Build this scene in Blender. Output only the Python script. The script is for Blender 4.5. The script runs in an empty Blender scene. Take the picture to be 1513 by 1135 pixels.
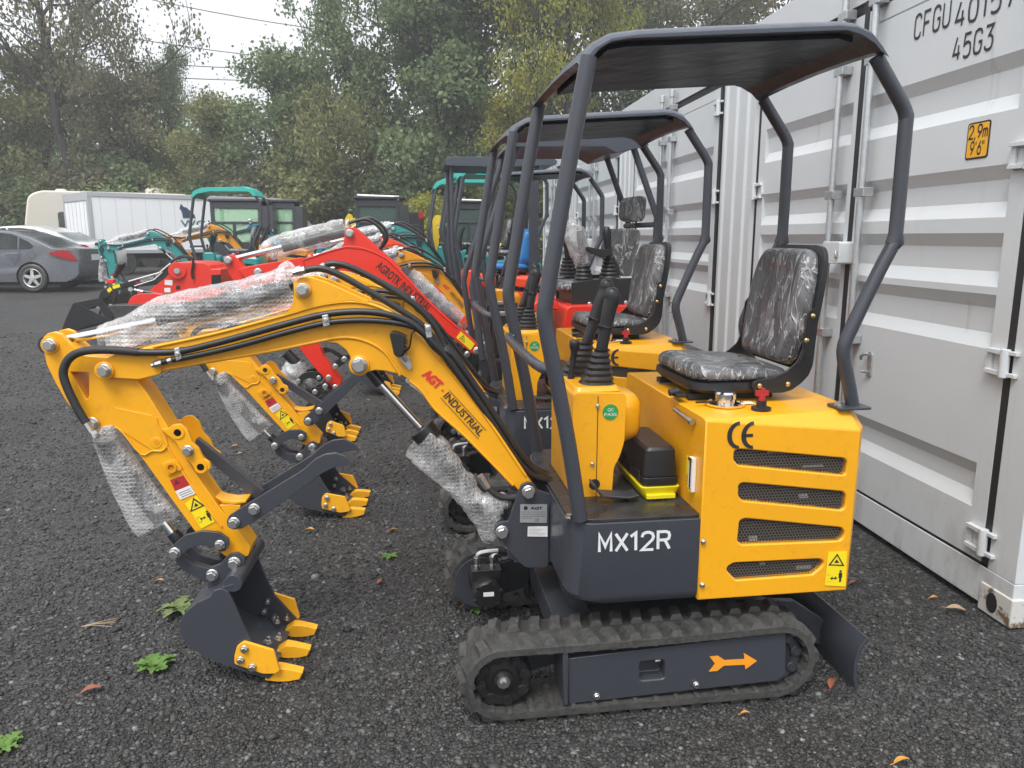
import bpy, bmesh, math, random
from mathutils import Vector, Matrix, noise
R = math.radians
SC = bpy.context.scene
COL = SC.collection
rnd = random.Random(7)

# ------------------------------------------------------------------ camera maths
F, PX, PY = 1137.0, 756.5, 567.5
TH = math.atan(217.5 / F); ST, CT = math.sin(TH), math.cos(TH); CAMH = 1.5
def ray(x, y):
    r = (x - PX) / F; u = -(y - PY) / F
    return (r, CT + u * ST, -ST + u * CT)
def on_z(x, y, z=0.0):
    d = ray(x, y); t = (z - CAMH) / d[2]
    return Vector((d[0] * t, d[1] * t, z))
def at_y(x, y, Y):
    d = ray(x, y); t = Y / d[1]
    return Vector((d[0] * t, Y, CAMH + d[2] * t))
class Frame:
    """a vertical working plane: u runs along it, w away from the camera, z up"""
    def __init__(s, ox, oy, deg):
        s.o = (ox, oy); s.deg = deg; a = R(deg); s.c, s.s = math.cos(a), math.sin(a)
    def uz(s, x, y, w=0.0):
        d = ray(x, y)
        t = (w - s.o[0] * s.s + s.o[1] * s.c) / (-d[0] * s.s + d[1] * s.c)
        X, Y = d[0] * t - s.o[0], d[1] * t - s.o[1]
        return (X * s.c + Y * s.s, CAMH + d[2] * t)
    def world(s, u, w, z=0.0):
        return Vector((s.o[0] + u * s.c - w * s.s, s.o[1] + u * s.s + w * s.c, z))
    def loc(s, p):
        X, Y = p[0] - s.o[0], p[1] - s.o[1]
        return Vector((X * s.c + Y * s.s, -X * s.s + Y * s.c, p[2]))
def crop(ox, oy, k):
    return lambda x, y: (ox + x / k, oy + y / k)
C4 = crop(50, 380, 2.5217); C5 = crop(230, 600, 2.64); C6 = crop(640, 640, 2.2924); C7 = crop(740, 340, 2.7018)
C8 = crop(1013, 0, 2.27); C4B = crop(380, 520, 3.7825); C5B = crop(560, 600, 3.7833); C2 = crop(300, 240, 3.7825)
C3 = crop(600, 200, 3.2891); C9 = crop(660, 680, 4.729); C0 = (lambda x, y: (x, y))
CK = crop(380, 490, 5.9727); CS = crop(80, 330, 5.8192); CT5 = crop(280, 270, 9.4563); CR = crop(630, 220, 7.565)
CR2 = crop(630, 360, 7.565); CM = crop(490, 260, 9.4563); CSE = crop(800, 280, 4.3654)
def tr(fr, c, pts, w=0.0):
    return [fr.uz(*c(x, y), w) for x, y in pts]

# ------------------------------------------------------------------ mesh builder
def spline(P, n=6, closed=False):
    P = [Vector(p) for p in P]
    out = []; N = len(P)
    for i in range(N if closed else N - 1):
        p0 = P[(i - 1) % N] if (closed or i > 0) else P[0]
        p1 = P[i]; p2 = P[(i + 1) % N]
        p3 = P[(i + 2) % N] if (closed or i + 2 < N) else P[-1]
        for k in range(n):
            t = k / n
            out.append(0.5 * ((2 * p1) + (p2 - p0) * t + (2 * p0 - 5 * p1 + 4 * p2 - p3) * t * t + (3 * p1 - p0 - 3 * p2 + p3) * t ** 3))
    if not closed: out.append(P[-1])
    return out
def spl2(P, n=4, closed=True):
    return [(v.x, v.y) for v in spline([(p[0], p[1], 0) for p in P], n, closed)]
def rrect(x0, z0, x1, z1, r, n=4):
    o = []
    for cx, cz, a in ((x1 - r, z1 - r, 0), (x0 + r, z1 - r, 90), (x0 + r, z0 + r, 180), (x1 - r, z0 + r, 270)):
        for k in range(n + 1):
            t = R(a + 90 * k / n); o.append((cx + r * math.cos(t), cz + r * math.sin(t)))
    return o
def roundpoly(P, r, n=4):
    """round the corners of a polygon; r a number or list"""
    o = []; N = len(P)
    for i in range(N):
        a, b, c = Vector(P[i - 1]).to_2d(), Vector(P[i]).to_2d(), Vector(P[(i + 1) % N]).to_2d()
        rr = r[i] if isinstance(r, (list, tuple)) else r
        u, v = (a - b), (c - b)
        if rr <= 0 or u.length < 1e-6 or v.length < 1e-6: o.append(tuple(b)); continue
        d = min(rr, u.length * .49, v.length * .49)
        p, q = b + u.normalized() * d, b + v.normalized() * d
        for k in range(n + 1):
            t = k / n; o.append(tuple((1 - t) ** 2 * p + 2 * t * (1 - t) * b + t * t * q))
    return o
def area2(P):
    return sum(P[i - 1][0] * P[i][1] - P[i][0] * P[i - 1][1] for i in range(len(P)))
class MB:
    FLIP = False
    def __init__(s): s.v = []; s.f = []; s.m = []
    def vv(s, p): s.v.append(tuple(p)); return len(s.v) - 1
    def ff(s, idx, m=0): s.f.append(list(idx)); s.m.append(m)
    def prism(s, P, w0, w1, m=0, mside=None, mp=None):
        """outline P in (u,z), thickness from w0 to w1 (w0 < w1)"""
        if area2(P) < 0: P = P[::-1]
        mp = mp or (lambda u, w, z: (u, w, z))
        a = [s.vv(mp(u, w0, z)) for u, z in P]; b = [s.vv(mp(u, w1, z)) for u, z in P]
        s.ff(a, m); s.ff(b[::-1], m); n = len(P)
        for i in range(n):
            j = (i + 1) % n; s.ff([a[j], a[i], b[i], b[j]], m if mside is None else mside)
        return s
    def flat(s, P, z0, z1, m=0, mside=None):
        """outline P in (u,w), height z0..z1"""
        if area2(P) < 0: P = P[::-1]
        a = [s.vv((u, w, z0)) for u, w in P]; b = [s.vv((u, w, z1)) for u, w in P]; n = len(P)
        s.ff(a[::-1], m); s.ff(b, m)
        for i in range(n):
            j = (i + 1) % n; s.ff([a[i], a[j], b[j], b[i]], m if mside is None else mside)
        return s
    def box(s, x0, x1, y0, y1, z0, z1, m=0, mat=None):
        i0 = len(s.v)
        for x in (x0, x1):
            for y in (y0, y1):
                for z in (z0, z1):
                    p = Vector((x, y, z)); s.vv(mat @ p if mat else p)
        for q in ((0, 1, 3, 2), (4, 6, 7, 5), (0, 4, 5, 1), (2, 3, 7, 6), (0, 2, 6, 4), (1, 5, 7, 3)): s.ff([i0 + k for k in q], m)
        return s
    def loft(s, rings, m=0, closed=True, cap=True):
        base = [[s.vv(p) for p in r] for r in rings]; n = len(rings[0])
        for a, b in zip(base, base[1:]):
            for i in range(n if closed else n - 1):
                j = (i + 1) % n; s.ff([a[i], a[j], b[j], b[i]], m)
        if cap and closed: s.ff(base[0][::-1], m); s.ff(base[-1], m)
        return s
    def tube(s, P, r, n=10, m=0, smooth=0, closed=False, flat=1.0):
        P = [Vector(p) for p in P]
        rs = list(r) if isinstance(r, (list, tuple)) else [r] * len(P)
        if smooth:
            rr = [(x, 0, 0) for x in rs]
            P2 = spline(P, smooth, closed); rs = [v.x for v in spline(rr, smooth, closed)]; P = P2
        N = len(P); rings = []; up = None
        for i in range(N):
            if closed: t = P[(i + 1) % N] - P[i - 1]
            else: t = P[min(i + 1, N - 1)] - P[max(i - 1, 0)]
            if t.length < 1e-9: t = Vector((0, 0, 1))
            t.normalize()
            if up is None:
                up = Vector((0, 1, 0)) if abs(t.y) < .9 else Vector((1, 0, 0))
            up = (up - t * up.dot(t))
            if up.length < 1e-6: up = t.orthogonal()
            up.normalize(); sd = t.cross(up)
            k = 1.0
            if 0 < i < N - 1 and not closed:
                c = (P[i] - P[i - 1]).normalized().dot((P[i + 1] - P[i]).normalized()); k = 1 / max(.7, math.sqrt(max(0, (1 + c) / 2)))
            rings.append([P[i] + (up * math.cos(a) * flat + sd * math.sin(a) * k) * rs[i] for a in (2 * math.pi * q / n for q in range(n))])
        if closed: rings.append(rings[0])
        return s.loft(rings, m, True, not closed)
    def cyl(s, a, b, r0, r1=None, n=16, m=0):
        a, b = Vector(a), Vector(b); t = (b - a).normalized(); u = t.orthogonal().normalized(); v = t.cross(u)
        r1 = r0 if r1 is None else r1
        mk = lambda c, r: [c + (u * math.cos(2 * math.pi * k / n) + v * math.sin(2 * math.pi * k / n)) * r for k in range(n)]
        return s.loft([mk(a, r0), mk(b, r1)], m)
    def lathe(s, prof, o, ax, n=20, m=0, cap=True):
        """prof = [(radius, distance along ax)]"""
        o = Vector(o); t = Vector(ax).normalized(); u = t.orthogonal().normalized(); v = t.cross(u)
        return s.loft([[o + t * h + (u * math.cos(2 * math.pi * k / n) + v * math.sin(2 * math.pi * k / n)) * r for k in range(n)] for r, h in prof], m, True, cap)
    def add(s, o, mat=None, mo=0):
        i0 = len(s.v)
        for p in o.v: s.vv(mat @ Vector(p) if mat else p)
        for f, m in zip(o.f, o.m): s.ff([i0 + k for k in f], m + mo)
        return s
    def mesh(s, name, mats, smooth=True, angle=35):
        me = bpy.data.meshes.new(name); me.from_pydata([(x, -y, z) for x, y, z in s.v] if MB.FLIP else s.v, [], s.f)
        for m in mats: me.materials.append(m)
        me.polygons.foreach_set('material_index', s.m)
        bm = bmesh.new(); bm.from_mesh(me); bmesh.ops.recalc_face_normals(bm, faces=bm.faces); bm.to_mesh(me); bm.free()
        if smooth:
            me.polygons.foreach_set('use_smooth', [True] * len(me.polygons)); me.set_sharp_from_angle(angle=R(angle))
        me.update(); return me
def mats_of(m): return list(m) if isinstance(m, (list, tuple)) else [m]
def link(name, me, parent=None):
    o = bpy.data.objects.new(name, me); COL.objects.link(o)
    if parent: o.parent = parent
    return o
SPLIT = {'corner_casting', 'thumb_lug', 'bucket_link', 'hose_fitting', 'boom_cylinder', 'pivot_boss', 'thumb', 'bucket_ear', 'rear_hinge', 'bucket_bolt', 'door_gasket', 'weld_seam', 'hose_clamp', 'casting_hole', 'bracket_bolt', 'eye_ring', 'lug_hole', 'wheel', 'head_rest_rod', 'armrest', 'side_window', 'pin', 'edge_strip', 'lock_rod_guide', 'stick_cylinder', 'bucket_cylinder', 'seat_rail', 'label', 'warning_label'}
SIB = {}
def islands(mb):
    par = list(range(len(mb.v)))
    def find(a):
        while par[a] != a: par[a] = par[par[a]]; a = par[a]
        return a
    for f in mb.f:
        r = find(f[0])
        for q in f[1:]: par[find(q)] = r
    out = {}
    for f, m in zip(mb.f, mb.m): out.setdefault(find(f[0]), []).append((f, m))
    res = []
    for fs in out.values():
        q = MB(); ix = {}
        for f, m in fs: q.ff([ix.setdefault(k, len(ix)) for k in f], m)
        q.v = [mb.v[k] for k in ix]; res.append(q)
    # pieces that touch stay together
    bb = [[(min(p[i] for p in q.v), max(p[i] for p in q.v)) for i in range(3)] for q in res]; g = list(range(len(res)))
    def fg(a):
        while g[a] != a: a = g[a]
        return a
    for i in range(len(res)):
        for j in range(i): 
            if all(bb[i][k][0] <= bb[j][k][1] + 1e-4 and bb[j][k][0] <= bb[i][k][1] + 1e-4 for k in range(3)): g[fg(i)] = fg(j)
    fin = {}
    for i, q in enumerate(res): fin.setdefault(fg(i), MB()).add(q)
    return list(fin.values())
def obj(name, mb, mat, parent=None, bevel=0, seg=2, angle=35, sub=0, lim=30):
    if name in SPLIT:
        P = islands(mb)
        if len(P) > 1:
            os_ = [obj1(name, q, mat, parent, bevel, seg, angle, sub, lim) for q in P]; SIB[os_[0]] = os_[1:]; return os_[0]
    return obj1(name, mb, mat, parent, bevel, seg, angle, sub, lim)
def obj1(name, mb, mat, parent=None, bevel=0, seg=2, angle=35, sub=0, lim=30):
    o = link(name, mb.mesh(name, mats_of(mat), True, angle), parent)
    if bevel:
        b = o.modifiers.new('b', 'BEVEL'); b.width = bevel; b.segments = seg; b.limit_method = 'ANGLE'; b.angle_limit = R(lim); b.harden_normals = True
    if sub:
        q = o.modifiers.new('s', 'SUBSURF'); q.levels = sub; q.render_levels = sub
    return o
def empty(name, loc=(0, 0, 0), deg=0, parent=None):
    o = bpy.data.objects.new(name, None); COL.objects.link(o); o.location = loc; o.rotation_euler = (0, 0, R(deg)); o.empty_display_size = .2
    if parent: o.parent = parent
    return o
def tag(o, label, cat, group=None, kind=None):
    if label: o['label'] = label
    if cat: o['category'] = cat
    if group: o['group'] = group
    if kind: o['kind'] = kind
    return o
def kids(o): return [c for c in bpy.data.objects if c.parent == o]
def copy_tree(o, parent=None, swap=None, skip=()):
    if o.name.split('.')[0] in skip: return None
    c = o.copy(); COL.objects.link(c)
    if parent: c.parent = parent
    if swap and c.type == 'MESH':
        for i, sl in enumerate(c.material_slots):
            if sl.material and sl.material.name in swap:
                nm = swap[sl.material.name]; sl.link = 'OBJECT'; sl.material = M[nm]
    for ch in kids(o): copy_tree(ch, c, swap, skip)
    return c
def cut(o, cutters):
    """carve holes once, then throw the cutters away"""
    for k, mb in enumerate(cutters):
        c = link('hole_shape', mb.mesh('hole_shape', [], False)); c.parent = o
        md = o.modifiers.new('k%d' % k, 'BOOLEAN'); md.object = c; md.solver = 'EXACT'
    bpy.context.view_layer.update()
    dg = bpy.context.evaluated_depsgraph_get()
    me = bpy.data.meshes.new_from_object(o.evaluated_get(dg)); old = o.data
    o.modifiers.clear(); o.data = me; me.name = old.name
    for c in [x for x in bpy.data.objects if x.name.startswith('hole_shape')]: bpy.data.objects.remove(c)
    me.set_sharp_from_angle(angle=R(35))
    return o
_fc = {}
def text_geo(s, bold=0.0, ext=0.0):
    cu = bpy.data.curves.new('t', 'FONT'); cu.body = s; cu.size = 1; cu.extrude = ext; cu.offset = bold; cu.resolution_u = 3
    o = bpy.data.objects.new('t', cu); COL.objects.link(o); bpy.context.view_layer.update()
    me = bpy.data.meshes.new_from_object(o.evaluated_get(bpy.context.evaluated_depsgraph_get()))
    bpy.data.objects.remove(o); bpy.data.curves.remove(cu)
    xs = [v.co.x for v in me.vertices]; ys = [v.co.y for v in me.vertices]
    x0, x1, y0, y1 = min(xs), max(xs), min(ys), max(ys)
    mb = MB()
    for v in me.vertices: mb.vv(((v.co.x - x0) / (x1 - x0), (v.co.y - y0) / (y1 - y0), v.co.z))
    for p in me.polygons: mb.ff(list(p.vertices))
    bpy.data.meshes.remove(me)
    return mb
GL = {  # plain stroke letters on a 1 x 1.5 grid
 'A': [[(0, 0), (.5, 1.5), (1, 0)], [(.2, .5), (.8, .5)]], 'C': [[(1, 1.15), (.9, 1.4), (.65, 1.5), (.35, 1.5), (.1, 1.4), (0, 1.15), (0, .35), (.1, .1), (.35, 0), (.65, 0), (.9, .1), (1, .35)]],
 'F': [[(0, 0), (0, 1.5), (.95, 1.5)], [(0, .78), (.8, .78)]], 'G': [[(1, 1.15), (.9, 1.4), (.65, 1.5), (.35, 1.5), (.1, 1.4), (0, 1.15), (0, .35), (.1, .1), (.35, 0), (.65, 0), (.9, .1), (1, .35), (1, .7), (.6, .7)]],
 'U': [[(0, 1.5), (0, .35), (.1, .1), (.35, 0), (.65, 0), (.9, .1), (1, .35), (1, 1.5)]], 'M': [[(0, 0), (0, 1.5), (.5, .45), (1, 1.5), (1, 0)]], 'X': [[(0, 0), (1, 1.5)], [(0, 1.5), (1, 0)]], 'R': [[(0, 0), (0, 1.5), (.7, 1.5), (.93, 1.4), (1, 1.15), (.93, .88), (.7, .78), (0, .78)], [(.6, .78), (1, 0)]],
 '0': [[(.5, 1.5), (.8, 1.45), (.95, 1.2), (1, .75), (.95, .3), (.8, .05), (.5, 0), (.2, .05), (.05, .3), (0, .75), (.05, 1.2), (.2, 1.45), (.5, 1.5)]], '1': [[(.15, 1.2), (.6, 1.5), (.6, 0)]], '2': [[(0, 1.1), (.1, 1.38), (.35, 1.5), (.65, 1.5), (.9, 1.38), (1, 1.1), (.9, .85), (0, 0), (1, 0)]],
 '3': [[(0, 1.5), (.95, 1.5), (.45, .9), (.7, .88), (.93, .7), (1, .42), (.9, .12), (.65, 0), (.3, 0), (.05, .12), (0, .3)]], '4': [[(.75, 0), (.75, .95)], [(.45, 1.5), (0, .38), (1, .38)]], '5': [[(.95, 1.5), (.12, 1.5), (.05, .82), (.35, .95), (.65, .95), (.92, .8), (1, .48), (.92, .15), (.65, 0), (.3, 0), (.05, .12)]],
 '6': [[(.8, 1.5), (.3, .95), (.05, .6), (0, .4), (.1, .12), (.35, 0), (.65, 0), (.9, .12), (1, .42), (.9, .75), (.6, .88), (.3, .85), (.1, .7)]], '7': [[(0, 1.5), (1, 1.5), (.4, 0)]], '9': [[(.2, 0), (.7, .55), (.95, .9), (1, 1.1), (.9, 1.38), (.65, 1.5), (.35, 1.5), (.1, 1.38), (0, 1.08), (.1, .75), (.4, .62), (.7, .65), (.9, .8)]],
 'm': [[(0, 0), (0, .95)], [(0, .7), (.15, .92), (.35, .92), (.5, .75), (.5, 0)], [(.5, .7), (.65, .92), (.85, .92), (1, .75), (1, 0)]], ',': [[(.45, .12), (.4, -.1), (.3, -.25)]], "'": [[(.5, 1.5), (.5, 1.1)]], '"': [[(.3, 1.5), (.3, 1.1)], [(.7, 1.5), (.7, 1.1)]]}
def strokes(mb, s, o, ax, up, th=.2, m=0, gap=.42, narrow=",' \"1"):
    """plain signwriter's letters of even stroke on the parallelogram o, o+ax, o+up"""
    o, ax, up = Vector(o), Vector(ax), Vector(up); wd = [.45 if c in narrow else 1.0 for c in s]; W_ = sum(wd) + gap * (len(s) - 1); x = 0; nn = ax.cross(up).normalized(); lay = 0
    for c, w in zip(s, wd):
        for st in GL.get(c, []):
            P = [Vector((x + (p[0] - (.5 if w < 1 else 0)) * (1 if w < 1 else 1) + (w / 2 if w < 1 else 0), p[1] / 1.5 * 1.0 * 1.5, 0)) for p in st]; L, Rr = [], []
            for i, p in enumerate(P):
                a = (P[i] - P[i - 1]).normalized() if i else None; b = (P[i + 1] - P[i]).normalized() if i + 1 < len(P) else None
                t = ((a or b) + (b or a)).normalized(); n = Vector((-t.y, t.x, 0)); k = 1 / max(.45, n.dot(Vector((-(a or b).y, (a or b).x, 0)))); L.append(p + n * th / 2 * k); Rr.append(p - n * th / 2 * k)
            lay += 1; i0 = len(mb.v); f = lambda q: o + ax * (q.x / W_) + up * (q.y / 1.5) + nn * (.00012 * (lay % 3))
            for q in L + Rr: mb.vv(f(q))
            n_ = len(P)
            for i in range(n_ - 1): mb.ff([i0 + i, i0 + i + 1, i0 + n_ + i + 1, i0 + n_ + i], m)
        x += w + gap
    return mb
def put_text(mb, s, o, ax, up, m=0, bold=0.0):
    """lettering on the parallelogram o, o+ax, o+up"""
    g = text_geo(s, bold); o, ax, up = Vector(o), Vector(ax), Vector(up)
    i0 = len(mb.v)
    for x, y, z in g.v: mb.vv(o + ax * x + up * y)
    for f in g.f: mb.ff([i0 + k for k in f], m)
    return mb
# ------------------------------------------------------------------ materials
M = {}
def mat(name):
    m = bpy.data.materials.new(name); m.use_nodes = True; nt = m.node_tree; nt.nodes.clear()
    out = nt.nodes.new('ShaderNodeOutputMaterial'); b = nt.nodes.new('ShaderNodeBsdfPrincipled')
    nt.links.new(b.outputs[0], out.inputs[0]); M[name] = m
    return m, nt, b, out
def nd(nt, t, **k):
    n = nt.nodes.new('ShaderNode' + t)
    for a, v in k.items(): setattr(n, a, v)
    return n
def coords(nt, scale=(1, 1, 1), kind='Object'):
    tc = nd(nt, 'TexCoord'); mp = nd(nt, 'Mapping'); mp.inputs['Scale'].default_value = scale
    nt.links.new(tc.outputs[kind], mp.inputs[0]); return mp.outputs[0]
def noi(nt, vec, scale, detail=3, rough=.5, dist=0):
    n = nd(nt, 'TexNoise'); n.inputs['Scale'].default_value = scale; n.inputs['Detail'].default_value = detail
    n.inputs['Roughness'].default_value = rough; n.inputs['Distortion'].default_value = dist
    nt.links.new(vec, n.inputs['Vector']); return n
def vor(nt, vec, scale, feat='F1', rnd_=1.0):
    n = nd(nt, 'TexVoronoi'); n.feature = feat; n.inputs['Scale'].default_value = scale; n.inputs['Randomness'].default_value = rnd_
    nt.links.new(vec, n.inputs['Vector']); return n
def ramp(nt, fac, stops):
    r = nd(nt, 'ValToRGB'); e = r.color_ramp.elements
    while len(e) < len(stops): e.new(.5)
    for q, (p, c) in zip(e, stops):
        q.position = p; q.color = (c, c, c, 1) if isinstance(c, (int, float)) else (*c, 1)
    nt.links.new(fac, r.inputs[0]); return r.outputs[0]
def mix(nt, fac, a, b, mode='MIX'):
    n = nd(nt, 'MixRGB'); n.blend_type = mode
    for i, v in ((0, fac), (1, a), (2, b)):
        if isinstance(v, (int, float)): n.inputs[i].default_value = v if i == 0 else (v, v, v, 1)
        elif isinstance(v, tuple): n.inputs[i].default_value = (*v, 1)
        else: nt.links.new(v, n.inputs[i])
    return n.outputs[0]
def math_(nt, op, a, b=0.0):
    n = nd(nt, 'Math'); n.operation = op
    for i, v in ((0, a), (1, b)):
        if isinstance(v, (int, float)): n.inputs[i].default_value = v
        else: nt.links.new(v, n.inputs[i])
    return n.outputs[0]
def bump(nt, b, h, strength=.3, dist=.01):
    n = nd(nt, 'Bump'); n.inputs['Strength'].default_value = strength; n.inputs['Distance'].default_value = dist
    nt.links.new(h, n.inputs['Height']); nt.links.new(n.outputs[0], b.inputs['Normal']); return n
def paint(name, c, rough=.38, coat=.25, dirt=.5, var=.08, spec=.5, metal=0, bmp=.06):
    m, nt, b, o = mat(name); v = coords(nt)
    n1 = noi(nt, v, 2.3, 4); n2 = noi(nt, v, 26, 5, .65)
    lo = tuple(x * (1 - var) for x in c); hi = tuple(min(1, x * (1 + var)) for x in c)
    col = mix(nt, n1.outputs[0], lo, hi)
    d = ramp(nt, n2.outputs[0], [(.56, 0), (.78, dirt)])
    col = mix(nt, d, col, tuple(x * .55 + .012 for x in c))
    nt.links.new(col, b.inputs['Base Color'])
    nt.links.new(ramp(nt, n2.outputs[0], [(.3, max(.03, rough - .08)), (.75, rough + .14)]), b.inputs['Roughness'])
    b.inputs['Coat Weight'].default_value = coat; b.inputs['Coat Roughness'].default_value = .12; b.inputs['Metallic'].default_value = metal
    b.inputs['Specular IOR Level'].default_value = spec
    if bmp:
        hh = math_(nt, 'ADD', noi(nt, v, 320, 2).outputs[0], math_(nt, 'MULTIPLY', noi(nt, v, 9, 2).outputs[0], 3.0)); bump(nt, b, hh, bmp, .003)
    return m
def plain(name, c, rough=.5, metal=0, noise_=.1, sc=30, bmp=0):
    m, nt, b, o = mat(name); v = coords(nt); n = noi(nt, v, sc, 4)
    nt.links.new(mix(nt, n.outputs[0], tuple(x * (1 - noise_) for x in c), tuple(min(1, x * (1 + noise_)) for x in c)), b.inputs['Base Color'])
    b.inputs['Roughness'].default_value = rough; b.inputs['Metallic'].default_value = metal
    if bmp: bump(nt, b, n.outputs[0], bmp, .004)
    return m
paint('yellow', (.82, .375, .007), .36, .22, .36, .11)
paint('amber', (.70, .285, .006), .4, .2, .2)
paint('teeth', (.84, .40, .012), .5, .1, .5, .1)
paint('charcoal', (.042, .045, .057), .38, .2, .25, .1)
paint('charcoal_dull', (.03, .032, .038), .5, .1, .35, .1)
paint('black_paint', (.012, .012, .013), .4, .2, .3)
paint('red', (.72, .028, .012), .36, .25, .2)
paint('orange_red', (.80, .068, .018), .38, .2, .2)
paint('teal', (.02, .25, .235), .36, .25, .2)
paint('teal_roof', (.03, .42, .36), .4, .2, .15)
paint('blue_paint', (.03, .22, .33), .4, .2, .2)
paint('bright_yellow', (.80, .56, .02), .42, .1, .1)
plain('case_yellow', (.75, .62, .01), .4)
plain('plastic', (.014, .014, .016), .38, 0, .25, 40, .05)
plain('hose', (.016, .016, .017), .42, 0, .3, 90, .1)
plain('sleeve', (.022, .022, .024), .6, 0, .3, 140, .3)
plain('dark', (.012, .012, .013), .7)
plain('chrome', (.72, .73, .75), .14, 1, .05)
plain('zinc', (.56, .56, .55), .34, 1, .2, 60, .08)
plain('galv', (.55, .57, .58), .42, .85, .2, 45, .05)
plain('gold', (.62, .45, .2), .3, 1)
plain('white', (.74, .74, .72), .5, 0, .05)
plain('label_grey', (.5, .51, .52), .35, .6, .06)
plain('ink', (.02, .02, .022), .5)
plain('ink_white', (.68, .69, .70), .5, 0, .08)
plain('ink_red', (.65, .03, .025), .5)
plain('ink_green', (.02, .27, .07), .5)
plain('ink_navy', (.03, .06, .10), .55)
plain('sticker_yellow', (.85, .66, .015), .38, 0, .04)
plain('sticker_red', (.42, .025, .03), .4)
plain('sticker_orange', (.86, .32, .02), .45)
plain('sticker_amber', (.85, .42, .02), .4)
plain('lens_red', (.35, .01, .012), .15)
plain('pinkish', (.7, .25, .25), .5)
plain('blue_cover', (.02, .16, .42), .4, 0, .3, 18, .4)
def rubber():
    m, nt, b, o = mat('rubber'); v = coords(nt); n = noi(nt, v, 9, 6, .7); n2 = noi(nt, v, 70, 3)
    c = mix(nt, ramp(nt, n.outputs[0], [(.35, 0), (.75, 1)]), (.014, .014, .0145), (.062, .06, .058))
    ge = nd(nt, 'NewGeometry'); c = mix(nt, math_(nt, 'MULTIPLY', ramp(nt, ge.outputs['Pointiness'], [(.50, 0), (.60, 1)]), ramp(nt, n2.outputs[0], [(.35, .2), (.7, .9)])), c, (.078, .076, .072))
    nt.links.new(c, b.inputs['Base Color']); b.inputs['Roughness'].default_value = .5
    bump(nt, b, n2.outputs[0], .25, .004)
rubber()
def mat_mat():
    m, nt, b, o = mat('tread_mat'); v = coords(nt, (90, 90, 1)); w1 = nd(nt, 'TexChecker'); w1.inputs['Scale'].default_value = 1
    rot = nd(nt, 'Mapping'); rot.inputs['Rotation'].default_value = (0, 0, R(45)); rot.inputs['Scale'].default_value = (.7, .35, 1)
    nt.links.new(v, rot.inputs[0]); nt.links.new(rot.outputs[0], w1.inputs['Vector'])
    n = noi(nt, coords(nt), 14, 5)
    nt.links.new(mix(nt, n.outputs[0], (.012, .012, .013), (.04, .04, .042)), b.inputs['Base Color'])
    nt.links.new(ramp(nt, n.outputs[0], [(.35, .18), (.65, .6)]), b.inputs['Roughness'])
    bump(nt, b, w1.outputs['Fac'], .35, .003)
mat_mat()
def film(name, dark, light, sc, amt):
    """black vinyl under a loose crinkled clear film"""
    m, nt, b, o = mat(name); v = coords(nt, (1.5, 1.5, .42))
    n = noi(nt, v, sc, 3, .5, 1.0)
    def ridge(scale, wid, dist):
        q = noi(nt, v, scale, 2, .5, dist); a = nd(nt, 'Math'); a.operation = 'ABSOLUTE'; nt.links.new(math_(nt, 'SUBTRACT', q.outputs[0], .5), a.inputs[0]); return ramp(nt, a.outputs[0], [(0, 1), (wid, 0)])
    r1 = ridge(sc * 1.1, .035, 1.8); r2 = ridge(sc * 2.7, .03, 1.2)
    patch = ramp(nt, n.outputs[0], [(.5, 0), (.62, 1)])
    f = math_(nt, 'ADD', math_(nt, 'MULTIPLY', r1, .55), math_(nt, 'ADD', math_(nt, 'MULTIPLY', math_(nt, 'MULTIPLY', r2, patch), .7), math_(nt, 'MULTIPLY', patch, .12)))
    nt.links.new(mix(nt, math_(nt, 'MINIMUM', math_(nt, 'MULTIPLY', f, amt), 1.0), dark, light), b.inputs['Base Color'])  # highlights on the film's creases are painted pale into the base colour
    b.inputs['Roughness'].default_value = .34; b.inputs['Coat Weight'].default_value = .25; b.inputs['Coat Roughness'].default_value = .2
    h = math_(nt, 'ADD', n.outputs[0], math_(nt, 'ADD', math_(nt, 'MULTIPLY', r1, .35), math_(nt, 'MULTIPLY', r2, .15))); bump(nt, b, h, .8, .02)
film('seat_film', (.075, .075, .079), (.58, .58, .59), 6.5, 1.0)
film('seat_vinyl', (.014, .014, .015), (.05, .05, .05), 10, .5)
def wrap(name, dens, tint, white=.35):
    """clear bubble wrap: round bubbles, white edges, the thing inside shows through"""
    m, nt, b, o = mat(name); v = coords(nt)
    vo = vor(nt, v, 72, 'F1', .22); n = noi(nt, v, 11, 5, .6, .8)
    bub = ramp(nt, vo.outputs['Distance'], [(.12, 1), (.5, 0)])
    rim = ramp(nt, vo.outputs['Distance'], [(.25, 0), (.42, 1), (.6, .3)])
    b.inputs['Base Color'].default_value = (*tint, 1); b.inputs['Roughness'].default_value = .09
    b.inputs['Specular IOR Level'].default_value = 1.0; b.inputs['Coat Weight'].default_value = .6
    h = math_(nt, 'ADD', math_(nt, 'MULTIPLY', bub, .35), n.outputs[0]); bump(nt, b, h, .7, .012)
    lw = nd(nt, 'LayerWeight'); lw.inputs[0].default_value = .35
    a = math_(nt, 'ADD', math_(nt, 'MULTIPLY', rim, white), math_(nt, 'MULTIPLY', lw.outputs['Facing'], .42))
    a = math_(nt, 'ADD', a, math_(nt, 'MULTIPLY', ramp(nt, n.outputs[0], [(.48, 0), (.7, 1)]), .30))
    a = math_(nt, 'MINIMUM', math_(nt, 'ADD', a, dens), 1.0)
    tr_ = nd(nt, 'BsdfTransparent'); tr_.inputs[0].default_value = (.95, .95, .95, 1); mx = nd(nt, 'MixShader')
    nt.links.new(a, mx.inputs[0]); nt.links.new(tr_.outputs[0], mx.inputs[1]); nt.links.new(b.outputs[0], mx.inputs[2])
    nt.links.new(mx.outputs[0], o.inputs[0])
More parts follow.
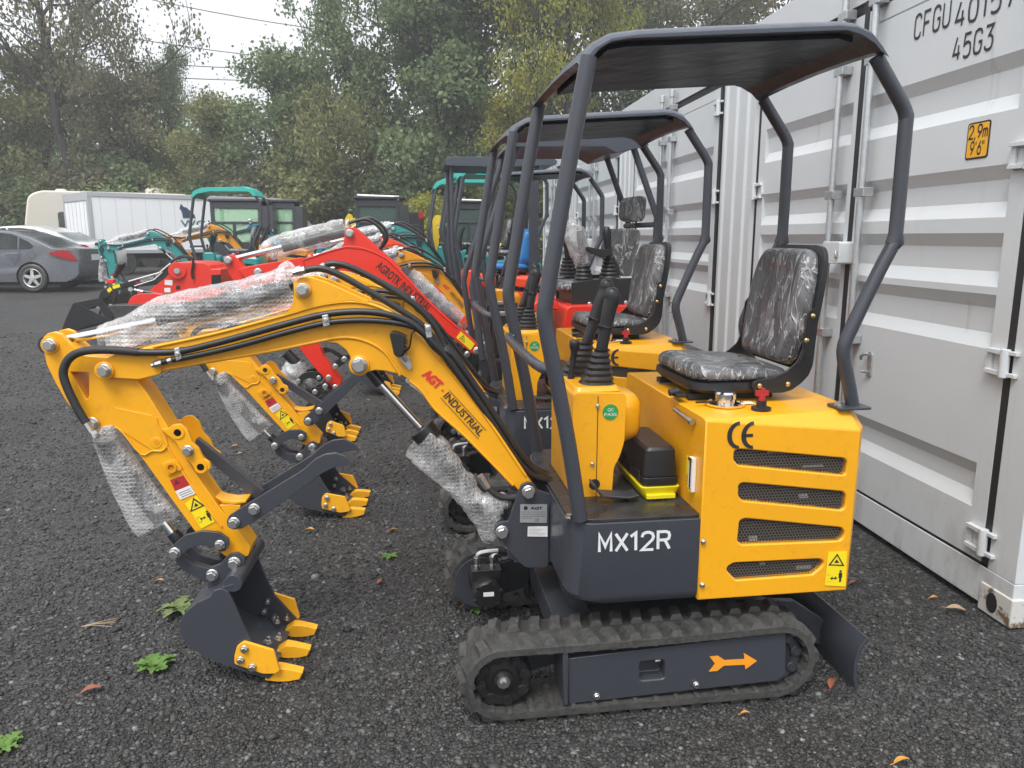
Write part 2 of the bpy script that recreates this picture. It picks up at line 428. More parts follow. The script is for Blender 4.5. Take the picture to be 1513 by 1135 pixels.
plain('grille_grey', (.115, .098, .082), .45)
wrap('bubble_wrap', .08, (.95, .945, .94), .15)
wrap('thin_wrap', .15, (.70, .70, .70), .2)
def glass(name, c, a):
    m, nt, b, o = mat(name); b.inputs['Base Color'].default_value = (*c, 1); b.inputs['Roughness'].default_value = .05
    tr_ = nd(nt, 'BsdfTransparent'); tr_.inputs[0].default_value = (*[min(1, .55 + x) for x in c], 1); mx = nd(nt, 'MixShader'); mx.inputs[0].default_value = a
    nt.links.new(tr_.outputs[0], mx.inputs[1]); nt.links.new(b.outputs[0], mx.inputs[2]); nt.links.new(mx.outputs[0], o.inputs[0])
glass('green_glass', (.45, .80, .50), .35)
glass('grey_glass', (.10, .15, .14), .5)
glass('car_glass', (.12, .15, .15), .25)
def container_paint():
    m, nt, b, o = mat('container_paint'); v = coords(nt)
    n = noi(nt, v, 1.4, 5); g = noi(nt, coords(nt, (1, 1, .12)), 9, 5, .7); s = noi(nt, v, 40, 4, .7)
    c = mix(nt, n.outputs[0], (.575, .60, .615), (.63, .65, .66))
    c = mix(nt, ramp(nt, g.outputs[0], [(.6, 0), (.85, .22)]), c, (.34, .34, .33))
    c = mix(nt, ramp(nt, s.outputs[0], [(.70, 0), (.78, .35)]), c, (.25, .22, .19))
    sz = nd(nt, 'SeparateXYZ'); nt.links.new(v, sz.inputs[0]); low = ramp(nt, sz.outputs[2], [(.05, 1), (.45, 0)]); gr = noi(nt, coords(nt, (1, 1, .35)), 7, 6, .72)
    c = mix(nt, math_(nt, 'MULTIPLY', low, ramp(nt, gr.outputs[0], [(.48, 0), (.66, .55)])), c, (.27, .25, .225))
    st = noi(nt, coords(nt, (1, 1, .05)), 15, 4, .6); rs = noi(nt, v, 1.1, 2)
    c = mix(nt, math_(nt, 'MULTIPLY', ramp(nt, st.outputs[0], [(.62, 0), (.74, .4)]), ramp(nt, rs.outputs[0], [(.5, 0), (.62, 1)])), c, (.36, .31, .26))
    nt.links.new(c, b.inputs['Base Color']); b.inputs['Roughness'].default_value = .42
    bump(nt, b, noi(nt, v, 5, 3).outputs[0], .12, .02)
container_paint()
def rusty():
    m, nt, b, o = mat('casting_paint'); v = coords(nt); n = noi(nt, v, 16, 6, .7)
    c = mix(nt, ramp(nt, n.outputs[0], [(.52, 0), (.62, 1)]), (.56, .55, .52), (.16, .10, .06))
    nt.links.new(c, b.inputs['Base Color']); b.inputs['Roughness'].default_value = .7; bump(nt, b, n.outputs[0], .3, .01)
rusty()
# ------------------------------------------------------------------ the yellow mini digger, built once
MF = Frame(.405, 2.69, 8)
_p = MF.uz(778, 725, 0.0)
_bo = MF.world(_p[0], 0, 0)
BF = Frame(_bo.x, _bo.y, 5)
def hull(pts, name, m, parent, bevel=0):
    bm = bmesh.new()
    for p in pts: bm.verts.new(p)
    r = bmesh.ops.convex_hull(bm, input=bm.verts)
    bmesh.ops.delete(bm, geom=[g for g in r['geom_interior'] if isinstance(g, bmesh.types.BMVert)], context='VERTS')
    bmesh.ops.dissolve_limit(bm, angle_limit=R(1), verts=bm.verts, edges=bm.edges)
    me = bpy.data.meshes.new(name); bm.to_mesh(me); bm.free()
    for x in mats_of(m): me.materials.append(x)
    o = link(name, me, parent)
    if bevel:
        b = o.modifiers.new('b', 'BEVEL'); b.width = bevel; b.segments = 3; b.limit_method = 'ANGLE'; b.harden_normals = True
        me.polygons.foreach_set('use_smooth', [True] * len(me.polygons))
    return o
_bolt = None
def bolt_mesh():
    mb = MB()
    mb.lathe([(1.0, 0), (1.0, .28), (.9, .36), (.86, .36)], (0, 0, 0), (0, -1, 0), 20)
    rings = []
    for h, k in ((.36, .86), (1.0, .86), (1.12, .74)):
        rings.append([(math.cos(math.pi * q / 3 + .3) * k * .98, -h, math.sin(math.pi * q / 3 + .3) * k * .98) for q in range(6)])
    mb.loft(rings)
    return mb.mesh('bolt', [M['zinc']], True, 25)
def bolts(par, fr, c, pts, w, name='pivot_bolt'):
    """hex bolts with washers, heads towards the camera"""
    global _bolt
    _bolt = _bolt or bolt_mesh()
    for x, y, r in pts:
        u, z = fr.uz(*c(x, y), w); o = link(name, _bolt, par); o.location = (u, w, z); o.scale = (r, r, r)
def mirror_bolts(par, fr, c, pts, w):
    for x, y, r in pts:
        u, z = fr.uz(*c(x, y), -abs(w)); o = link('pivot_bolt', _bolt, par); o.location = (u, abs(w), z); o.scale = (r, -r, r)
def plates(mb, P, w0, w1, m=0):
    """the same plate on both sides"""
    mb.prism(P, -w1, -w0, m); mb.prism(P, w0, w1, m)
def decal(name, par, fr, c, pts, w, mt, t=.002):
    return obj(name, MB().prism(tr(fr, c, pts, w), w - t, w), M[mt], par)
def warn_mark(mb, fr, c, tri, man, arrow, w):
    """black triangle, little figure and arrow on a warning label"""
    T = tr(fr, c, tri, w); cx = sum(p[0] for p in T) / 3; cz = sum(p[1] for p in T) / 3
    inn = [((p[0] - cx) * .72 + cx, (p[1] - cz) * .72 + cz) for p in T]
    for i in range(3):
        j = (i + 1) % 3; mb.prism([T[i], T[j], inn[j], inn[i]], w - .0008, w)
    k = [((p[0] - cx) * .3 + cx, (p[1] - cz) * .3 + cz) for p in T]; mb.prism(k, w - .0008, w)
    if man:
        P = tr(fr, c, man, w); a, b = Vector(P[0]), Vector(P[1]); d = b - a; n = Vector((d.y, -d.x))   # head -> feet
        q = lambda s, t: tuple(a + d * s + n * t)
        mb.prism([(a.x + math.cos(i) * d.length * .11, a.y + math.sin(i) * d.length * .11) for i in (x * .785 for x in range(8))], w - .0008, w)
        mb.prism([q(.14, -.16), q(.14, .16), q(.6, .17), q(.6, .11), q(.3, .09), q(1, .10), q(1, .02), q(.6, 0), q(1, -.02), q(1, -.1), q(.3, -.09), q(.6, -.11), q(.6, -.17)], w - .0008, w)
    if arrow:
        P = tr(fr, c, arrow, w); a, b = Vector(P[0]), Vector(P[1]); d = b - a; n = Vector((-d.y, d.x))
        q = lambda s, t: tuple(a + d * s + n * t)
        mb.prism([q(0, 0), q(.3, .28), q(.3, .08), q(.7, .08), q(.7, .28), q(1, 0), q(.7, -.28), q(.7, -.08), q(.3, -.08), q(.3, -.28)], w - .0008, w)
def track_path(ca, ra, cb, rb, n=9, step=.03):
    """outline of a belt round two wheels: bottom, rear, top, front"""
    P = []
    for k in range(-n, n + 1): t = R(90 * k / n); P.append((cb[0] + rb * math.cos(t), cb[1] + rb * math.sin(t)))
    for k in range(-n, n + 1): t = R(180 + 90 * k / n); P.append((ca[0] + ra * math.cos(t), ca[1] + ra * math.sin(t)))
    Q = []
    for i in range(len(P)):
        a, b = Vector(P[i]), Vector(P[(i + 1) % len(P)]); L = (b - a).length; m = max(1, int(L / step))
        for k in range(m): Q.append(tuple(a.lerp(b, k / m)))
    return Q
def make_track(root, side):
    CA, RA, CB, RB = (-.498, .137), .121, (.402, .143), .127
    y0, y1 = (-.465, -.285) if side < 0 else (.285, .465)
    out = track_path(CA, RA, CB, RB); inn = track_path(CA, RA - .024, CB, RB - .024)
    # sag of the upper run
    sag = lambda u, z: z - (.006 * math.sin(max(0, min(1, (u + .5) / .9)) * math.pi) if z > .2 else 0)
    mb = MB(); n = len(out)
    rings = []
    for i in range(n):
        j = min(range(len(inn)), key=lambda q: (inn[q][0] - out[i][0]) ** 2 + (inn[q][1] - out[i][1]) ** 2)
        o_, i_ = out[i], inn[j]
        rings.append([(o_[0], y0 + .008, sag(*o_)), (o_[0], y1 - .008, sag(*o_)), (o_[0] * .9 + i_[0] * .1, y1, sag(*o_) * .9 + i_[1] * .1), (i_[0], y1, sag(*i_)), (i_[0], y0, sag(*i_)), (o_[0] * .9 + i_[0] * .1, y0, sag(*o_) * .9 + i_[1] * .1)])
    rings.append(rings[0]); mb.loft(rings, 0, True, False)
    # outer lugs in two staggered rows, inner drive lugs
    L = [0]
    for i in range(n): L.append(L[-1] + (Vector(out[(i + 1) % n]) - Vector(out[i])).length)
    tot = L[-1]; cnt = 38; pitch = tot / cnt
    def at(s):
        s %= tot
        for i in range(n):
            if L[i + 1] >= s:
                a, b = Vector(out[i]), Vector(out[(i + 1) % n]); t = (b - a).normalized(); p = a.lerp(b, (s - L[i]) / (L[i + 1] - L[i]))
                return Vector((p.x, sag(p.x, p.y))), t, Vector((t.y, -t.x))
    ym = (y0 + y1) / 2
    for k in range(cnt):
        for ya, yb, ph in ((y0 + .004, ym - .014, 0), (ym + .014, y1 - .004, .5)):
            p, t, nn = at((k + ph) * pitch)
            def q(s, y, h): v = p + t * s + nn * h; return (v.x, y, v.y)
            sk = .012 * (1 if ya < ym - .03 else -1)
            mb.loft([[q(-.024, ya, -.004), q(.024, ya, -.004), q(.024 + sk, yb, -.004), q(-.024 + sk, yb, -.004)],
                     [q(-.015, ya + .006, .017), q(.013, ya + .006, .017), q(.013 + sk, yb - .008, .017), q(-.015 + sk, yb - .008, .017)]])
        p, t, nn = at(k * pitch)
        def q2(s, y, h): v = p + t * s + nn * h; return (v.x, y, v.y)
        for ya, yb in ((ym - .048, ym - .028), (ym + .028, ym + .048)):
            mb.loft([[q2(-.013, ya, -.022), q2(.013, ya, -.022), q2(.013, yb, -.022), q2(-.013, yb, -.022)], [q2(-.007, ya, -.04), q2(.007, ya, -.04), q2(.007, yb, -.04), q2(-.007, yb, -.04)]])
        mb.loft([[q2(-.009, y0 + .004, -.023), q2(.009, y0 + .004, -.023), q2(.009, ym - .05, -.023), q2(-.009, ym - .05, -.023)], [q2(-.007, y0 + .006, -.031), q2(.007, y0 + .006, -.031), q2(.007, ym - .05, -.031), q2(-.007, ym - .05, -.031)]])
    t = obj('crawler_track', mb, M['rubber'], root)
    # wheels
    sg = side
    for nm, (cu, cz), r in (('sprocket', CA, .094), ('idler', CB, .098)):
        w = MB(); yo = y0 + .03; yi = y1 - .03
        w.lathe([(.0, 0), (.03, 0), (.034, .012), (r * .62, .016), (r * .64, .004), (r * .9, .004), (r, .02), (r, .09), (r * .9, .12), (.0, .12)], (cu, yo if sg < 0 else yi, cz), (0, -sg, 0), 32)
        for k in range(8):
            a = math.pi * k / 4 + .2
            w.lathe([(.017, 0), (.019, .004), (.012, .004), (.012, -.004)], (cu + math.cos(a) * r * .77, (yo if sg < 0 else yi) + .002 * sg, cz + math.sin(a) * r * .77), (0, -sg, 0), 10)
        obj(nm, w, M['charcoal_dull' if nm == 'idler' else 'black_paint'], t)
    hb = MB(); hb.lathe([(0, 0), (.021, 0), (.021, .014), (0, .014)], (CA[0], (y0 + .03 if sg < 0 else y1 - .03) + .014 * sg, CA[1]), (0, -sg, 0), 8)
    hb.lathe([(0, 0), (.011, 0), (.011, .012), (0, .012)], (CA[0], (y0 + .03 if sg < 0 else y1 - .03) + .026 * sg, CA[1]), (0, -sg, 0), 6)
    obj('wheel_nut', hb, M['zinc'], t)
    # side frame
    f = MB()
    face = tr(MF, C6, [(455, 765), (1195, 675), (1195, 820), (1170, 838), (455, 918)], -.45)
    hole = tr(MF, C6, [(700, 775), (785, 768), (785, 832), (700, 840)], -.45)
    wa, wb = (-.45, -.31) if sg < 0 else (.31, .45)
    f.prism(face, wa, wb)
    fl = tr(MF, C6, [(438, 735), (457, 742), (457, 921), (440, 918)], -.455); f.prism(fl, wa - .012, wb)
    fo = obj('track_frame', f, [M['charcoal']], t)
    cut(fo, [MB().prism(roundpoly(hole, .012), -.47, -.40) if sg < 0 else MB().prism(roundpoly(hole, .012), .40, .47)])
    b = fo.modifiers.new('b', 'BEVEL'); b.width = .004; b.segments = 2; b.limit_method = 'ANGLE'
    for cu in (-.17, .08, .27):
        obj('roller', MB().lathe([(0, 0), (.03, 0), (.036, .012), (.036, .05), (.022, .055), (.022, .085), (.036, .09), (.036, .13), (0, .13)], (cu, (y0 + .025) if sg < 0 else y1 - .025, .072), (0, -sg, 0), 20), M['black_paint'], t)
    if sg < 0:
        bolts(t, MF, C6, [(553, 890, .011), (889, 851, .011)], -.451, 'frame_bolt')
        P = tr(MF, C6, [(937, 758), (965, 755), (988, 770), (1055, 766), (1052, 745), (1097, 772), (1058, 800), (1056, 785), (985, 788), (962, 806), (935, 808), (955, 782)], -.4525)
        obj('arrow_decal', MB().prism(P, -.4525, -.4505), M['sticker_orange'], t)
        nb = MB(); u_, z_ = MF.uz(*C6(765, 772), -.42); nb.cyl((u_ - .012, -.415, z_), (u_ + .006, -.415, z_), .006, None, 8)
        obj('grease_nipple', nb, M['zinc'], t)
    return t
def hexmesh(name, fr, quad, w, mt, parent, p=.0108):
    """perforated honeycomb sheet over the bounding box of quad"""
    us = [q[0] for q in quad]; zs = [q[1] for q in quad]; mb = MB(); dz = p * .866; row = 0; z = min(zs) - p
    while z < max(zs) + p:
        u = min(us) - p + (p / 2 if row % 2 else 0)
        while u < max(us) + p:
            o_ = [(u + p * .577 * math.cos(R(60 * k + 30)), w, z + p * .577 * math.sin(R(60 * k + 30))) for k in range(6)]
            i_ = [(u + p * .45 * math.cos(R(60 * k + 30)), w, z + p * .45 * math.sin(R(60 * k + 30))) for k in range(6)]
            a = [mb.vv(q) for q in o_]; b = [mb.vv(q) for q in i_]
            for k in range(6): mb.ff([a[k], a[(k + 1) % 6], b[(k + 1) % 6], b[k]])
            u += p
        z += dz; row += 1
    return obj(name, mb, M[mt], parent)
def lump_tube(P, rad, seed, n=22, sm=7, amp=.16, sq=1.0):
    """a loose wrapped sleeve round a path, creased and lumpy"""
    P2 = spline(P, sm); rr = [v.x for v in spline([(r, 0, 0) for r in rad], sm)]
    rings = []; N = len(P2)
    for i in range(N):
        t = (P2[min(i + 1, N - 1)] - P2[max(i - 1, 0)]).normalized(); up = Vector((0, 1, 0)); sd = t.cross(up).normalized()
        ring = []
        for k in range(n):
            a = 2 * math.pi * k / n; d = up * math.cos(a) * sq + sd * math.sin(a)
            q = P2[i] + d * rr[i]
            f = 1 + amp * (noise.noise(q * 16 + Vector((seed, 0, 0))) + .6 * noise.noise(q * 45 + Vector((0, seed, 0))))
            ring.append(P2[i] + d * rr[i] * f)
        rings.append(ring)
    mb = MB(); mb.loft(rings, 0, True, False); return mb
def pt(fr, c, x, y, w): u, z = fr.uz(*c(x, y), w); return (u, w, z)
def pts(fr, c, P, w): return [pt(fr, c, x, y, w) for x, y in P]

def make_digger():
    root = empty('mini_digger', (MF.o[0], MF.o[1], 0), MF.deg)
    bl = MF.loc((BF.o[0], BF.o[1], 0)); rot = R(BF.deg - MF.deg)
    def place(o):
        for q in [o] + SIB.get(o, []): q.location = bl; q.rotation_euler = (0, 0, rot)
        return o
    Y, G_, BK = M['yellow'], M['charcoal'], M['black_paint']
    make_track(root, -1); make_track(root, 1)
    # ---- chassis between the tracks
    c = MB()
    c.box(-.30, .34, -.30, .30, .13, .23); c.box(-.2, .28, -.16, .16, .23, .30); c.lathe([(.2, 0), (.2, .07)], (.04, 0, .30), (0, 0, 1), 28)
    c.prism([(-.46, .06), (-.30, .10), (-.30, .24), (-.46, .20)], -.30, -.28); c.prism([(-.46, .06), (-.30, .10), (-.30, .24), (-.46, .20)], .28, .30)
    c.prism([(-.28, .37), (-.20, .30), (-.12, .13), (-.17, .13), (-.26, .30)], -.20, -.17)
    obj('chassis', c, M['charcoal_dull'], root, .004)
    # ---- drive motor on the inside of the far track
    m = MB(); ax = (0, -1, 0); o_ = (-.487, .27, .165)
    m.lathe([(.062, 0), (.062, .03), (.052, .035), (.052, .11), (.056, .115), (.056, .175), (.05, .185), (0, .185)], o_, ax, 28)
    for k in range(6):
        a = R(60 * k + 20); m.lathe([(0, 0), (.009, 0), (.009, .016), (0, .016)], (o_[0] + math.cos(a) * .052, .27 - .17, o_[2] + math.sin(a) * .052), ax, 6)
    m.box(-.545, -.43, .14, .2, .20, .245)
    mo = obj('drive_motor', m, BK, root, .003)
    ft = MB()
    for du in (-.035, .025):
        ft.lathe([(.012, 0), (.012, .014), (.009, .014), (.009, .03), (.013, .032), (.013, .046), (0, .046)], (-.487 + du, .165, .243), (0, 0, 1), 8)
    ft.tube([(-.522, .165, .285), (-.515, .165, .303), (-.49, .165, .31), (-.44, .165, .312)], .009, 8, 0, 4)
    ft.tube([(-.462, .165, .287), (-.45, .168, .30), (-.40, .17, .313)], .009, 8, 0, 4)
    obj('hose_fitting', ft, M['zinc'], mo)
    hs = MB(); hs.tube([(-.44, .165, .312), (-.38, .16, .305), (-.33, .14, .285), (-.25, .1, .28)], .012, 10, 0, 6); hs.tube([(-.40, .17, .313), (-.36, .18, .30), (-.3, .16, .27), (-.22, .12, .27)], .012, 10, 0, 6)
    obj('drive_hose', hs, M['sleeve'], mo)
    obj('motor_label', MB().box(-.506, -.466, .0835, .0845, .165, .182), M['white'], mo)
    dm = MB(); dm.lathe([(.0, 0), (.105, 0), (.105, .012), (0, .012)], (-.498, .27, .14), ax, 36); obj('wheel_disc', dm, G_, mo)
    # ---- dozer blade at the back
    d = MB(); prof = [(.70, .02), (.69, .06), (.688, .12), (.70, .17), (.725, .205), (.735, .20), (.712, .165), (.70, .12), (.703, .062), (.713, .02)]
    d.prism([(u - .02, z) for u, z in prof], -.465, .465)
    bd = obj('dozer_blade', d, G_, root, .002)
    for s_ in (-1, 1):
        ar = MB(); ar.prism([(.30, .20), (.34, .26), (.56, .24), (.69, .15), (.69, .06), (.62, .08), (.5, .17)], s_ * .24 - .012, s_ * .24 + .012); obj('blade_arm', ar, G_, bd, .002)
    cy = MB(); cy.cyl((.30, 0, .24), (.52, 0, .20), .03, None, 16); obj('blade_cylinder', cy, BK, bd)
    # ---- charcoal floor tub
    dk = MB(); pl = roundpoly([(.15, -.42), (-.29, -.42), (-.29, .42), (.15, .42)], [0, .10, .10, 0], 7)
    def ring(P, z, ins=0): return [(u + (ins if u < 0 else 0), w * (1 - ins), z) for u, w in P]
    dk.loft([ring(pl, .355, .05), ring(pl, .372, .012), ring(pl, .39), ring(pl, .632)])
    deck = obj('floor_tub', dk, G_, root, .003)
    mt = MB(); mp = roundpoly([(.135, -.412), (-.285, -.412), (-.285, .40), (.135, .40)], [.02, .10, .09, .02], 6); mt.flat(mp, .6325, .643)
    obj('floor_mat', mt, M['tread_mat'], deck, .002)
    lt = MB(); o1 = pt(MF, C6, 563, 403, -.4215); a1 = pt(MF, C6, 800, 391, -.4215); u1 = pt(MF, C6, 563, 344, -.4215)
    strokes(lt, 'MX12R', o1, Vector(a1) - Vector(o1), Vector(u1) - Vector(o1), .25, 0, .40); obj('lettering', lt, M['ink_white'], deck)
    # ---- swing bracket
    sb = MB(); P = tr(BF, C5B, [(780, 480), (795, 440), (835, 424), (872, 440), (885, 470), (960, 495), (1040, 515), (1020, 560), (952, 560), (945, 900), (820, 905), (770, 860), (700, 775), (650, 725), (645, 690), (660, 660), (690, 645), (722, 650)], -.10)
    plates(sb, roundpoly(P, .01, 2), .085, .10); sb.box(-.05, .10, -.09, .09, .37, .52); sb.cyl((-.02, 0, .36), (-.02, 0, .62), .05, None, 20)
    bk = place(obj('swing_bracket', sb, G_, root, .003))
    bolts(bk, BF, C5B, [(835, 478, .0235), (688, 702, .0235)], -.10)
    pl_ = decal('rating_plate', bk, BF, C5B, [(790, 549), (940, 549), (938, 653), (788, 650)], -.1015, 'label_grey', .0015)
    tx = MB(); o1 = pt(BF, C5B, 846, 580, -.1035); put_text(tx, 'AGT', o1, Vector(pt(BF, C5B, 915, 580, -.1035)) - Vector(o1), Vector(pt(BF, C5B, 846, 563, -.1035)) - Vector(o1), 0, .05)
    o1 = pt(BF, C5B, 872, 645, -.1035); put_text(tx, 'CE', o1, Vector(pt(BF, C5B, 893, 645, -.1035)) - Vector(o1), Vector(pt(BF, C5B, 872, 630, -.1035)) - Vector(o1))
    for yy in (592, 604, 616, 626): tx.prism(tr(BF, C5B, [(797, yy), (930 if yy != 626 else 860, yy), (930 if yy != 626 else 860, yy + 1.6), (797, yy + 1.6)], -.1035), -.1035, -.103)
    cu, cz = BF.uz(*C5B(820, 571), -.1035); tx.prism([(cu + math.cos(k) * .0075, cz + math.sin(k) * .0075) for k in (x * .52 for x in range(12))], -.1035, -.103)
    obj('plate_lettering', tx, M['ink'], bk)
    lb = decal('white_label', bk, BF, C5B, [(832, 674), (942, 672), (942, 730), (830, 728)], -.1015, 'white', .0015)
    ls = MB()
    for k in range(6): ls.prism(tr(BF, C5B, [(836, 680 + k * 8), (880 + (k * 37) % 50, 680 + k * 8), (880 + (k * 37) % 50, 682 + k * 8), (836, 682 + k * 8)], -.1035), -.1035, -.103)
    obj('label_print', ls, M['label_grey'], bk)
    # ---- engine cover
    S = []
    for s_ in (-1, 1):
        S += [(.13, s_ * .425, .358), (.640, s_ * .425, .358), (.668, s_ * .385, .36), (.13, s_ * .425, .948), (.25, s_ * .427, .893), (.640, s_ * .427, .900), (.676, s_ * .385, .90),
              (.20, s_ * .395, .955), (.62, s_ * .385, .960), (.655, s_ * .345, .960), (.13, s_ * .40, .954)]
    ec = hull(S, 'engine_cover', Y, root)
    slots = [[(1020, 60), (1040, 54), (1392, 85), (1402, 96), (1398, 140), (1385, 143), (1035, 110), (1018, 92)],
             [(1035, 175), (1050, 168), (1388, 198), (1398, 210), (1396, 250), (1385, 262), (1048, 230), (1034, 213)],
             [(1038, 298), (1055, 289), (1383, 320), (1394, 335), (1390, 355), (1375, 366), (1045, 379), (1031, 365)],
             [(998, 452), (1018, 440), (1308, 426), (1323, 434), (1320, 450), (1285, 480), (1025, 499), (994, 465)]]
    sl = [tr(MF, C6, s_, -.425) for s_ in slots]
    cut(ec, [MB().prism(roundpoly(s_, .006, 2), -.5, -.375) for s_ in sl] + [MB().prism(roundpoly([(u, z) for u, z in s_], .006, 2), .375, .5) for s_ in sl])
    bv = ec.modifiers.new('b', 'BEVEL'); bv.width = .004; bv.segments = 2; bv.limit_method = 'ANGLE'; bv.angle_limit = R(25)
    for s_ in sl:
        hexmesh('grille', MF, s_, -.416, 'grille_grey', ec)
    gb = MB()  # dark boxes put shade behind the slots in place of an open engine bay
    for s_ in sl:
        us = [q[0] for q in s_]; zs = [q[1] for q in s_]; gb.box(min(us) - .004, max(us) + .004, -.402, -.370, min(zs) - .004, max(zs) + .004)
    for k in range(26):
        s_ = sl[k % 4]; us = [q[0] for q in s_]; zs = [q[1] for q in s_]; x = rnd.uniform(min(us), max(us) - .05); z = rnd.uniform(min(zs), max(zs) - .01)
        gb.box(x, x + rnd.uniform(.01, .07), -.409, -.402, z, z + rnd.uniform(.004, .02), 1 if k % 3 == 0 else 0)
    obj('grille_shade_box', gb, [M['dark'], M['label_grey']], ec)
    # door joints, screws
    bolts(ec, MF, C6, [(914, 368, .0085), (911, 514, .0085)], -.4262, 'cover_screw')
    ce = MB(); from mathutils.bvhtree import BVHTree
    bvh = BVHTree.FromPolygons([v.co.copy() for v in ec.data.vertices], [list(p.vertices) for p in ec.data.polygons])
    def onc(u, z):
        h = bvh.ray_cast(Vector((u, -1, z)), Vector((0, 1, 0))); return (u, (h[0].y if h[0] else -.42) - .0018, z)
    def strip(A, B):
        i0 = len(ce.v); n_ = len(A)
        for p in A + B: ce.vv(onc(*p))
        for k in range(n_ - 1): ce.ff([i0 + k, i0 + k + 1, i0 + n_ + k + 1, i0 + n_ + k])
    for x, w_ in ((944, 0), (1000, 1)):
        cu, cz = MF.uz(*C7(x + 4, 817), -.42); a0, a1 = R(88), R(272); ro_, ri_, kx = .0435, .033, .9
        strip([(cu + math.cos(a0 + (a1 - a0) * k / 18) * ro_ * kx, cz + math.sin(a0 + (a1 - a0) * k / 18) * ro_) for k in range(19)], [(cu + math.cos(a0 + (a1 - a0) * k / 18) * ri_ * kx * .8, cz + math.sin(a0 + (a1 - a0) * k / 18) * ri_) for k in range(19)])
        if w_: strip([(cu - ro_ * .85 + k * .009, cz + .005) for k in range(5)], [(cu - ro_ * .85 + k * .009, cz - .005) for k in range(5)])
    obj('ce_lettering', ce, M['ink'], ec)
    decal('warning_label', ec, MF, C6, [(1337, 403), (1400, 401), (1396, 519), (1326, 515)], -.4265, 'sticker_yellow')
    wm = MB(); warn_mark(wm, MF, C6, [(1338, 448), (1393, 450), (1369, 408)], [(1380, 468), (1378, 504)], [(1345, 492), (1368, 491)], -.4285)
    wm.prism(tr(MF, C6, [(1332, 480), (1344, 480), (1344, 481.5), (1332, 481.5)], -.4285), -.4285, -.428); wm.prism(tr(MF, C6, [(1332, 503), (1344, 503), (1344, 504.5), (1332, 504.5)], -.4285), -.4285, -.428)
    obj('warning_print', wm, M['ink'], ec)
    fc = MB(); fz = .9585
    fc.lathe([(0, 0), (.052, 0), (.052, .004), (.032, .005), (.032, .02), (.036, .022), (.036, .038), (.03, .044), (0, .046)], (.262, -.255, fz), (0, 0, 1), 28); obj('fuel_cap', fc, M['chrome'], ec)
    fr_ = MB(); fr_.lathe([(0.04, 0), (.066, 0), (.066, .003), (.04, .003)], (.262, -.255, fz), (0, 0, 1), 24)
    for k in range(6):
        a = R(60 * k); fr_.lathe([(0, 0), (.006, 0), (.006, .006), (0, .008)], (.262 + math.cos(a) * .058, -.255 + math.sin(a) * .058, fz + .003), (0, 0, 1), 6, 1)
    obj('filler_ring', fr_, [Y, M['zinc']], ec)
    ks = MB(); ks.lathe([(0, 0), (.031, 0), (.031, .008), (.016, .012), (.016, .03), (0, .03)], (.345, -.345, fz), (0, 0, 1), 20, 0)
    ks.lathe([(.011, .03), (.011, .05), (0, .05)], (.345, -.345, fz), (0, 0, 1), 12, 1); ks.box(.325, .365, -.351, -.339, fz + .045, fz + .062, 1); ks.box(.338, .352, -.351, -.339, fz + .062, fz + .07, 1)
    obj('battery_switch', ks, [M['plastic'], M['sticker_red']], ec)
    ks.m = [0 if q == 0 else 1 for q in ks.m]
    decal2 = MB(); decal2.box(.30, .36, -.27, -.235, .9605, .962); obj('info_sticker', decal2, M['white'], ec)
    hg = MB(); hg.cyl((.118, -.33, .925), (.118, -.18, .93), .007, None, 10); hg.cyl((.118, -.345, .925), (.118, -.325, .925), .011, None, 6); obj('latch_pin', hg, M['zinc'], ec)
    gg = MB(); gg.box(.116, .129, -.365, -.335, .70, .81, 0); gg.box(.1145, .117, -.355, -.345, .712, .798, 1); gg.box(.112, .116, -.363, -.337, .70, .71, 2); gg.box(.112, .116, -.363, -.337, .80, .81, 2)
    obj('level_gauge', gg, [M['white'], M['dark'], M['chrome']], ec)
    sy = MB(); sy.box(.1275, .129, -.325, -.285, .735, .80); obj('gauge_sticker', sy, M['sticker_yellow'], ec)
    rh = MB()
    for z in (.55, .80): rh.box(.662, .672, -.36, -.30, z, z + .05)
    obj('rear_hinge', rh, M['zinc'], ec)
    # ---- console
    cs = MB()
    P = [(-.235, .64), (-.235, .99), (-.225, 1.0), (-.063, .995), (-.055, .98), (-.058, .83), (-.072, .78), (-.092, .74), (-.097, .64)]
    P = roundpoly(P, .012, 3); cs.prism(P, -.20, .17)
    co = obj('console', cs, Y, root, .006, 3)
    kn = MB(); rs_ = []
    for u, k in ((-.075, 1.0), (-.03, .98), (.012, .88), (.032, .62), (.036, .3)):
        rs_.append([(u, w * k, .885 + (z - .885) * k) for w, z in rrect(-.13, .795, .10, .975, .05, 4)])
    kn.loft(rs_); obj('knee_cowl', kn, Y, co, 0, 2, 50)
    tp = MB(); tp.loft([[(u, w, .997) for u, w in rrect(-.228, -.185, -.068, .16, .02)], [(u, w, 1.014) for u, w in rrect(-.222, -.175, -.078, .15, .02)]]); obj('console_top', tp, Y, co, .003)
    sc = MB(); sc.cyl((-.152, -.2015, .988), (-.152, -.2015, .64), .0012, None, 6); obj('panel_joint', sc, M['dark'], co)
    bolts(co, MF, C7, [(387, 703, .007), (365, 935, .007), (412, 1063, .007)], -.2012, 'console_screw')
    cu, cz = MF.uz(*C7(438, 727), -.202)
    qs = MB().prism([(cu + math.cos(k * .2618) * .0265, cz + math.sin(k * .2618) * .0265) for k in range(24)], -.2025, -.2005); obj('green_sticker', qs, M['ink_green'], co)
    qt = MB()
    put_text(qt, 'QC', (cu - .0105, -.2035, cz + .0015), (.021, 0, 0), (0, 0, .0125)); put_text(qt, 'PASS', (cu - .021, -.2035, cz - .013), (.042, 0, 0), (0, 0, .0105)); obj('sticker_lettering', qt, M['white'], co)
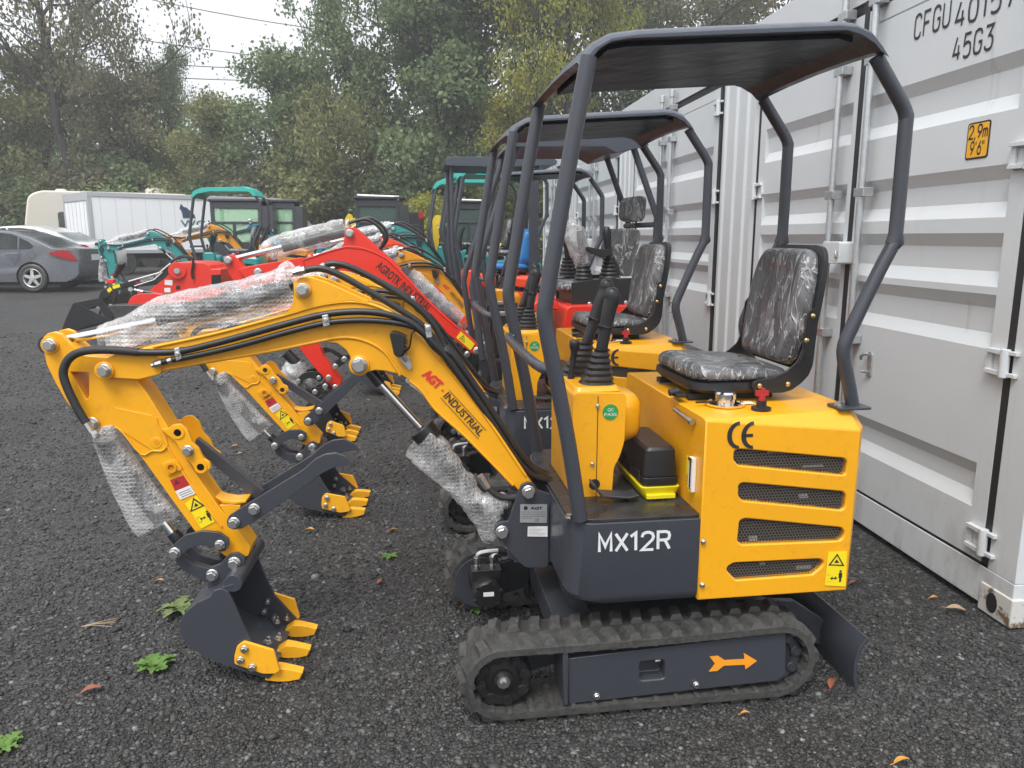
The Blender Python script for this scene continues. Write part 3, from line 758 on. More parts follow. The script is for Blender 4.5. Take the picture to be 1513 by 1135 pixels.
    ho = MB(); ho.lathe([(0, 0), (.019, 0), (0, -.001)], (-.158, -.2008, .685), (0, -1, 0), 20); obj('pedal_slot', ho, M['dark'], co)
    # ---- levers with bellows
    for (bu, bw, lean, hgt, thick) in ((-.135, -.105, .030, .33, .0245), (-.165, .065, .065, .35, .0245)):
        tp_ = Vector((bu + lean * .55, bw, 1.014 + .115)); bs = Vector((bu, bw, 1.012))
        bo_ = MB(); prof = []; K = 6
        rings = []
        for k in range(K * 2 + 1):
            t = k / (K * 2); r = .056 * (1 - t) + .021 * t + (.0045 if k % 2 == 0 else -.002)
            q = bs.lerp(tp_, t); rings.append([(q.x + math.copysign(abs(math.cos(a)) ** .7, math.cos(a)) * r, q.y + math.copysign(abs(math.sin(a)) ** .7, math.sin(a)) * r, q.z) for a in (2 * math.pi * j / 24 for j in range(24))])
        bo_.loft(rings)
        lv = MB(); e = Vector((bu + lean * 1.6, bw, 1.014 + hgt - .03)); mid = tp_.lerp(e, .38)
        lv.tube([tp_ - (e - tp_) * .12, tp_.lerp(e, .10), mid, mid + (e - mid) * .03, mid + (e - mid) * .08, tp_.lerp(e, .7), e - Vector((0, 0, .02)), e, e + Vector((.006, 0, .016)), e + Vector((.007, 0, .021))],
                [.019, .02, .021, .023, thick - .002, thick, thick + .002, thick + .001, thick * .7, .004], 18, 0, 3)
        l = obj('control_lever', lv, M['plastic'], root, 0, 2, 60); obj('bellows', bo_, M['plastic'], l, 0, 2, 50)
    sm = MB(); sm.tube([(-.205, -.02, 1.01), (-.195, -.02, 1.10), (-.193, -.02, 1.12), (-.192, -.02, 1.145), (-.191, -.02, 1.15)], [.012, .011, .017, .018, .006], 14, 0, 3)
    obj('small_lever', sm, M['plastic'], root, 0, 2, 60)
    # ---- pedals
    for w0, nm in ((-.25, 'pedal'), (.19, 'pedal')):
        pd = MB(); pd.prism([(-.185, .71), (-.178, .713), (-.15, .675), (-.06, .665), (-.03, .672), (-.028, .666), (-.06, .657), (-.155, .667)], w0 - .035, w0 + .03); obj(nm, pd, M['charcoal_dull'], root, .003)
    # ---- seat
    sh = MB(); fl = lambda z, i: [(u, w, z) for u, w in rrect(.165 + i, -.225 + i, .535 - i, .225 - i, .07, 6)]
    sh.loft([fl(.978, .05), fl(.985, .015), fl(1.0, 0), fl(1.022, .002), fl(1.024, .02)]); pan = obj('seat_pan', sh, M['plastic'], root, 0, 2, 50)
    cu_ = MB(); gg_ = lambda z, i, tl=0: [(u, w, z + (u - .35) * tl) for u, w in rrect(.168 + i, -.218 + i, .525 - i, .218 - i, .07, 6)]
    cu_.loft([gg_(1.018, .006), gg_(1.035, 0, -.02), gg_(1.058, .004, -.05), gg_(1.070, .018, -.06), gg_(1.073, .05, -.06), gg_(1.062, .10, -.05), gg_(1.060, .13, -.05)])
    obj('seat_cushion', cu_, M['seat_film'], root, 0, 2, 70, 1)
    tl = Matrix.Translation((.522, 0, 1.068)) @ Matrix.Rotation(R(9.5), 4, 'Y')
    bk_ = MB()
    def br(x, i):
        o = []
        for w, h in roundpoly([(-.175 + i, .0 + i), (.175 - i, .0 + i), (.205 - i, .16), (.195 - i, .30), (.165 - i, .40 - i), (-.165 + i, .40 - i), (-.195 + i, .30), (-.205 + i, .16)], [.03, .03, .1, .1, .07, .07, .1, .1], 5): o.append(tl @ Vector((x, w, h)))
        return o
    bk_.loft([br(.03, .03), br(.028, .006), br(.01, 0), br(-.018, .004), br(-.032, .018), br(-.036, .04), br(-.026, .075), br(-.024, .12)])
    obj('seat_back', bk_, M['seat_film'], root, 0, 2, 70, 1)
    sp_ = MB(); 
    def br2(x, i): return [tl @ Vector((x, w, h)) for w, h in roundpoly([(-.185 + i, -.01 + i), (.185 - i, -.01 + i), (.217 - i, .16), (.207 - i, .31), (.175 - i, .415 - i), (-.175 + i, .415 - i), (-.207 + i, .31), (-.217 + i, .16)], [.03, .03, .1, .1, .07, .07, .1, .1], 5)]
    sp_.loft([br2(.05, .02), br2(.045, 0), br2(.028, 0), br2(.02, .02)]); obj('seat_shell', sp_, M['plastic'], root, 0, 2, 50)
    for s_ in (-1, 1):
        sbk = MB(); P = tr(MF, C7, [(1000, 622), (1010, 605), (1040, 597), (1090, 590), (1140, 565), (1183, 528), (1206, 480), (1226, 332), (1240, 313), (1262, 314), (1272, 338), (1246, 540), (1230, 580), (1200, 612), (1160, 640), (1125, 650), (1020, 652)], -.24)
        P = roundpoly(P, .008, 2)
        sbk.prism(P, -.24, -.232) if s_ < 0 else sbk.prism(P, .232, .24)
        g = tr(MF, C7, [(1228, 370), (1236, 372), (1226, 470), (1206, 520), (1190, 545), (1184, 538), (1200, 510), (1216, 470)], -.245)
        sbk.prism(g, -.245, -.24) if s_ < 0 else sbk.prism(g, .24, .245)
        b_ = obj('seat_bracket', sbk, M['black_paint'], root, .002)
        nb = MB()
        for x, y in ((1245, 343), (1220, 440), (1032, 622), (1145, 615)):
            u_, z_ = MF.uz(*C7(x, y), -.24); nb.lathe([(0, 0), (.0085, 0), (.008, .004), (.004, .007), (0, .0075)], (u_, .24 * s_, z_), (0, s_, 0), 14)
        obj('bracket_bolt', nb, M['gold'], b_)
    rl = MB()
    for w in (-.15, .15): rl.box(.17, .47, w - .02, w + .02, .960, .978)
    rl.box(.16, .30, -.262, -.255, .966, .972); obj('seat_rail', rl, M['dark'], root, .002)
    lk = MB(); lk.box(.115, .15, -.20, -.12, .972, .985); lk.cyl((.10, -.17, .985), (.135, -.17, .99), .012, None, 10); obj('seat_lever', lk, M['plastic'], root, .002)
    # ---- canopy
    nr = [(1294, 84), (1315, 122), (1333, 155), (1338.5, 172), (1337.5, 190), (1323.5, 345), (1319, 362), (1299, 400), (1256, 489), (1247, 513), (1247, 532), (1253, 562), (1260, 601)]
    P = pts(MF, C0, nr, -.365); N_ = [(870, 84), (848, 200), (822, 352), (808, 435), (804.5, 462), (808, 492), (822, 562), (840, 655), (857, 777)]
    Q = pts(MF, C0, N_, -.40); Q[-1] = (Q[-1][0], Q[-1][1], .64)
    cf = None
    for s_ in (-1, 1):
        for pth, rr in ((P, .0215), (Q, .0235)):
            cp = MB(); pp = [(u, (w if s_ < 0 else -w * (.95 if pth is Q else 1)), z) for u, w, z in pth]; cp.tube(pp, rr, 14, 0, 3)
            k = obj('canopy_post', cp, G_, root, 0, 2, 50); cf = cf or k
        bp = MB(); e = P[-1]
        bp.flat(rrect(e[0] - .07, s_ * .365 - .045, e[0] + .04, s_ * .365 + .04, .01), .961, .969); o = obj('post_foot', bp, G_, root, .0015)
        fb = MB(); fb.lathe([(.014, 0), (.014, .003), (.011, .003), (.011, .012), (0, .012)], (e[0] - .05, s_ * .365, .969), (0, 0, 1), 6); obj('foot_bolt', fb, M['zinc'], o)
    fx = MB(); fx.lathe([(.013, 0), (.013, .003), (.010, .003), (.010, .011), (0, .011)], (-.285, -.385, .643), (0, 0, 1), 6); obj('floor_bolt', fx, M['zinc'], root)
    hb = MB(); hb.tube([(Q[4][0] + .02, -.39, Q[6][2] + .03), (Q[4][0] - .01, -.3, Q[6][2] + .035), (Q[4][0] - .01, .3, Q[6][2] + .035), (Q[4][0] + .02, .37, Q[6][2] + .03)], .016, 12, 0, 3)
    obj('grab_bar', hb, G_, root, 0, 2, 50)
    c2b = crop(700, 0, 2.161)
    top = [(335, 195), (352, 172), (385, 130), (440, 100), (530, 88), (800, 75), (1170, 61), (1225, 66), (1275, 90), (1306, 130), (1327, 165)]
    bot = [(1296, 163), (1278, 140), (1235, 112), (1190, 98), (800, 112), (500, 124), (440, 134), (400, 156), (372, 196)]
    T = tr(MF, c2b, top, -.40); B = tr(MF, c2b, bot, -.40)
    rf = MB(); rings = []
    for w in (-.405, -.395, -.37, -.2, 0, .2, .37, .395, .405):
        e = (abs(w) - .37) / .035 if abs(w) > .37 else 0
        rings.append([(u, w, z - .018 * e * e + (0.012 * (1 - (w / .4) ** 2))) for u, z in T] + [(u, w, z + (0.012 * (1 - (w / .4) ** 2))) for u, z in B])
    rf.loft(rings); ro = obj('canopy_roof', rf, M['roof_paint'], root, .002, 2, 40)
    un = MB()
    Bi = B[2:-2]; un.loft([[(u, -.36, z - .012) for u, z in Bi] + [(u, -.36, z + .004) for u, z in Bi[::-1]], [(u, .36, z - .012) for u, z in Bi] + [(u, .36, z + .004) for u, z in Bi[::-1]]])
    obj('roof_liner', un, M['gloss_black'], ro)
    # ================= boom group (its own plane)
    bm = MB(); wn = -.062
    core = [(405, 340), (445, 330), (620, 296), (760, 262), (940, 213), (1060, 178), (1160, 163), (1230, 166), (1290, 184), (1350, 215), (1400, 255), (1470, 330)]
    lowr = C4B
    up = tr(BF, C4, core, wn) + tr(BF, C4B, [(1012, 20), (1120, 150), (1260, 330), (1400, 535), (1505, 690), (1545, 745), (1550, 790), (1520, 815), (1480, 800)], wn)
    lo = tr(BF, C4B, [(1440, 752), (1300, 605), (1150, 455), (1000, 322), (920, 215), (850, 157), (800, 127), (720, 108), (660, 103), (625, 112)], wn) + \
        tr(BF, C4, [(1225, 440), (1195, 425), (1184, 400), (1178, 370), (1162, 345), (1130, 322), (1080, 316), (930, 345), (780, 372), (600, 402), (476, 424), (420, 432), (405, 434)], wn)
    bm.prism(up + lo, -.062, .062)
    fk = tr(BF, C4, [(243, 400), (262, 382), (300, 362), (410, 340), (440, 334), (476, 400), (474, 436), (392, 457), (300, 452), (262, 446), (244, 428)], -.074)
    plates(bm, roundpoly(fk, .006, 2), .052, .074)
    lug = tr(BF, C2, [(430, 860), (470, 838), (494, 800), (506, 740), (504, 670), (540, 645), (600, 640), (690, 668), (920, 772), (935, 800), (830, 775), (700, 790), (560, 830)], -.068)
    plates(bm, lug, .045, .068)
    boom = place(obj('boom', bm, Y, root, .004, 2))
    wl = MB()
    for line, k in ((C4, [(410, 342), (620, 298), (760, 264), (940, 215), (1060, 181), (1160, 167), (1230, 171), (1290, 188), (1350, 219), (1395, 258)]), (C4, [(478, 420), (600, 398), (780, 368), (930, 341), (1050, 316), (1130, 301), (1190, 301), (1250, 318), (1305, 352), (1340, 400), (1365, 440)]),
                    (C4B, [(850, 160), (920, 219), (1000, 326), (1150, 459), (1300, 609), (1430, 745)]), (C4B, [(1010, 30), (1120, 158), (1260, 338), (1400, 542), (1500, 692)])):
        wl.tube(pts(BF, line, k, -.0625), .0055, 8, 0, 4)
    obj('weld_seam', wl, Y, boom, 0, 2, 60)
    cr = MB()
    for c_, x, y, r, w in ((C4, 1213, 403, .034, -.062), (C4, 265, 422, .03, -.074), (C2, 558, 712, .028, -.068)):
        u, z = BF.uz(*c_(x, y), w); cr.lathe([(0, 0), (r, 0), (r, .008), (r * .9, .010), (0, .010)], (u, w, z), (0, -1, 0), 28)
        cr.lathe([(0, 0), (r, 0), (r, .008), (0, .010)], (u, -w, z), (0, 1, 0), 28)
    obj('pivot_boss', cr, Y, boom, .001)
    bolts(boom, BF, C4, [(1213, 403, .0265)], -.072); bolts(boom, BF, C4, [(265, 422, .0215)], -.084); bolts(boom, BF, C2, [(558, 712, .0215)], -.078)
    # lettering
    t1 = MB(); o1 = Vector(pt(BF, C4B, 915, 131, -.0645)); put_text(t1, 'AGT', o1, Vector(pt(BF, C4B, 1005, 215, -.0645)) - o1, Vector(pt(BF, C4B, 955, 90, -.0645)) - o1, 0, .06)
    u, z = BF.uz(*C4B(1036, 216), -.0645); t1.prism([(u + math.cos(k) * .004, z + math.sin(k) * .004) for k in (x * .785 for x in range(8))], -.0645, -.064)
    obj('red_lettering', t1, M['ink_red'], boom)
    t2 = MB(); o1 = Vector(pt(BF, C4B, 1037, 250, -.0645)); put_text(t2, 'INDUSTRIAL', o1, Vector(pt(BF, C4B, 1240, 474, -.0645)) - o1, Vector(pt(BF, C4B, 1070, 222, -.0645)) - o1, 0, .015)
    for a, b in (((1072, 213), (1280, 440)), ((1025, 256), (1236, 486))):
        A_, B_ = pt(BF, C4B, *a, -.0645), pt(BF, C4B, *b, -.0645); t2.tube([A_, B_], .0009, 6)
    obj('lettering', t2, M['ink'], boom)
    # hoses
    HO = [([(195, 618), (160, 560), (122, 480), (110, 425), (135, 375), (190, 350), (280, 346), (400, 355), (535, 352), (660, 325), (800, 288), (950, 246), (1080, 214), (1200, 203), (1310, 212), (1400, 243), (1460, 290), (1500, 335)], C4, .0115, -.088),
          ([(450, 400), (500, 385), (560, 375), (680, 350), (800, 320), (950, 278), (1085, 246), (1200, 236), (1310, 240), (1400, 255), (1450, 285), (1490, 335)], C4, .0100, -.086)]
    for k_, (P_, c_, r, w) in enumerate(HO):
        h = MB(); A = pts(BF, c_, P_, w)
        ext = pts(BF, C4B, [(1075, 60), (1200, 235), (1330, 430), (1440, 600), (1530, 705), (1620, 750), (1700, 790)], w + .012 * k_ + .01)
        ext = [(u, w_ + .025 * j * .5, z + .004 * k_) for j, (u, w_, z) in enumerate(ext)]
        h.tube(A + ext, r, 10, 0, 5); obj('hydraulic_hose', h, M['hose'], boom, 0, 2, 60)
    sl_ = MB(); sl_.tube(pts(BF, C4, [(195, 618), (160, 560), (122, 480), (110, 425), (135, 375), (190, 350), (280, 346), (390, 354)], -.088), .0135, 10, 0, 10)
    for i, v in enumerate(sl_.v): pass
    obj('hose_sleeve', sl_, M['sleeve'], boom, 0, 2, 60)
    for k_, P_ in enumerate(([(1000, 52), (1060, 42), (1130, 62), (1240, 122), (1340, 182), (1430, 240), (1490, 300), (1520, 345)], [(1085, 30), (1120, 24), (1180, 38), (1270, 82), (1380, 150), (1450, 205), (1500, 270), (1530, 335)])):
        h = MB(); A = pts(BF, C4, P_, -.03 + .06 * k_)
        ext = pts(BF, C4B, [(1090, 40), (1220, 222), (1350, 420), (1470, 600), (1560, 705), (1650, 760), (1730, 800)], -.03 + .05 * k_)
        h.tube(A + [(u, w_ + .01 * j, z + .012 + .006 * k_) for j, (u, w_, z) in enumerate(ext)], .0115, 10, 0, 5); obj('hydraulic_hose', h, M['hose'], boom, 0, 2, 60)
    for k_ in range(2):
        h = MB(); ext = pts(BF, C4B, [(1060, 20), (1095, 62), (1220, 235), (1350, 432), (1460, 600), (1550, 712), (1640, 765), (1740, 800)], 0)
        h.tube([(u, .0 + .03 * k_ + .012 * j, z + .02 + .004 * k_) for j, (u, w_, z) in enumerate(ext)], .0115, 10, 0, 5); obj('hydraulic_hose', h, M['hose'], boom, 0, 2, 60)
    fg = MB()
    for a, b, r in (((440, 404), (520, 380), .0085), ((455, 400), (478, 393), .012), ((500, 387), (515, 382), .011), ((965, 58), (1010, 48), .0125), ((980, 54), (998, 50), .016)):
        fg.cyl(pt(BF, C4, *a, -.086), pt(BF, C4, *b, -.086), r, None, 8)
    fg.cyl(pt(BF, C4, 190, 612, -.088), pt(BF, C4, 228, 672, -.088), .0125, None, 8); fg.cyl(pt(BF, C4, 215, 650, -.088), pt(BF, C4, 222, 662, -.088), .0165, None, 6)
    obj('hose_fitting', fg, M['zinc'], boom)
    cl = MB()
    for q in ([(520, 342), (540, 336), (550, 380), (530, 388)], [(1072, 218), (1096, 212), (1102, 255), (1078, 262)], [(1455, 250), (1478, 256), (1484, 300), (1462, 302)]):
        cl.prism(tr(BF, C4, q, -.10), -.10, -.062)
    obj('hose_clamp', cl, M['galv'], boom, .003)
    bolts(boom, BF, C4, [(534, 362, .008), (1087, 236, .008), (1468, 266, .009)], -.101, 'clamp_bolt')
    # work light
    wk = MB(); wk.prism(roundpoly(tr(BF, C4, [(1326, 282), (1345, 275), (1384, 290), (1380, 352), (1362, 372), (1344, 362)], -.10), .006, 2), -.125, -.07)
    for k_ in range(5): wk.prism(tr(BF, C4, [(1372, 290 + k_ * 15), (1390, 292 + k_ * 15), (1390, 297 + k_ * 15), (1372, 295 + k_ * 15)], -.1), -.12, -.075)
    wo = obj('work_light', wk, M['plastic'], boom, .003)
    wb = MB(); wb.prism(tr(BF, C4, [(1360, 378), (1395, 365), (1410, 410), (1400, 420), (1380, 400)], -.075), -.075, -.064); wb.cyl(pt(BF, C4, 1372, 365, -.095), pt(BF, C4, 1388, 385, -.085), .009, None, 8); obj('light_bracket', wb, M['galv'], wo)
    ww = MB(); ww.tube(pts(BF, C4, [(1385, 350), (1400, 335), (1406, 300), (1412, 280), (1440, 272)], -.085), .0028, 8, 0, 5); obj('light_cable', ww, M['hose'], wo)
    # ---- stick
    st = MB(); ws = -.05
    S_ = [(30, 318), (36, 298), (52, 284), (76, 278), (104, 288), (124, 312), (150, 336), (186, 366), (300, 376), (380, 455), (420, 505), (470, 585), (520, 665), (560, 738), (620, 832), (690, 932), (745, 995), (808, 1080), (800, 1112), (760, 1128), (722, 1122),
          (600, 1022), (520, 912), (420, 772), (322, 645), (302, 630), (270, 634), (236, 645), (205, 640), (196, 612), (160, 586), (122, 540), (82, 472), (48, 402)]
    st.prism(tr(BF, C4, S_, ws), -.05, .05)
    sp = place(obj('stick', st, Y, root))
    ho_ = MB(); ho_.prism(tr(BF, C4, [(135, 427), (206, 430), (205, 522), (196, 530)], ws), -.1, .1)
    ho_.prism(tr(BF, C4, [(20, 250), (120, 250), (140, 300), (118, 352), (60, 352), (20, 330)], ws), -.03, .03)
    cut(sp, [ho_]); bv = sp.modifiers.new('b', 'BEVEL'); bv.width = .004; bv.segments = 2; bv.limit_method = 'ANGLE'
    bs_ = MB()
    for x, y, r, h in ((62, 327, .0275, .008), (220, 620, .021, .008), (457, 690, .019, .006), (695, 1068, .024, .012), (748, 1125, .026, .012)):
        u, z = BF.uz(*C4(x, y), ws); bs_.lathe([(.0, 0), (r, 0), (r, h), (0, h)], (u, ws, z), (0, -1, 0), 24); bs_.lathe([(.0, 0), (r, 0), (r, h), (0, h)], (u, -ws, z), (0, 1, 0), 24)
    bs_.prism(roundpoly(tr(BF, C4, [(473, 770), (530, 752), (555, 790), (500, 816)], -.055), .006, 2), -.058, -.05)
    obj('pivot_boss', bs_, Y, sp, .0015)
    rg = MB()
    u, z = BF.uz(*C4(513, 784), -.058); rg.lathe([(.018, 0), (.018, .006), (.011, .006), (.011, -.002)], (u, -.058, z), (0, -1, 0), 22)
    u, z = BF.uz(*C4(457, 690), -.056); rg.lathe([(.0, .001), (.009, .001), (.009, 0)], (u, -.0565, z), (0, -1, 0), 18)
    obj('eye_ring', rg, M['amber'], sp)
    # pad welded on the plate and the thumb lug
    pd = MB(); P = tr(BF, C4, [(300, 630), (330, 650), (440, 720), (480, 722), (500, 700), (492, 668), (440, 590), (300, 560)], -.054); pd.prism(P, -.054, -.05); obj('stick_plate', pd, Y, sp, .0015)
    tl_ = MB(); P = roundpoly(tr(BF, C4, [(470, 640), (500, 640), (515, 625), (545, 622), (572, 645), (590, 690), (615, 715), (630, 750), (655, 765), (660, 785), (640, 805), (605, 800), (585, 770), (560, 745), (530, 690)], -.068), .006, 2)
    tl_.prism(P, -.068, -.054); tl_.prism([(u, z) for u, z in P], .054, .068)
    lg = obj('thumb_lug', tl_, Y, sp, .002)
    hl = MB()
    for x, y, r in ((536, 654, .0125), (622, 782, .0125)):
        u, z = BF.uz(*C4(x, y), -.0685); hl.lathe([(r * 1.7, 0), (r * 1.7, .003), (r, .003), (r, 0)], (u, -.0685, z), (0, -1, 0), 20, 0); hl.lathe([(0, .0008), (r, .0008)], (u, -.0685, z), (0, -1, 0), 20, 1)
    obj('lug_hole', hl, [Y, M['dark']], lg)
    gu = MB(); P = tr(BF, C4, [(672, 897), (700, 908), (740, 914), (788, 910), (788, 919), (740, 926), (700, 921)], -.06); gu.prism(P, -.05, .02); gu.prism(tr(BF, C4, [(690, 925), (730, 922), (770, 925), (760, 990), (730, 985)], -.05), -.049, .019); obj('gusset', gu, Y, sp, .002)
    sw = MB(); sw.tube(pts(BF, C4, [(455, 600), (470, 650), (520, 745), (580, 840), (650, 940), (700, 1005)], -.052), .004, 8, 0, 4); sw.tube(pts(BF, C4, [(300, 632), (330, 652), (400, 735), (440, 722), (478, 722), (498, 700)], -.054), .003, 8, 0, 3); obj('weld_seam', sw, Y, sp, 0, 2, 60)
    bolts(sp, BF, C4, [(62, 327, .0205)], -.058); bolts(sp, BF, C4, [(220, 618, .0205)], -.058); bolts(sp, BF, C4, [(575, 720, .0185)], -.069); bolts(sp, BF, C4, [(695, 1068, .0185), (748, 1128, .0215)], -.0735)
    decal('danger_label', sp, BF, C4, [(508, 830), (566, 810), (586, 848), (527, 872)], -.0515, 'sticker_red', .0012)
    decal('danger_text_label', sp, BF, C4, [(527, 872), (586, 848), (604, 880), (546, 904)], -.0515, 'white', .0012)
    decal('warning_label', sp, BF, C4, [(563, 918), (612, 885), (648, 936), (675, 985), (624, 1012), (594, 962)], -.0515, 'sticker_yellow', .0012)
    wm = MB(); warn_mark(wm, BF, C4, [(583, 950), (636, 926), (594, 896)], [(645, 948), (661, 981)], [(620, 977), (640, 968)], -.053)
    A_ = tr(BF, C4, [(606, 972), (617, 967), (628, 985), (617, 991)], -.053)
    for i in range(4): wm.prism([A_[i], A_[(i + 1) % 4], tuple(Vector(A_[(i + 1) % 4]) * .93 + Vector(A_[(i + 3) % 4]) * .07), tuple(Vector(A_[i]) * .93 + Vector(A_[(i + 2) % 4]) * .07)], -.053, -.0525)
    warn_mark(wm, BF, C4, [(524, 848), (545, 841), (528, 830)], None, None, -.053)
    for k_ in range(3): wm.prism(tr(BF, C4, [(539 + k_ * 5, 880 + k_ * 7), (582 + k_ * 5, 862 + k_ * 7), (583 + k_ * 5, 864 + k_ * 7), (540 + k_ * 5, 882 + k_ * 7)], -.053), -.053, -.0525)
    obj('label_print', wm, M['ink'], sp)
    # ---- bucket
    WB = .18; bu = MB()
    side = [(212, 745), (226, 722), (255, 713), (283, 724), (300, 758), (345, 862), (378, 925), (478, 1030), (440, 1066), (330, 1033), (240, 1001), (170, 966), (116, 925), (92, 882), (93, 845), (116, 805), (160, 768)]
    P = tr(BF, C5, side, -WB); bu.prism(P, -WB, -WB + .011); bu.prism(P, WB - .011, WB)
    back = spl2(tr(BF, C5, [(300, 700), (255, 713), (212, 745), (160, 768), (116, 805), (93, 845), (92, 882), (116, 925), (170, 966), (240, 1001), (330, 1033), (450, 1068)], -WB), 3, False)
    inn = []
    for i, p in enumerate(back):
        a = Vector(back[max(0, i - 1)]); b = Vector(back[min(len(back) - 1, i + 1)]); t = (b - a).normalized(); inn.append((p[0] - t.y * .011, p[1] + t.x * .011))
    bu.prism(back + inn[::-1], -WB + .0112, WB - .0112)
    bk2 = place(obj('bucket', bu, G_, root, .002))
    ea = MB(); P = roundpoly(tr(BF, C5, [(196, 650), (212, 630), (250, 618), (285, 580), (318, 572), (348, 592), (345, 620), (322, 665), (310, 700), (260, 735), (225, 745), (205, 720)], -.085), .006, 2)
    plates(ea, P, .07, .085)
    ea.cyl((*pt(BF, C5, 300, 690, -WB + .01)[:1], -WB + .012, pt(BF, C5, 285, 700, -WB)[2]), (*pt(BF, C5, 300, 690, -WB + .01)[:1], WB - .012, pt(BF, C5, 285, 700, -WB)[2]), .03, None, 20)
    obj('bucket_ear', ea, G_, bk2, .002)
    bolts(bk2, BF, C5, [(222, 657, .0205), (308, 610, .0215)], -.086)
    for w in (-.15, 0, .15):
        tt = MB(); P = tr(BF, C5, [(425, 1072), (432, 1050), (470, 1026), (505, 1030), (540, 1036), (573, 1044), (560, 1072), (520, 1078), (480, 1078)], -.175)
        cu_ = sum(q[0] for q in P) / len(P); tt.loft([[(u, w + y * (1 if u < cu_ else .78), z) for u, z in P] for y in (-.024, .024)]); obj('tooth', tt, M['teeth'], bk2, .003)
    for s_ in (-1, 1):
        sc_ = MB(); P = roundpoly(tr(BF, C5, [(318, 935), (345, 915), (462, 950), (486, 1030), (470, 1042), (420, 1042), (370, 1026), (308, 1003), (308, 975)], -WB - .006), .006, 2)
        sc_.prism(P, -WB - .012, -WB) if s_ < 0 else sc_.prism(P, WB, WB + .012)
        so = obj('side_cutter', sc_, M['teeth'], bk2, .003)
        ins = tr(BF, C5, [(405, 945), (455, 958), (470, 1018), (425, 985), (400, 955)], -WB - .014)
    bolts(bk2, BF, C5, [(347, 947, .013), (332, 990, .013), (378, 1018, .013)], -WB - .0125, 'cutter_bolt')
    mirror = MB()
    for x, y in ((470, 825), (512, 835), (432, 908), (474, 922), (450, 870)):
        pass
    for w in (-.15, 0, .15):
        for (x, y) in ((395, 1032), (430, 1040)):
            u, z = BF.uz(*C5(x, y), -WB); mirror.lathe([(.014, 0), (.014, .004), (.0105, .004), (.0105, .012), (.006, .013), (.006, .024), (0, .024)], (u, w + (.02 if x > 400 else -.02), z + .012), (0.25, 0, 1), 8)
    for (x, y) in ((347, 947), (332, 990), (378, 1018)):
        u, z = BF.uz(*C5(x, y), -WB); mirror.lathe([(.0115, 0), (.0115, .01), (.006, .011), (.006, .02), (0, .02)], (u, WB - .011, z), (0, -1, 0), 8)
    obj('bucket_bolt', mirror, M['zinc'], bk2)
    # ---- links
    ln = MB(); P = roundpoly(tr(BF, C5, [(55, 572), (66, 545), (112, 505), (180, 488), (248, 494), (284, 520), (286, 545), (272, 566), (250, 570), (222, 552), (175, 542), (128, 558), (96, 590), (76, 598), (58, 588)], -.084), .005, 2)
    plates(ln, P, .07, .084); a = place(obj('bucket_link', ln, G_, root, .002)); bolts(a, BF, C5, [(76, 572, .0195)], -.085); bolts(a, BF, C5, [(251, 540, .017)], -.085)
    l2 = MB(); P = roundpoly(tr(BF, C5, [(80, 560), (110, 575), (150, 610), (200, 625), (235, 635), (245, 665), (222, 685), (180, 672), (130, 645), (85, 610)], -.04), .005, 2)
    plates(l2, P, .025, .055); place(obj('bucket_link', l2, G_, root, .002))
    th = MB(); P = roundpoly(tr(BF, C4, [(718, 985), (726, 965), (760, 942), (1000, 796), (1050, 752), (1085, 735), (1125, 730), (1165, 745), (1196, 776), (1150, 776), (1110, 788), (1065, 812), (1000, 862), (850, 968), (775, 1012), (740, 1016), (722, 1005)], -.098), .004, 2)
    plates(th, P, .083, .098); to = place(obj('thumb', th, G_, root, .002)); bolts(to, BF, C4, [(747, 988, .0195), (822, 938, .0195)], -.099)
    tk = MB(); P = tr(BF, C4, [(600, 680), (628, 700), (740, 790), (850, 880), (825, 915), (720, 828), (640, 760), (590, 700)], 0); tk.prism(P, .02, .045); place(obj('thumb_link', tk, G_, root, .002))
    # ---- cylinders
    s1 = MB(); s1.cyl(pt(BF, C4, 470, 238, 0), pt(BF, C4, 968, 122, 0), .039, None, 20); s1.lathe([(.0, -.03), (.03, -.03), (.03, .03), (0, .03)], pt(BF, C4, 990, 118, 0), (0, 1, 0), 18)
    a = place(obj('stick_cylinder', s1, BK, root, .002))
    rd = MB(); rd.cyl(pt(BF, C4, 85, 316, 0), pt(BF, C4, 480, 236, 0), .0155, None, 16); obj('cylinder_rod', rd, M['chrome'], a)
    re = MB(); re.lathe([(0, -.028), (.03, -.028), (.03, .028), (0, .028)], pt(BF, C4, 66, 324, 0), (0, 1, 0), 20); obj('rod_eye', re, M['charcoal_dull'], a)
    wrp = lump_tube(pts(BF, C4, [(258, 302), (300, 294), (370, 270), (450, 228), (560, 196), (700, 168), (850, 135), (930, 108), (962, 96)], -.0), [.045, .049, .05, .058, .062, .063, .062, .063, .056], 3, 26, 7, .10, 1.15)
    i0 = len(wrp.v)
    obj('bubble_wrap', wrp, M['bubble_wrap'], a, 0, 2, 80)
    fl_ = MB(); rows = []
    for (x0, y0, x1, y1) in ((262, 292, 270, 338), (330, 288, 340, 335), (440, 258, 452, 322), (560, 235, 575, 296), (700, 205, 715, 262), (850, 172, 868, 226), (940, 140, 952, 206), (965, 110, 968, 165)):
        rows.append([pt(BF, C4, x0 + (x1 - x0) * t / 4, y0 + (y1 - y0) * t / 4, -.068 - .006 * math.sin(t + x0)) for t in range(5)])
    fl_.loft(rows, 0, False); obj('bubble_wrap_flap', fl_, M['bubble_wrap'], a, 0, 2, 80, 1)
    tf = lump_tube(pts(BF, C4, [(925, 110), (930, 60), (945, 35), (960, 60), (962, 100)], -.03), [.02, .024, .016, .02, .018], 9, 14, 5, .35); obj('bubble_wrap_end', tf, M['bubble_wrap'], a, 0, 2, 80)
    s2 = MB(); s2.cyl(pt(BF, C4B, 872, 470, 0), pt(BF, C4B, 955, 380, 0), .001, None, 8)
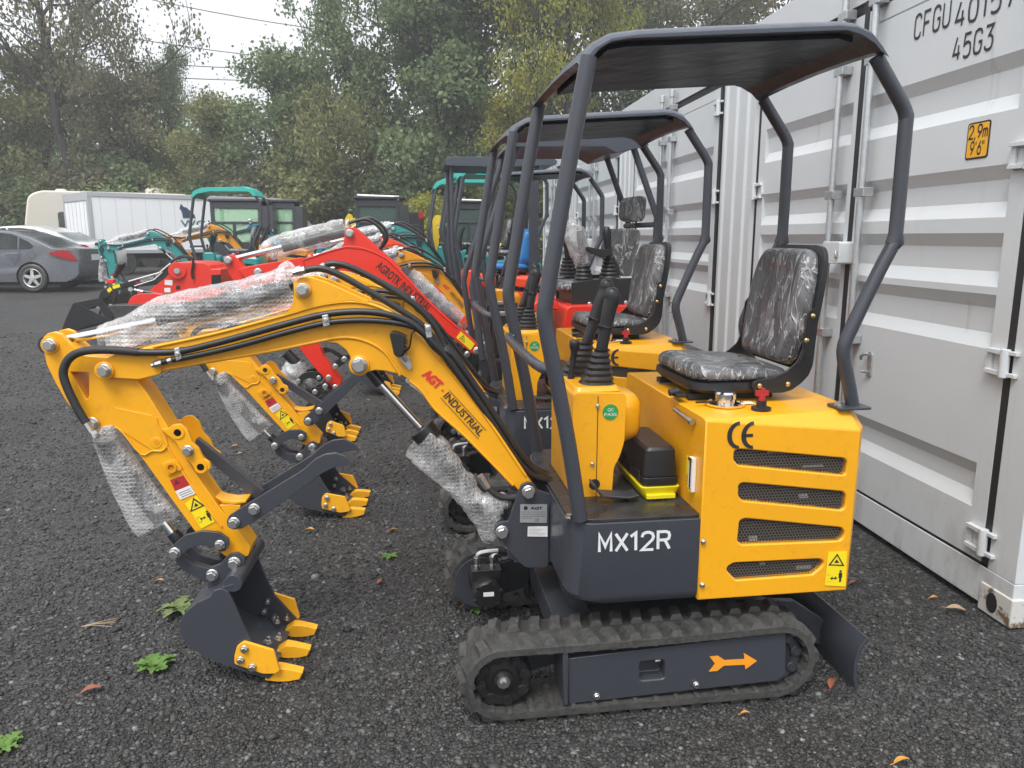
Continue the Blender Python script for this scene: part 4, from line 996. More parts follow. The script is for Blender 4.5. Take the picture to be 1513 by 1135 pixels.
    s2 = MB(); A_, B_ = Vector(pt(BF, C4B, 915, 425, 0)), Vector(pt(BF, C4B, 1330, 930, 0)); D = (B_ - A_).normalized()
    s2.cyl(A_, A_ + D * .055, .047, None, 24); s2.cyl(A_ + D * .055, B_, .036, None, 20); s2.cyl(Vector(pt(BF, C4B, 590, 60, 0)), Vector(pt(BF, C4B, 690, 182, 0)), .019, None, 16)
    a = place(obj('boom_cylinder', s2, BK, root, .002))
    rd = MB(); rd.cyl(pt(BF, C4B, 680, 170, 0), pt(BF, C4B, 912, 422, 0), .0145, None, 16); obj('cylinder_rod', rd, M['chrome'], a)
    wrp = lump_tube(pts(BF, C4B, [(905, 495), (960, 550), (1030, 625), (1090, 690), (1140, 745), (1190, 810), (1250, 870), (1290, 930), (1290, 1010), (1285, 1060)], -.01), [.064, .067, .064, .055, .053, .05, .056, .054, .036, .018], 21, 26, 7, .17, 1.0)
    obj('bubble_wrap', wrp, M['bubble_wrap'], a, 0, 2, 80)
    w2 = lump_tube(pts(BF, C4B, [(1260, 860), (1330, 850), (1380, 840), (1400, 870)], -.03), [.045, .042, .034, .012], 5, 16, 5, .2); obj('bubble_wrap_end', w2, M['bubble_wrap'], a, 0, 2, 80)
    ft = MB(); ft.cyl(pt(BF, C4B, 1245, 690, -.06), pt(BF, C4B, 1290, 760, -.06), .0125, None, 10); obj('hose_fitting', ft, M['zinc'], a)
    hh = MB(); hh.tube(pts(BF, C4B, [(1285, 755), (1340, 800), (1400, 815), (1470, 810), (1520, 830)], -.06), .012, 10, 0, 5); obj('cylinder_hose', hh, M['sleeve'], a)
    s3 = MB(); s3.cyl(pt(BF, C4, 262, 700, 0), pt(BF, C4, 480, 985, 0), .03, None, 18); s3.cyl(pt(BF, C4, 225, 640, 0), pt(BF, C4, 265, 705, 0), .02, None, 14)
    s3.cyl(pt(BF, C4, 515, 1025, 0), pt(BF, C4, 545, 1060, 0), .022, None, 14)
    a = place(obj('bucket_cylinder', s3, BK, root, .002))
    rd = MB(); rd.cyl(pt(BF, C4, 470, 970, 0), pt(BF, C4, 525, 1040, 0), .0165, None, 16); obj('cylinder_rod', rd, M['chrome'], a)
    # loose bag of wrap hanging round the cylinder
    L_ = [(232, 690), (240, 730), (262, 800), (290, 870), (325, 945), (360, 1005), (385, 1040)]; R_ = [(300, 640), (330, 680), (375, 745), (420, 815), (470, 880), (515, 930), (540, 962)]
    rows = []
    for k_, ((lx, ly), (rx, ry)) in enumerate(zip(L_, R_)):
        a_, b_ = Vector(pt(BF, C4, lx, ly, 0)), Vector(pt(BF, C4, rx, ry, 0)); mid = (a_ + b_) / 2; h = (b_ - a_) / 2; ring = []
        for q in range(24):
            t = 2 * math.pi * q / 24; dep = .052 * (1 - .35 * k_ / 6)
            v = mid + h * math.cos(t) + Vector((0, math.copysign(abs(math.sin(t)) ** .7, math.sin(t)) * dep, 0))
            v = v + Vector((0, 1, 0)) * .016 * noise.noise(v * 14) + h.normalized() * .008 * noise.noise(v * 22 + Vector((5, 0, 0))); ring.append(v)
        rows.append(ring)
    bg = MB(); bg.loft(rows, 0, True, False); obj('bubble_wrap', bg, M['bubble_wrap'], a, 0, 2, 80, 1)
    tb = lump_tube(pts(BF, C4, [(225, 640), (250, 665), (285, 650), (305, 632)], -.045), [.02, .028, .026, .012], 4, 14, 5, .3); obj('bubble_wrap_end', tb, M['bubble_wrap'], a, 0, 2, 80)
    return root
paint('roof_paint', (.052, .062, .082), .42, .1, .2, .08)
m_, nt_, b_, o_ = mat('gloss_black'); b_.inputs['Base Color'].default_value = (.012, .016, .024, 1); b_.inputs['Roughness'].default_value = .3; b_.inputs['Specular IOR Level'].default_value = .05; bump(nt_, b_, noi(nt_, coords(nt_), 7, 2).outputs[0], .25, .03)
# ------------------------------------------------------------------ sky, sun, camera
W = bpy.data.worlds.new('World'); SC.world = W; W.use_nodes = True
nt = W.node_tree; nt.nodes.clear()
out = nt.nodes.new('ShaderNodeOutputWorld'); bg = nt.nodes.new('ShaderNodeBackground'); sky = nt.nodes.new('ShaderNodeTexSky')
SUN_EL, SUN_AZ = R(58), R(200)
sky.sky_type = 'NISHITA'; sky.sun_disc = False; sky.sun_elevation = SUN_EL; sky.sun_rotation = SUN_AZ; sky.air_density = 1; sky.dust_density = 3; sky.ozone_density = 1
hs = nt.nodes.new('ShaderNodeHueSaturation'); hs.inputs['Saturation'].default_value = .10
tc = nt.nodes.new('ShaderNodeTexCoord'); mp = nt.nodes.new('ShaderNodeMapping'); mp.inputs['Scale'].default_value = (1, 1, 3.5)
n = nt.nodes.new('ShaderNodeTexNoise'); n.inputs['Scale'].default_value = 2.6; n.inputs['Detail'].default_value = 5; n.inputs['Distortion'].default_value = .4
nt.links.new(tc.outputs['Generated'], mp.inputs[0]); nt.links.new(mp.outputs[0], n.inputs['Vector'])
rp = nt.nodes.new('ShaderNodeValToRGB'); rp.color_ramp.elements[0].position = .3; rp.color_ramp.elements[1].position = .72
rp.color_ramp.elements[0].color = (5.6, 5.8, 6.2, 1); rp.color_ramp.elements[1].color = (9.6, 9.7, 9.9, 1)
nt.links.new(n.outputs[0], rp.inputs[0])
mx = nt.nodes.new('ShaderNodeMixRGB'); mx.inputs[0].default_value = .72
nt.links.new(sky.outputs[0], hs.inputs['Color']); nt.links.new(hs.outputs[0], mx.inputs[1]); nt.links.new(rp.outputs[0], mx.inputs[2])
sep = nt.nodes.new('ShaderNodeSeparateXYZ'); nt.links.new(tc.outputs['Generated'], sep.inputs[0]); zr = nt.nodes.new('ShaderNodeValToRGB'); ze = zr.color_ramp.elements; ze[0].position = 0; ze[0].color = (.64, .65, .66, 1); ze[1].position = 1; ze[1].color = (1.22, 1.22, 1.22, 1)
nt.links.new(sep.outputs[2], zr.inputs[0]); ml = nt.nodes.new('ShaderNodeMixRGB'); ml.blend_type = 'MULTIPLY'; ml.inputs[0].default_value = 1; nt.links.new(mx.outputs[0], ml.inputs[1]); nt.links.new(zr.outputs[0], ml.inputs[2])
nt.links.new(ml.outputs[0], bg.inputs[0]); bg.inputs[1].default_value = .115; nt.links.new(bg.outputs[0], out.inputs[0])
sl = bpy.data.lights.new('sun', 'SUN'); sl.energy = 1.5; sl.angle = R(25); sl.color = (1, .985, .955)
so = bpy.data.objects.new('sun', sl); COL.objects.link(so)
# sun behind and to the left of the camera, high
sd = Vector((math.sin(SUN_AZ) * math.cos(SUN_EL), math.cos(SUN_AZ) * math.cos(SUN_EL), math.sin(SUN_EL)))
so.rotation_euler = sd.to_track_quat('Z', 'Y').to_euler()
SC.view_settings.view_transform = 'Standard'; SC.view_settings.look = 'None'; SC.view_settings.exposure = 0.95; SC.view_settings.gamma = 1
SC.cycles.max_bounces = 8; SC.cycles.transparent_max_bounces = 24; SC.cycles.caustics_reflective = False; SC.cycles.caustics_refractive = False
try: SC.cycles.use_denoising = True
except Exception: pass
cam = bpy.data.cameras.new('camera'); co_ = bpy.data.objects.new('camera', cam); COL.objects.link(co_); SC.camera = co_
cam.sensor_width = 36; cam.lens = 36 * F / 1513; cam.clip_end = 600; cam.clip_start = .05
co_.location = (0, 0, CAMH); co_.rotation_euler = (math.pi / 2 - TH, 0, 0)
cam.dof.use_dof = False

# ------------------------------------------------------------------ ground
def ground_z(x, y):
    r = max(0.0, y - 7.0); s = min(r, 16) * .019
    return s + .012 * noise.noise(Vector((x * .45, y * .45, 0))) * min(1, max(0, (math.hypot(x - .4, y - 2.7) - .9) / 1.5) if y < 5 else .3)
def gravel():
    m, nt, b, o = mat('gravel'); v = coords(nt)
    big = noi(nt, v, .55, 4); mid = noi(nt, v, 3.0, 4, .6)
    warp = nd(nt, 'MixRGB'); warp.blend_type = 'ADD'; warp.inputs[0].default_value = .012; wn = noi(nt, v, 30, 2)
    nt.links.new(v, warp.inputs[1]); nt.links.new(wn.outputs['Color'], warp.inputs[2]); v2 = warp.outputs[0]
    a = vor(nt, v2, 62); bq = vor(nt, v2, 150); cc = vor(nt, v2, 34)
    sa = nd(nt, 'SeparateColor'); nt.links.new(a.outputs['Color'], sa.inputs[0]); sb = nd(nt, 'SeparateColor'); nt.links.new(bq.outputs['Color'], sb.inputs[0])
    ca = ramp(nt, sa.outputs[0], [(0, .011), (.45, .027), (.8, .054), (.955, .085), (.985, .14)])
    cb = ramp(nt, sb.outputs[1], [(0, .010), (.5, .026), (.85, .056), (.97, .11)])
    c = mix(nt, ramp(nt, mid.outputs[0], [(.42, 0), (.6, 1)]), ca, cb)
    c = mix(nt, ramp(nt, big.outputs[0], [(.4, 0), (.65, .6)]), c, mix(nt, .5, c, (.062, .056, .05)))
    c = mix(nt, .35, c, mix(nt, sb.outputs[2], (.95, .93, .9), (1, 1.0, 1.06)), 'MULTIPLY')
    ptc = noi(nt, v, .9, 5, .6, .8); c = mix(nt, 1.0, c, ramp(nt, ptc.outputs[0], [(.34, (.62, .60, .58)), (.52, 1.0), (.7, (1.12, 1.10, 1.06))]), 'MULTIPLY')
    nt.links.new(c, b.inputs['Base Color'])
    nt.links.new(ramp(nt, sb.outputs[0], [(0, .42), (1, .85)]), b.inputs['Roughness'])
    h = math_(nt, 'ADD', math_(nt, 'MULTIPLY', a.outputs['Distance'], -.7), math_(nt, 'MULTIPLY', bq.outputs['Distance'], -.35))
    h = math_(nt, 'ADD', h, math_(nt, 'MULTIPLY', sa.outputs[1], .35)); bump(nt, b, h, 1.0, .014)
gravel()
def build_ground():
    xs = sorted(set([-75, -60, -35, -24, -18] + [-14 + .5 * i for i in range(47)] + [9.5, 12, 18, 30, 60, 75]))
    ys = sorted(set([-25, -15, -5, -1] + [0 + .4 * i for i in range(60)] + [24, 26, 30, 40, 60, 80]))
    v = []; f = []
    for y in ys:
        for x in xs: v.append((x, y, ground_z(x, y)))
    n = len(xs)
    for j in range(len(ys) - 1):
        for i in range(n - 1): f.append((j * n + i, j * n + i + 1, (j + 1) * n + i + 1, (j + 1) * n + i))
    me = bpy.data.meshes.new('ground'); me.from_pydata(v, [], f); me.materials.append(M['gravel'])
    me.polygons.foreach_set('use_smooth', [True] * len(f)); o = link('ground', me); o['kind'] = 'structure'
build_ground()
def stone_mat():
    m, nt, b, o = mat('stone'); g = nd(nt, 'NewGeometry'); v = coords(nt); n = noi(nt, v, 60, 4)
    c = ramp(nt, g.outputs['Random Per Island'], [(0, (.012, .0115, .011)), (.4, (.028, .0265, .025)), (.75, (.058, .055, .052)), (.93, (.09, .086, .081)), (.985, .12), (1, .24)])
    c = mix(nt, n.outputs[0], mix(nt, .35, c, .012), c)
    nt.links.new(c, b.inputs['Base Color']); b.inputs['Roughness'].default_value = .62; bump(nt, b, n.outputs[0], .4, .004)
stone_mat()
def build_stones(N=52000):
    import numpy as np
    rng = np.random.default_rng(4)
    t = (1 + 5 ** .5) / 2
    base = np.array([(-1, t, 0), (1, t, 0), (-1, -t, 0), (1, -t, 0), (0, -1, t), (0, 1, t), (0, -1, -t), (0, 1, -t), (t, 0, -1), (t, 0, 1), (-t, 0, -1), (-t, 0, 1)]) / math.hypot(1, t)
    tri = np.array([(0, 11, 5), (0, 5, 1), (0, 1, 7), (0, 7, 10), (0, 10, 11), (1, 5, 9), (5, 11, 4), (11, 10, 2), (10, 7, 6), (7, 1, 8), (3, 9, 4), (3, 4, 2), (3, 2, 6), (3, 6, 8), (3, 8, 9), (4, 9, 5), (2, 4, 11), (6, 2, 10), (8, 6, 7), (9, 8, 1)])
    # even in picture space so that near ground is densely covered
    px = rng.uniform(-60, 1573, N * 2); k = rng.uniform(0, 1, N * 2); Y = 1.85 * (11.5 / 1.85) ** (k ** 1.35)
    d = (px - PX) / F * np.sqrt(Y ** 2 + 1.2); X = d
    keep = np.ones(len(X), bool)
    keep &= ~((X > 2.24 - .11 * Y - .02) & (Y > 2.6))
    X, Y = X[keep][:N], Y[keep][:N]; n = len(X)
    s = (.0035 + .0105 * rng.beta(1.3, 4.2, n)) * (1 + .12 * (Y - 2))
    big = rng.random(n) < .006; s[big] *= 1.9
    V = base[None, :, :] * (1 + rng.normal(0, .17, (n, 12, 1))) * s[:, None, None] * np.stack([rng.uniform(.75, 1.35, n), rng.uniform(.75, 1.35, n), rng.uniform(.4, .8, n)], 1)[:, None, :]
    a = rng.uniform(0, 2 * math.pi, n); ca, sa = np.cos(a)[:, None], np.sin(a)[:, None]
    b = rng.uniform(-.5, .5, n); cb, sb = np.cos(b)[:, None], np.sin(b)[:, None]
    x, y, z = V[:, :, 0], V[:, :, 1], V[:, :, 2]; y, z = y * cb - z * sb, y * sb + z * cb
    gz = np.array([ground_z(p, q) for p, q in zip(X, Y)])
    V = np.stack([x * ca - y * sa + X[:, None], x * sa + y * ca + Y[:, None], z + (gz + s * .12)[:, None]], 2).reshape(-1, 3)
    T = (tri[None] + (np.arange(n) * 12)[:, None, None]).reshape(-1)
    me = bpy.data.meshes.new('loose_gravel'); nf = n * 20
    me.vertices.add(len(V)); me.vertices.foreach_set('co', V.ravel()); me.loops.add(nf * 3); me.loops.foreach_set('vertex_index', T)
    me.polygons.add(nf); me.polygons.foreach_set('loop_start', np.arange(0, nf * 3, 3)); me.polygons.foreach_set('loop_total', np.full(nf, 3))
    me.materials.append(M['stone']); me.update(); me.validate()
    o = link('loose_gravel', me); tag(o, 'dark loose gravel stones scattered over the yard', 'gravel', None, 'stuff')
build_stones()

# ------------------------------------------------------------------ the long grey side-door shipping container
CDIR = math.degrees(math.atan2(1, -.11)); CF_ = Frame(2.24 - .11 * 2.66, 2.66, CDIR)
def make_container(loc, deg, bays, name_text):
    """local: u along the doors, w into the box, z up"""
    MB.FLIP = True
    root = empty('shipping_container', loc, deg); CP = M['container_paint']; L = .29 + bays * 3.16 - .47 + .02; H_ = 2.90; D = 2.4
    sh = MB(); sh.box(.09, L, .10, D, .14, H_ - .02)
    sh.box(0.10, L - .02, -.005, .16, .03, .185); sh.box(0.10, L - .02, .0, .16, 2.66, H_)          # bottom and top rails
    cx = [.0]
    for k in range(bays + 1):
        u0 = 0.02 if k == 0 else .29 - .79 + .79 + k * 3.16 - .765
        if k == 0: sh.box(.10, .25, -.004, .14, .185, 2.66)
        else:
            g0 = .29 + 2.39 + (k - 1) * 3.16 + .04; g1 = g0 + (.69 if k < bays else .22)
            # pressed post: three shallow flutes
            q = [(g0, .02), (g0 + .05, -.004)]; m = 3 if k < bays else 1; wd = (g1 - g0 - .1) / m
            for j in range(m):
                a = g0 + .05 + j * wd; q += [(a + wd * .18, -.004), (a + wd * .3, .010), (a + wd * .7, .010), (a + wd * .82, -.004)]
            q += [(g1 - .05, -.004), (g1, .02), (g1, .14), (g0, .14)]
            sh.flat(q, .185, 2.66)
    obj('shell', sh, CP, root, .004)
    cst = MB()
    for u in (.095, L - .17):
        for z in (0.0, H_ - .10): cst.box(u - .004, u + .176, -.012, .16, z + (.006 if z == 0 else 0), z + .125)
    ca = obj('corner_casting', cst, M['casting_paint'], root, .006)
    hl = MB()
    for u in (.095, L - .17):
        for z in (.065, H_ - .04):
            hl.prism([(u + .10 + math.cos(k * .5236) * .03, z + math.sin(k * .5236) * .042) for k in range(12)], -.0135, -.0125)
    obj('casting_hole', hl, M['dark'], ca)
    rec = [(1.975, 2.187), (1.575, 1.775), (1.305, 1.515), (1.06, 1.275), (.405, .592)]
    for k in range(bays):
        g0 = .29 + k * 3.16
        gk = MB()
        for a in (g0 - .035, g0 + 2.39): gk.box(a - .006, a + .041, -.0015, .10, .16, 2.66)
        gk.box(g0 + 1.168, g0 + 1.212, -.0055, .10, .20, 2.66); gk.box(g0 - .03, g0 + 2.42, -.0015, .10, .155, .20); gk.box(g0 - .03, g0 + 2.42, .014, .10, 2.60, 2.66)
        obj('door_gasket', gk, M['ink'], root)
        for s_ in (0, 1):
            a, b = (g0, g0 + 1.175) if s_ == 0 else (g0 + 1.205, g0 + 2.39)
            dr = MB(); ha, hb = (.085, .05) if s_ == 0 else (.05, .085)
            dr.box(a, a + ha, -.004, .05, .20, 2.60); dr.box(b - hb, b, -.004, .05, .20, 2.60)
            # pressed sheet: flat runs and trapezoid recesses
            prof = [(.20, -.004)]
            for z0, z1 in sorted(rec): prof += [(z0, -.004), (z0 + .06, .023), (z1 - .055, .023), (z1, -.004)]
            prof += [(2.52, -.004), (2.525, .004), (2.53, -.004), (2.60, -.004)]
            rings = [[(u, w, z) for z, w in prof] for u in (a + ha, b - hb)]
            dr.loft(rings, 0, False)
            do = obj('door', dr, CP, root, .0, 2, 20)
            # weld lines round the pressing
            rd = MB(); ru = (g0 + 1.175 - .13) if s_ == 0 else (g0 + 1.205 + .13)
            rd.cyl((ru, -.045, .10), (ru, -.045, 2.74), .0175, None, 14)
            for z in (.12, .55, .98, 1.72, 2.35, 2.62):
                rd.box(ru - .045, ru + .045, -.062, -.005, z - .022, z + .022)
            for z in (.075, 2.735): rd.lathe([(0, -.03), (.026, -.03), (.026, .03), (0, .03)], (ru, -.045, z), (0, 0, 1), 12)
            ro = obj('lock_rod', rd, M['galv'], do, .003)
            hu, sgn = (g0, -1) if s_ == 0 else (g0 + 2.39, 1)
            for z in (.29, 1.02, 1.80, 2.45):
                hm = MB(); hm.cyl((hu + sgn * .018, -.02, z - .055), (hu + sgn * .018, -.02, z + .055), .018, None, 14)
                for q in (-.052, .03):
                    hm.prism([(hu - sgn * .085, z + q + .004), (hu - sgn * .08, z + q + .02), (hu + sgn * .018, z + q + .02), (hu + sgn * .018, z + q)], -.028, -.005)
                hm.prism([(hu - sgn * .095, z - .02), (hu - sgn * .085, z + .03), (hu - sgn * .06, z + .05), (hu - sgn * .06, z - .055), (hu - sgn * .085, z - .04)], -.016, -.004)
                hm.prism([(hu + sgn * .018, z + .035), (hu + sgn * .075, z + .035), (hu + sgn * .075, z + .05), (hu + sgn * .018, z + .05)], -.022, -.004); hm.prism([(hu + sgn * .018, z - .05), (hu + sgn * .075, z - .05), (hu + sgn * .075, z - .035), (hu + sgn * .018, z - .035)], -.022, -.004)
                obj('hinge', hm, CP, do, .002)
            lt = MB(); lu = g0 + .90 if s_ == 0 else g0 + 2.39 - .90
            lt.prism(rrect(lu - .018, .80, lu + .018, .93, .017), -.012, -.004); lt.tube([(lu - .004, -.02, .92), (lu + .02, -.03, .915), (lu + .045, -.03, .90), (lu + .05, -.025, .885)], .008, 8, 0, 3); lt.tube([(lu, -.02, .83), (lu + .03, -.03, .825), (lu + .035, -.03, .835)], .006, 8, 0, 3)
            obj('handle_catch', lt, M['galv'], do)
        bx = MB(); c_ = g0 + 1.19; bx.prism(rrect(c_ - .075, 1.36, c_ + .10, 1.475, .012), -.10, -.004); bo = obj('lock_box', bx, CP, root, .004)
        pk = MB(); pk.tube([(c_ - .05, -.105, 1.395), (c_ - .065, -.11, 1.40), (c_ - .062, -.11, 1.42), (c_ - .05, -.105, 1.425)], .006, 8, 0, 3); obj('lock_pin', pk, M['galv'], bo)
    tx = MB()
    def at(x, y): return CF_.uz(*C8(x, y))
    for s_, bl_, br, tl in (('CFGU', (770, 133), (886, 100), (775, 55)), ('401577', (908, 94), (1160, 18), (912, 15)), ('45G3', (899, 206), (1030, 174), (911, 128))):
        a, b, c = at(*bl_), at(*br), at(*tl); z = a[1]; strokes(tx, s_, (a[0], -.0065, z), (b[0] - a[0], 0, 0), (0, 0, c[1] - z), .19, 0, .5)
    obj('lettering', tx, M['ink'], root)
    sk = MB(); q = [at(955, 405), at(1028, 395), at(1015, 540), at(942, 545)]; u0, u1, z0, z1 = min(p[0] for p in q), max(p[0] for p in q), 1.81, 1.955
    sk.prism(rrect(u0, z0, u1, z1, .012), -.0062, -.0045, 1); sk.prism(rrect(u0 + .007, z0 + .007, u1 - .007, z1 - .007, .008), -.0075, -.006, 0); so = obj('height_sticker', sk, [M['sticker_amber'], M['ink']], root)
    st = MB(); strokes(st, '2,9m', (u1 - .014, -.0085, z0 + .082), (u0 - u1 + .026, 0, 0), (0, 0, .05), .24, 0, .3); strokes(st, "9'6\"", (u1 - .03, -.0085, z0 + .018), (u0 - u1 + .055, 0, 0), (0, 0, .05), .24, 0, .3); obj('sticker_lettering', st, M['ink'], so)
    MB.FLIP = False
    return root
CF = CF_
cont = make_container((CF.o[0], CF.o[1], 0), CDIR, 4, True)
digger = make_digger()
tag(digger, 'nearest yellow mini digger, the biggest in view, with charcoal canopy and bubble-wrapped rams', 'mini digger', 'yellow mini diggers in the row')
tag(cont, 'long pale grey shipping container with a row of side doors along the right', 'container')
# ------------------------------------------------------------------ loose things round the nearest digger
def tool_case(loc, deg, label):
    r = empty('tool_case', loc, deg)
    b = MB(); fl = lambda z, i: [(u, w, z) for u, w in rrect(-.062 + i, -.155 + i, .062 - i, .155 - i, .016, 3)]
    b.loft([fl(.038, .006), fl(.05, 0), fl(.075, 0)]); b.loft([fl(.0755, .004), fl(.085, .004), fl(.165, .010), fl(.176, .018)])
    for w in (-.1, 0, .1): b.box(-.066, -.060, w - .02, w + .02, .055, .09)
    obj('lid', b, M['plastic'], r, .003)
    t = MB(); t.loft([fl(.0, .012), fl(.012, .004), fl(.036, -.004), fl(.044, -.006), fl(.0445, .0)]); obj('tray', t, M['case_yellow'], r, .002)
    h = MB(); h.box(-.05, .05, -.165, -.15, .004, .02); obj('latch', h, M['case_yellow'], r, .003)
    tag(r, label, 'tool case', 'tool cases on the digger floors'); return r
def L2W(u, w, z): p = MF.world(u, w, z); return (p.x, p.y, p.z)
tool_case(L2W(.052, -.105, .643), 8, 'black tool case with yellow tray on the nearest digger floor')
# ------------------------------------------------------------------ the row behind: two more yellow diggers
YL = 'yellow mini diggers in the row'
ROW = {2: (-.205, 1.56), 3: (-.39, 3.15), 4: (-.36, 4.83)}
def setrow(o, k, dz=0): o.location = (MF.o[0] + ROW[k][0], MF.o[1] + ROW[k][1], dz); return o
d2 = setrow(copy_tree(digger), 2)
def lower_boom(root, a, b):
    """set this copy's boom a little lower and curl its stick to keep the bucket on the ground"""
    f = Vector((0, 0, BF.uz(778, 725, 0)[1])); u, z = BF.uz(*C4(265, 422), 0); p = Vector((u, 0, z)); rot = lambda q, t: Matrix.Translation(q) @ Matrix.Rotation(R(t), 4, 'Y') @ Matrix.Translation(-q)
    r1 = rot(f, a); p2 = r1 @ p; r2 = Matrix.Translation(p2 - p) @ rot(p, b)
    for o in kids(root):
        n = o.name.split('.')[0]
        if n in ('stick', 'bucket', 'bucket_link', 'thumb', 'thumb_link', 'bucket_cylinder'): o.matrix_basis = o.matrix_basis @ r2
        elif n in ('boom', 'stick_cylinder', 'boom_cylinder'): o.matrix_basis = o.matrix_basis @ r1
lower_boom(d2, -4.0, -9.0)
_b2 = [o for o in kids(d2) if o.name.split('.')[0] == 'boom'][0]
for q in sorted((o for o in kids(_b2) if o.name.startswith('hydraulic_hose')), key=lambda o: o.name)[3:]: bpy.data.objects.remove(q)
tag(d2, 'second yellow mini digger, right behind the nearest one, before the red-boomed digger', 'mini digger', YL)
d4 = setrow(copy_tree(digger, None, {'yellow': 'amber', 'roof_paint': 'roof_paint'}), 4); tag(d4, 'amber yellow mini digger standing behind the red-boomed digger, seen mostly by its boom and canopy', 'mini digger', YL)
tool_case(L2W(.052 + .0, -.105, .643), 8, 'yellow and black tool case on the second digger, behind its console').location = (Vector(L2W(.052, -.105, .643)) + Vector((ROW[2][0], ROW[2][1], 0)))[:]
# ------------------------------------------------------------------ the red digger, third in the row
def make_red():
    F3 = Frame(MF.o[0] + ROW[3][0], MF.o[1] + ROW[3][1], 8); B3 = Frame(BF.o[0] + ROW[3][0], BF.o[1] + ROW[3][1], 5)
    sk = ('boom', 'stick', 'engine_cover', 'console', 'seat_cushion', 'seat_back', 'seat_shell', 'seat_pan', 'seat_bracket', 'seat_rail', 'seat_lever', 'canopy_post', 'canopy_roof', 'grab_bar', 'control_lever', 'small_lever',
          'stick_cylinder', 'boom_cylinder', 'bucket_cylinder', 'thumb_link', 'lettering', 'rating_plate', 'plate_lettering', 'floor_bolt', 'thumb')
    root = setrow(copy_tree(digger, None, {'charcoal': 'black_paint', 'yellow': 'red'}, sk), 3)
    bl = F3.loc((B3.o[0], B3.o[1], 0)); rot = R(-3)
    def place(o):
        for q in [o] + SIB.get(o, []): q.location = bl; q.rotation_euler = (0, 0, rot)
        return o
    for o in kids(root):
        if o.name.startswith(('bucket', 'thumb')): o.location = o.location + Vector((-.05, .0, .0))
    RD = M['red']
    bm = MB(); P = tr(B3, C2, [(560, 545), (800, 468), (900, 478), (985, 512), (1000, 500), (1060, 550), (1280, 790), (1420, 915), (1500, 985), (1545, 1030), (1550, 1062), (1520, 1075), (1490, 1060), (1400, 985), (1300, 910), (1200, 800), (1100, 730), (960, 655), (820, 610), (700, 600), (560, 630)], -.07)
    bm.prism(P, -.07, .07)
    lug = tr(B3, C2, [(770, 475), (785, 455), (795, 375), (810, 364), (840, 364), (860, 375), (1000, 500), (1010, 530), (900, 490)], -.075); plates(bm, lug, .05, .075)
    fk = roundpoly(tr(B3, C2, [(195, 600), (260, 580), (560, 530), (570, 640), (460, 660), (330, 680), (250, 665)], -.078), .01, 2); plates(bm, fk, .055, .078)
    bo = place(obj('boom', bm, RD, root, .004)); wl = MB(); wl.tube(pts(B3, C2, [(560, 545), (790, 474), (900, 482), (990, 520), (1060, 570), (1280, 800), (1420, 925)], -.071), .006, 8, 0, 4); obj('weld_seam', wl, RD, bo)
    bolts(bo, B3, C2, [(820, 397, .03), (308, 615, .03)], -.08); bolts(bo, B3, C3, [(345, 1048, .03)], -.08)
    t = MB(); o1 = Vector(pt(B3, C2, 962, 588, -.0725)); put_text(t, 'AGROTK INDUSTRIAL', o1, Vector(pt(B3, C2, 1255, 842, -.0725)) - o1, Vector(pt(B3, C2, 992, 548, -.0725)) - o1, 0, .02); obj('lettering', t, M['ink'], bo)
    decal('warning_label', bo, B3, C2, [(1415, 980), (1440, 945), (1520, 1015), (1495, 1050)], -.0725, 'sticker_yellow')
    wm = MB(); warn_mark(wm, B3, C2, [(1430, 985), (1462, 1008), (1458, 965)], None, None, -.0745); obj('label_print', wm, M['ink'], bo)
    st = MB(); P = roundpoly(tr(B3, C0, [(330, 384), (333, 378), (341, 376), (350, 381), (358, 394), (372, 402), (392, 400), (420, 440), (472, 513), (478, 528), (505, 562), (500, 574), (487, 571), (440, 512), (395, 455), (352, 425), (338, 405)], -.055), .008, 2)
    st.prism(P, -.055, .055); so = place(obj('stick', st, RD, root, .004)); bolts(so, B3, C2, [(142, 548, .028)], -.06); bolts(so, B3, CK, [(690, 310, .022), (632, 408, .022), (690, 492, .022)], -.085)
    th = MB(); P = roundpoly(tr(B3, CK, [(655, 320), (660, 290), (740, 235), (780, 225), (800, 240), (790, 270), (700, 330)], -.08), .006, 2); plates(th, P, .065, .08); to = place(obj('thumb', th, M['black_paint'], root, .002)); bolts(to, B3, CK, [(770, 246, .022)], -.081)
    tf = MB(); tf.prism(tr(B3, CK, [(545, 135), (620, 140), (700, 170), (790, 235), (740, 240), (640, 180), (590, 190)], .05), .05, .065); place(obj('thumb', tf, M['black_paint'], root, .002))
    sc = MB(); sc.cyl(pt(B3, C2, 445, 475, 0), pt(B3, C2, 800, 385, 0), .037, None, 18); a = place(obj('stick_cylinder', sc, M['black_paint'], root)); rd = MB(); rd.cyl(pt(B3, C2, 170, 540, 0), pt(B3, C2, 450, 472, 0), .02, None, 14); obj('cylinder_rod', rd, M['chrome'], a)
    w = lump_tube(pts(B3, C2, [(350, 515), (380, 490), (450, 462), (600, 425), (790, 378), (800, 372)], 0), [.06, .08, .085, .085, .08, .06], 12, 22, 6, .14); obj('bubble_wrap', w, M['bubble_wrap'], a, 0, 2, 80)
    sc = MB(); A_ = pt(B3, CK, 255, 185, 0); sc.cyl(A_, pt(B3, CK, 350, 280, 0), .04, None, 16); a = place(obj('bucket_cylinder', sc, M['black_paint'], root))
    w = lump_tube(pts(B3, CK, [(395, 265), (350, 340), (330, 420), (400, 470), (460, 540)], 0), [.03, .09, .10, .08, .02], 15, 18, 6, .35); obj('bubble_wrap', w, M['bubble_wrap'], a, 0, 2, 80)
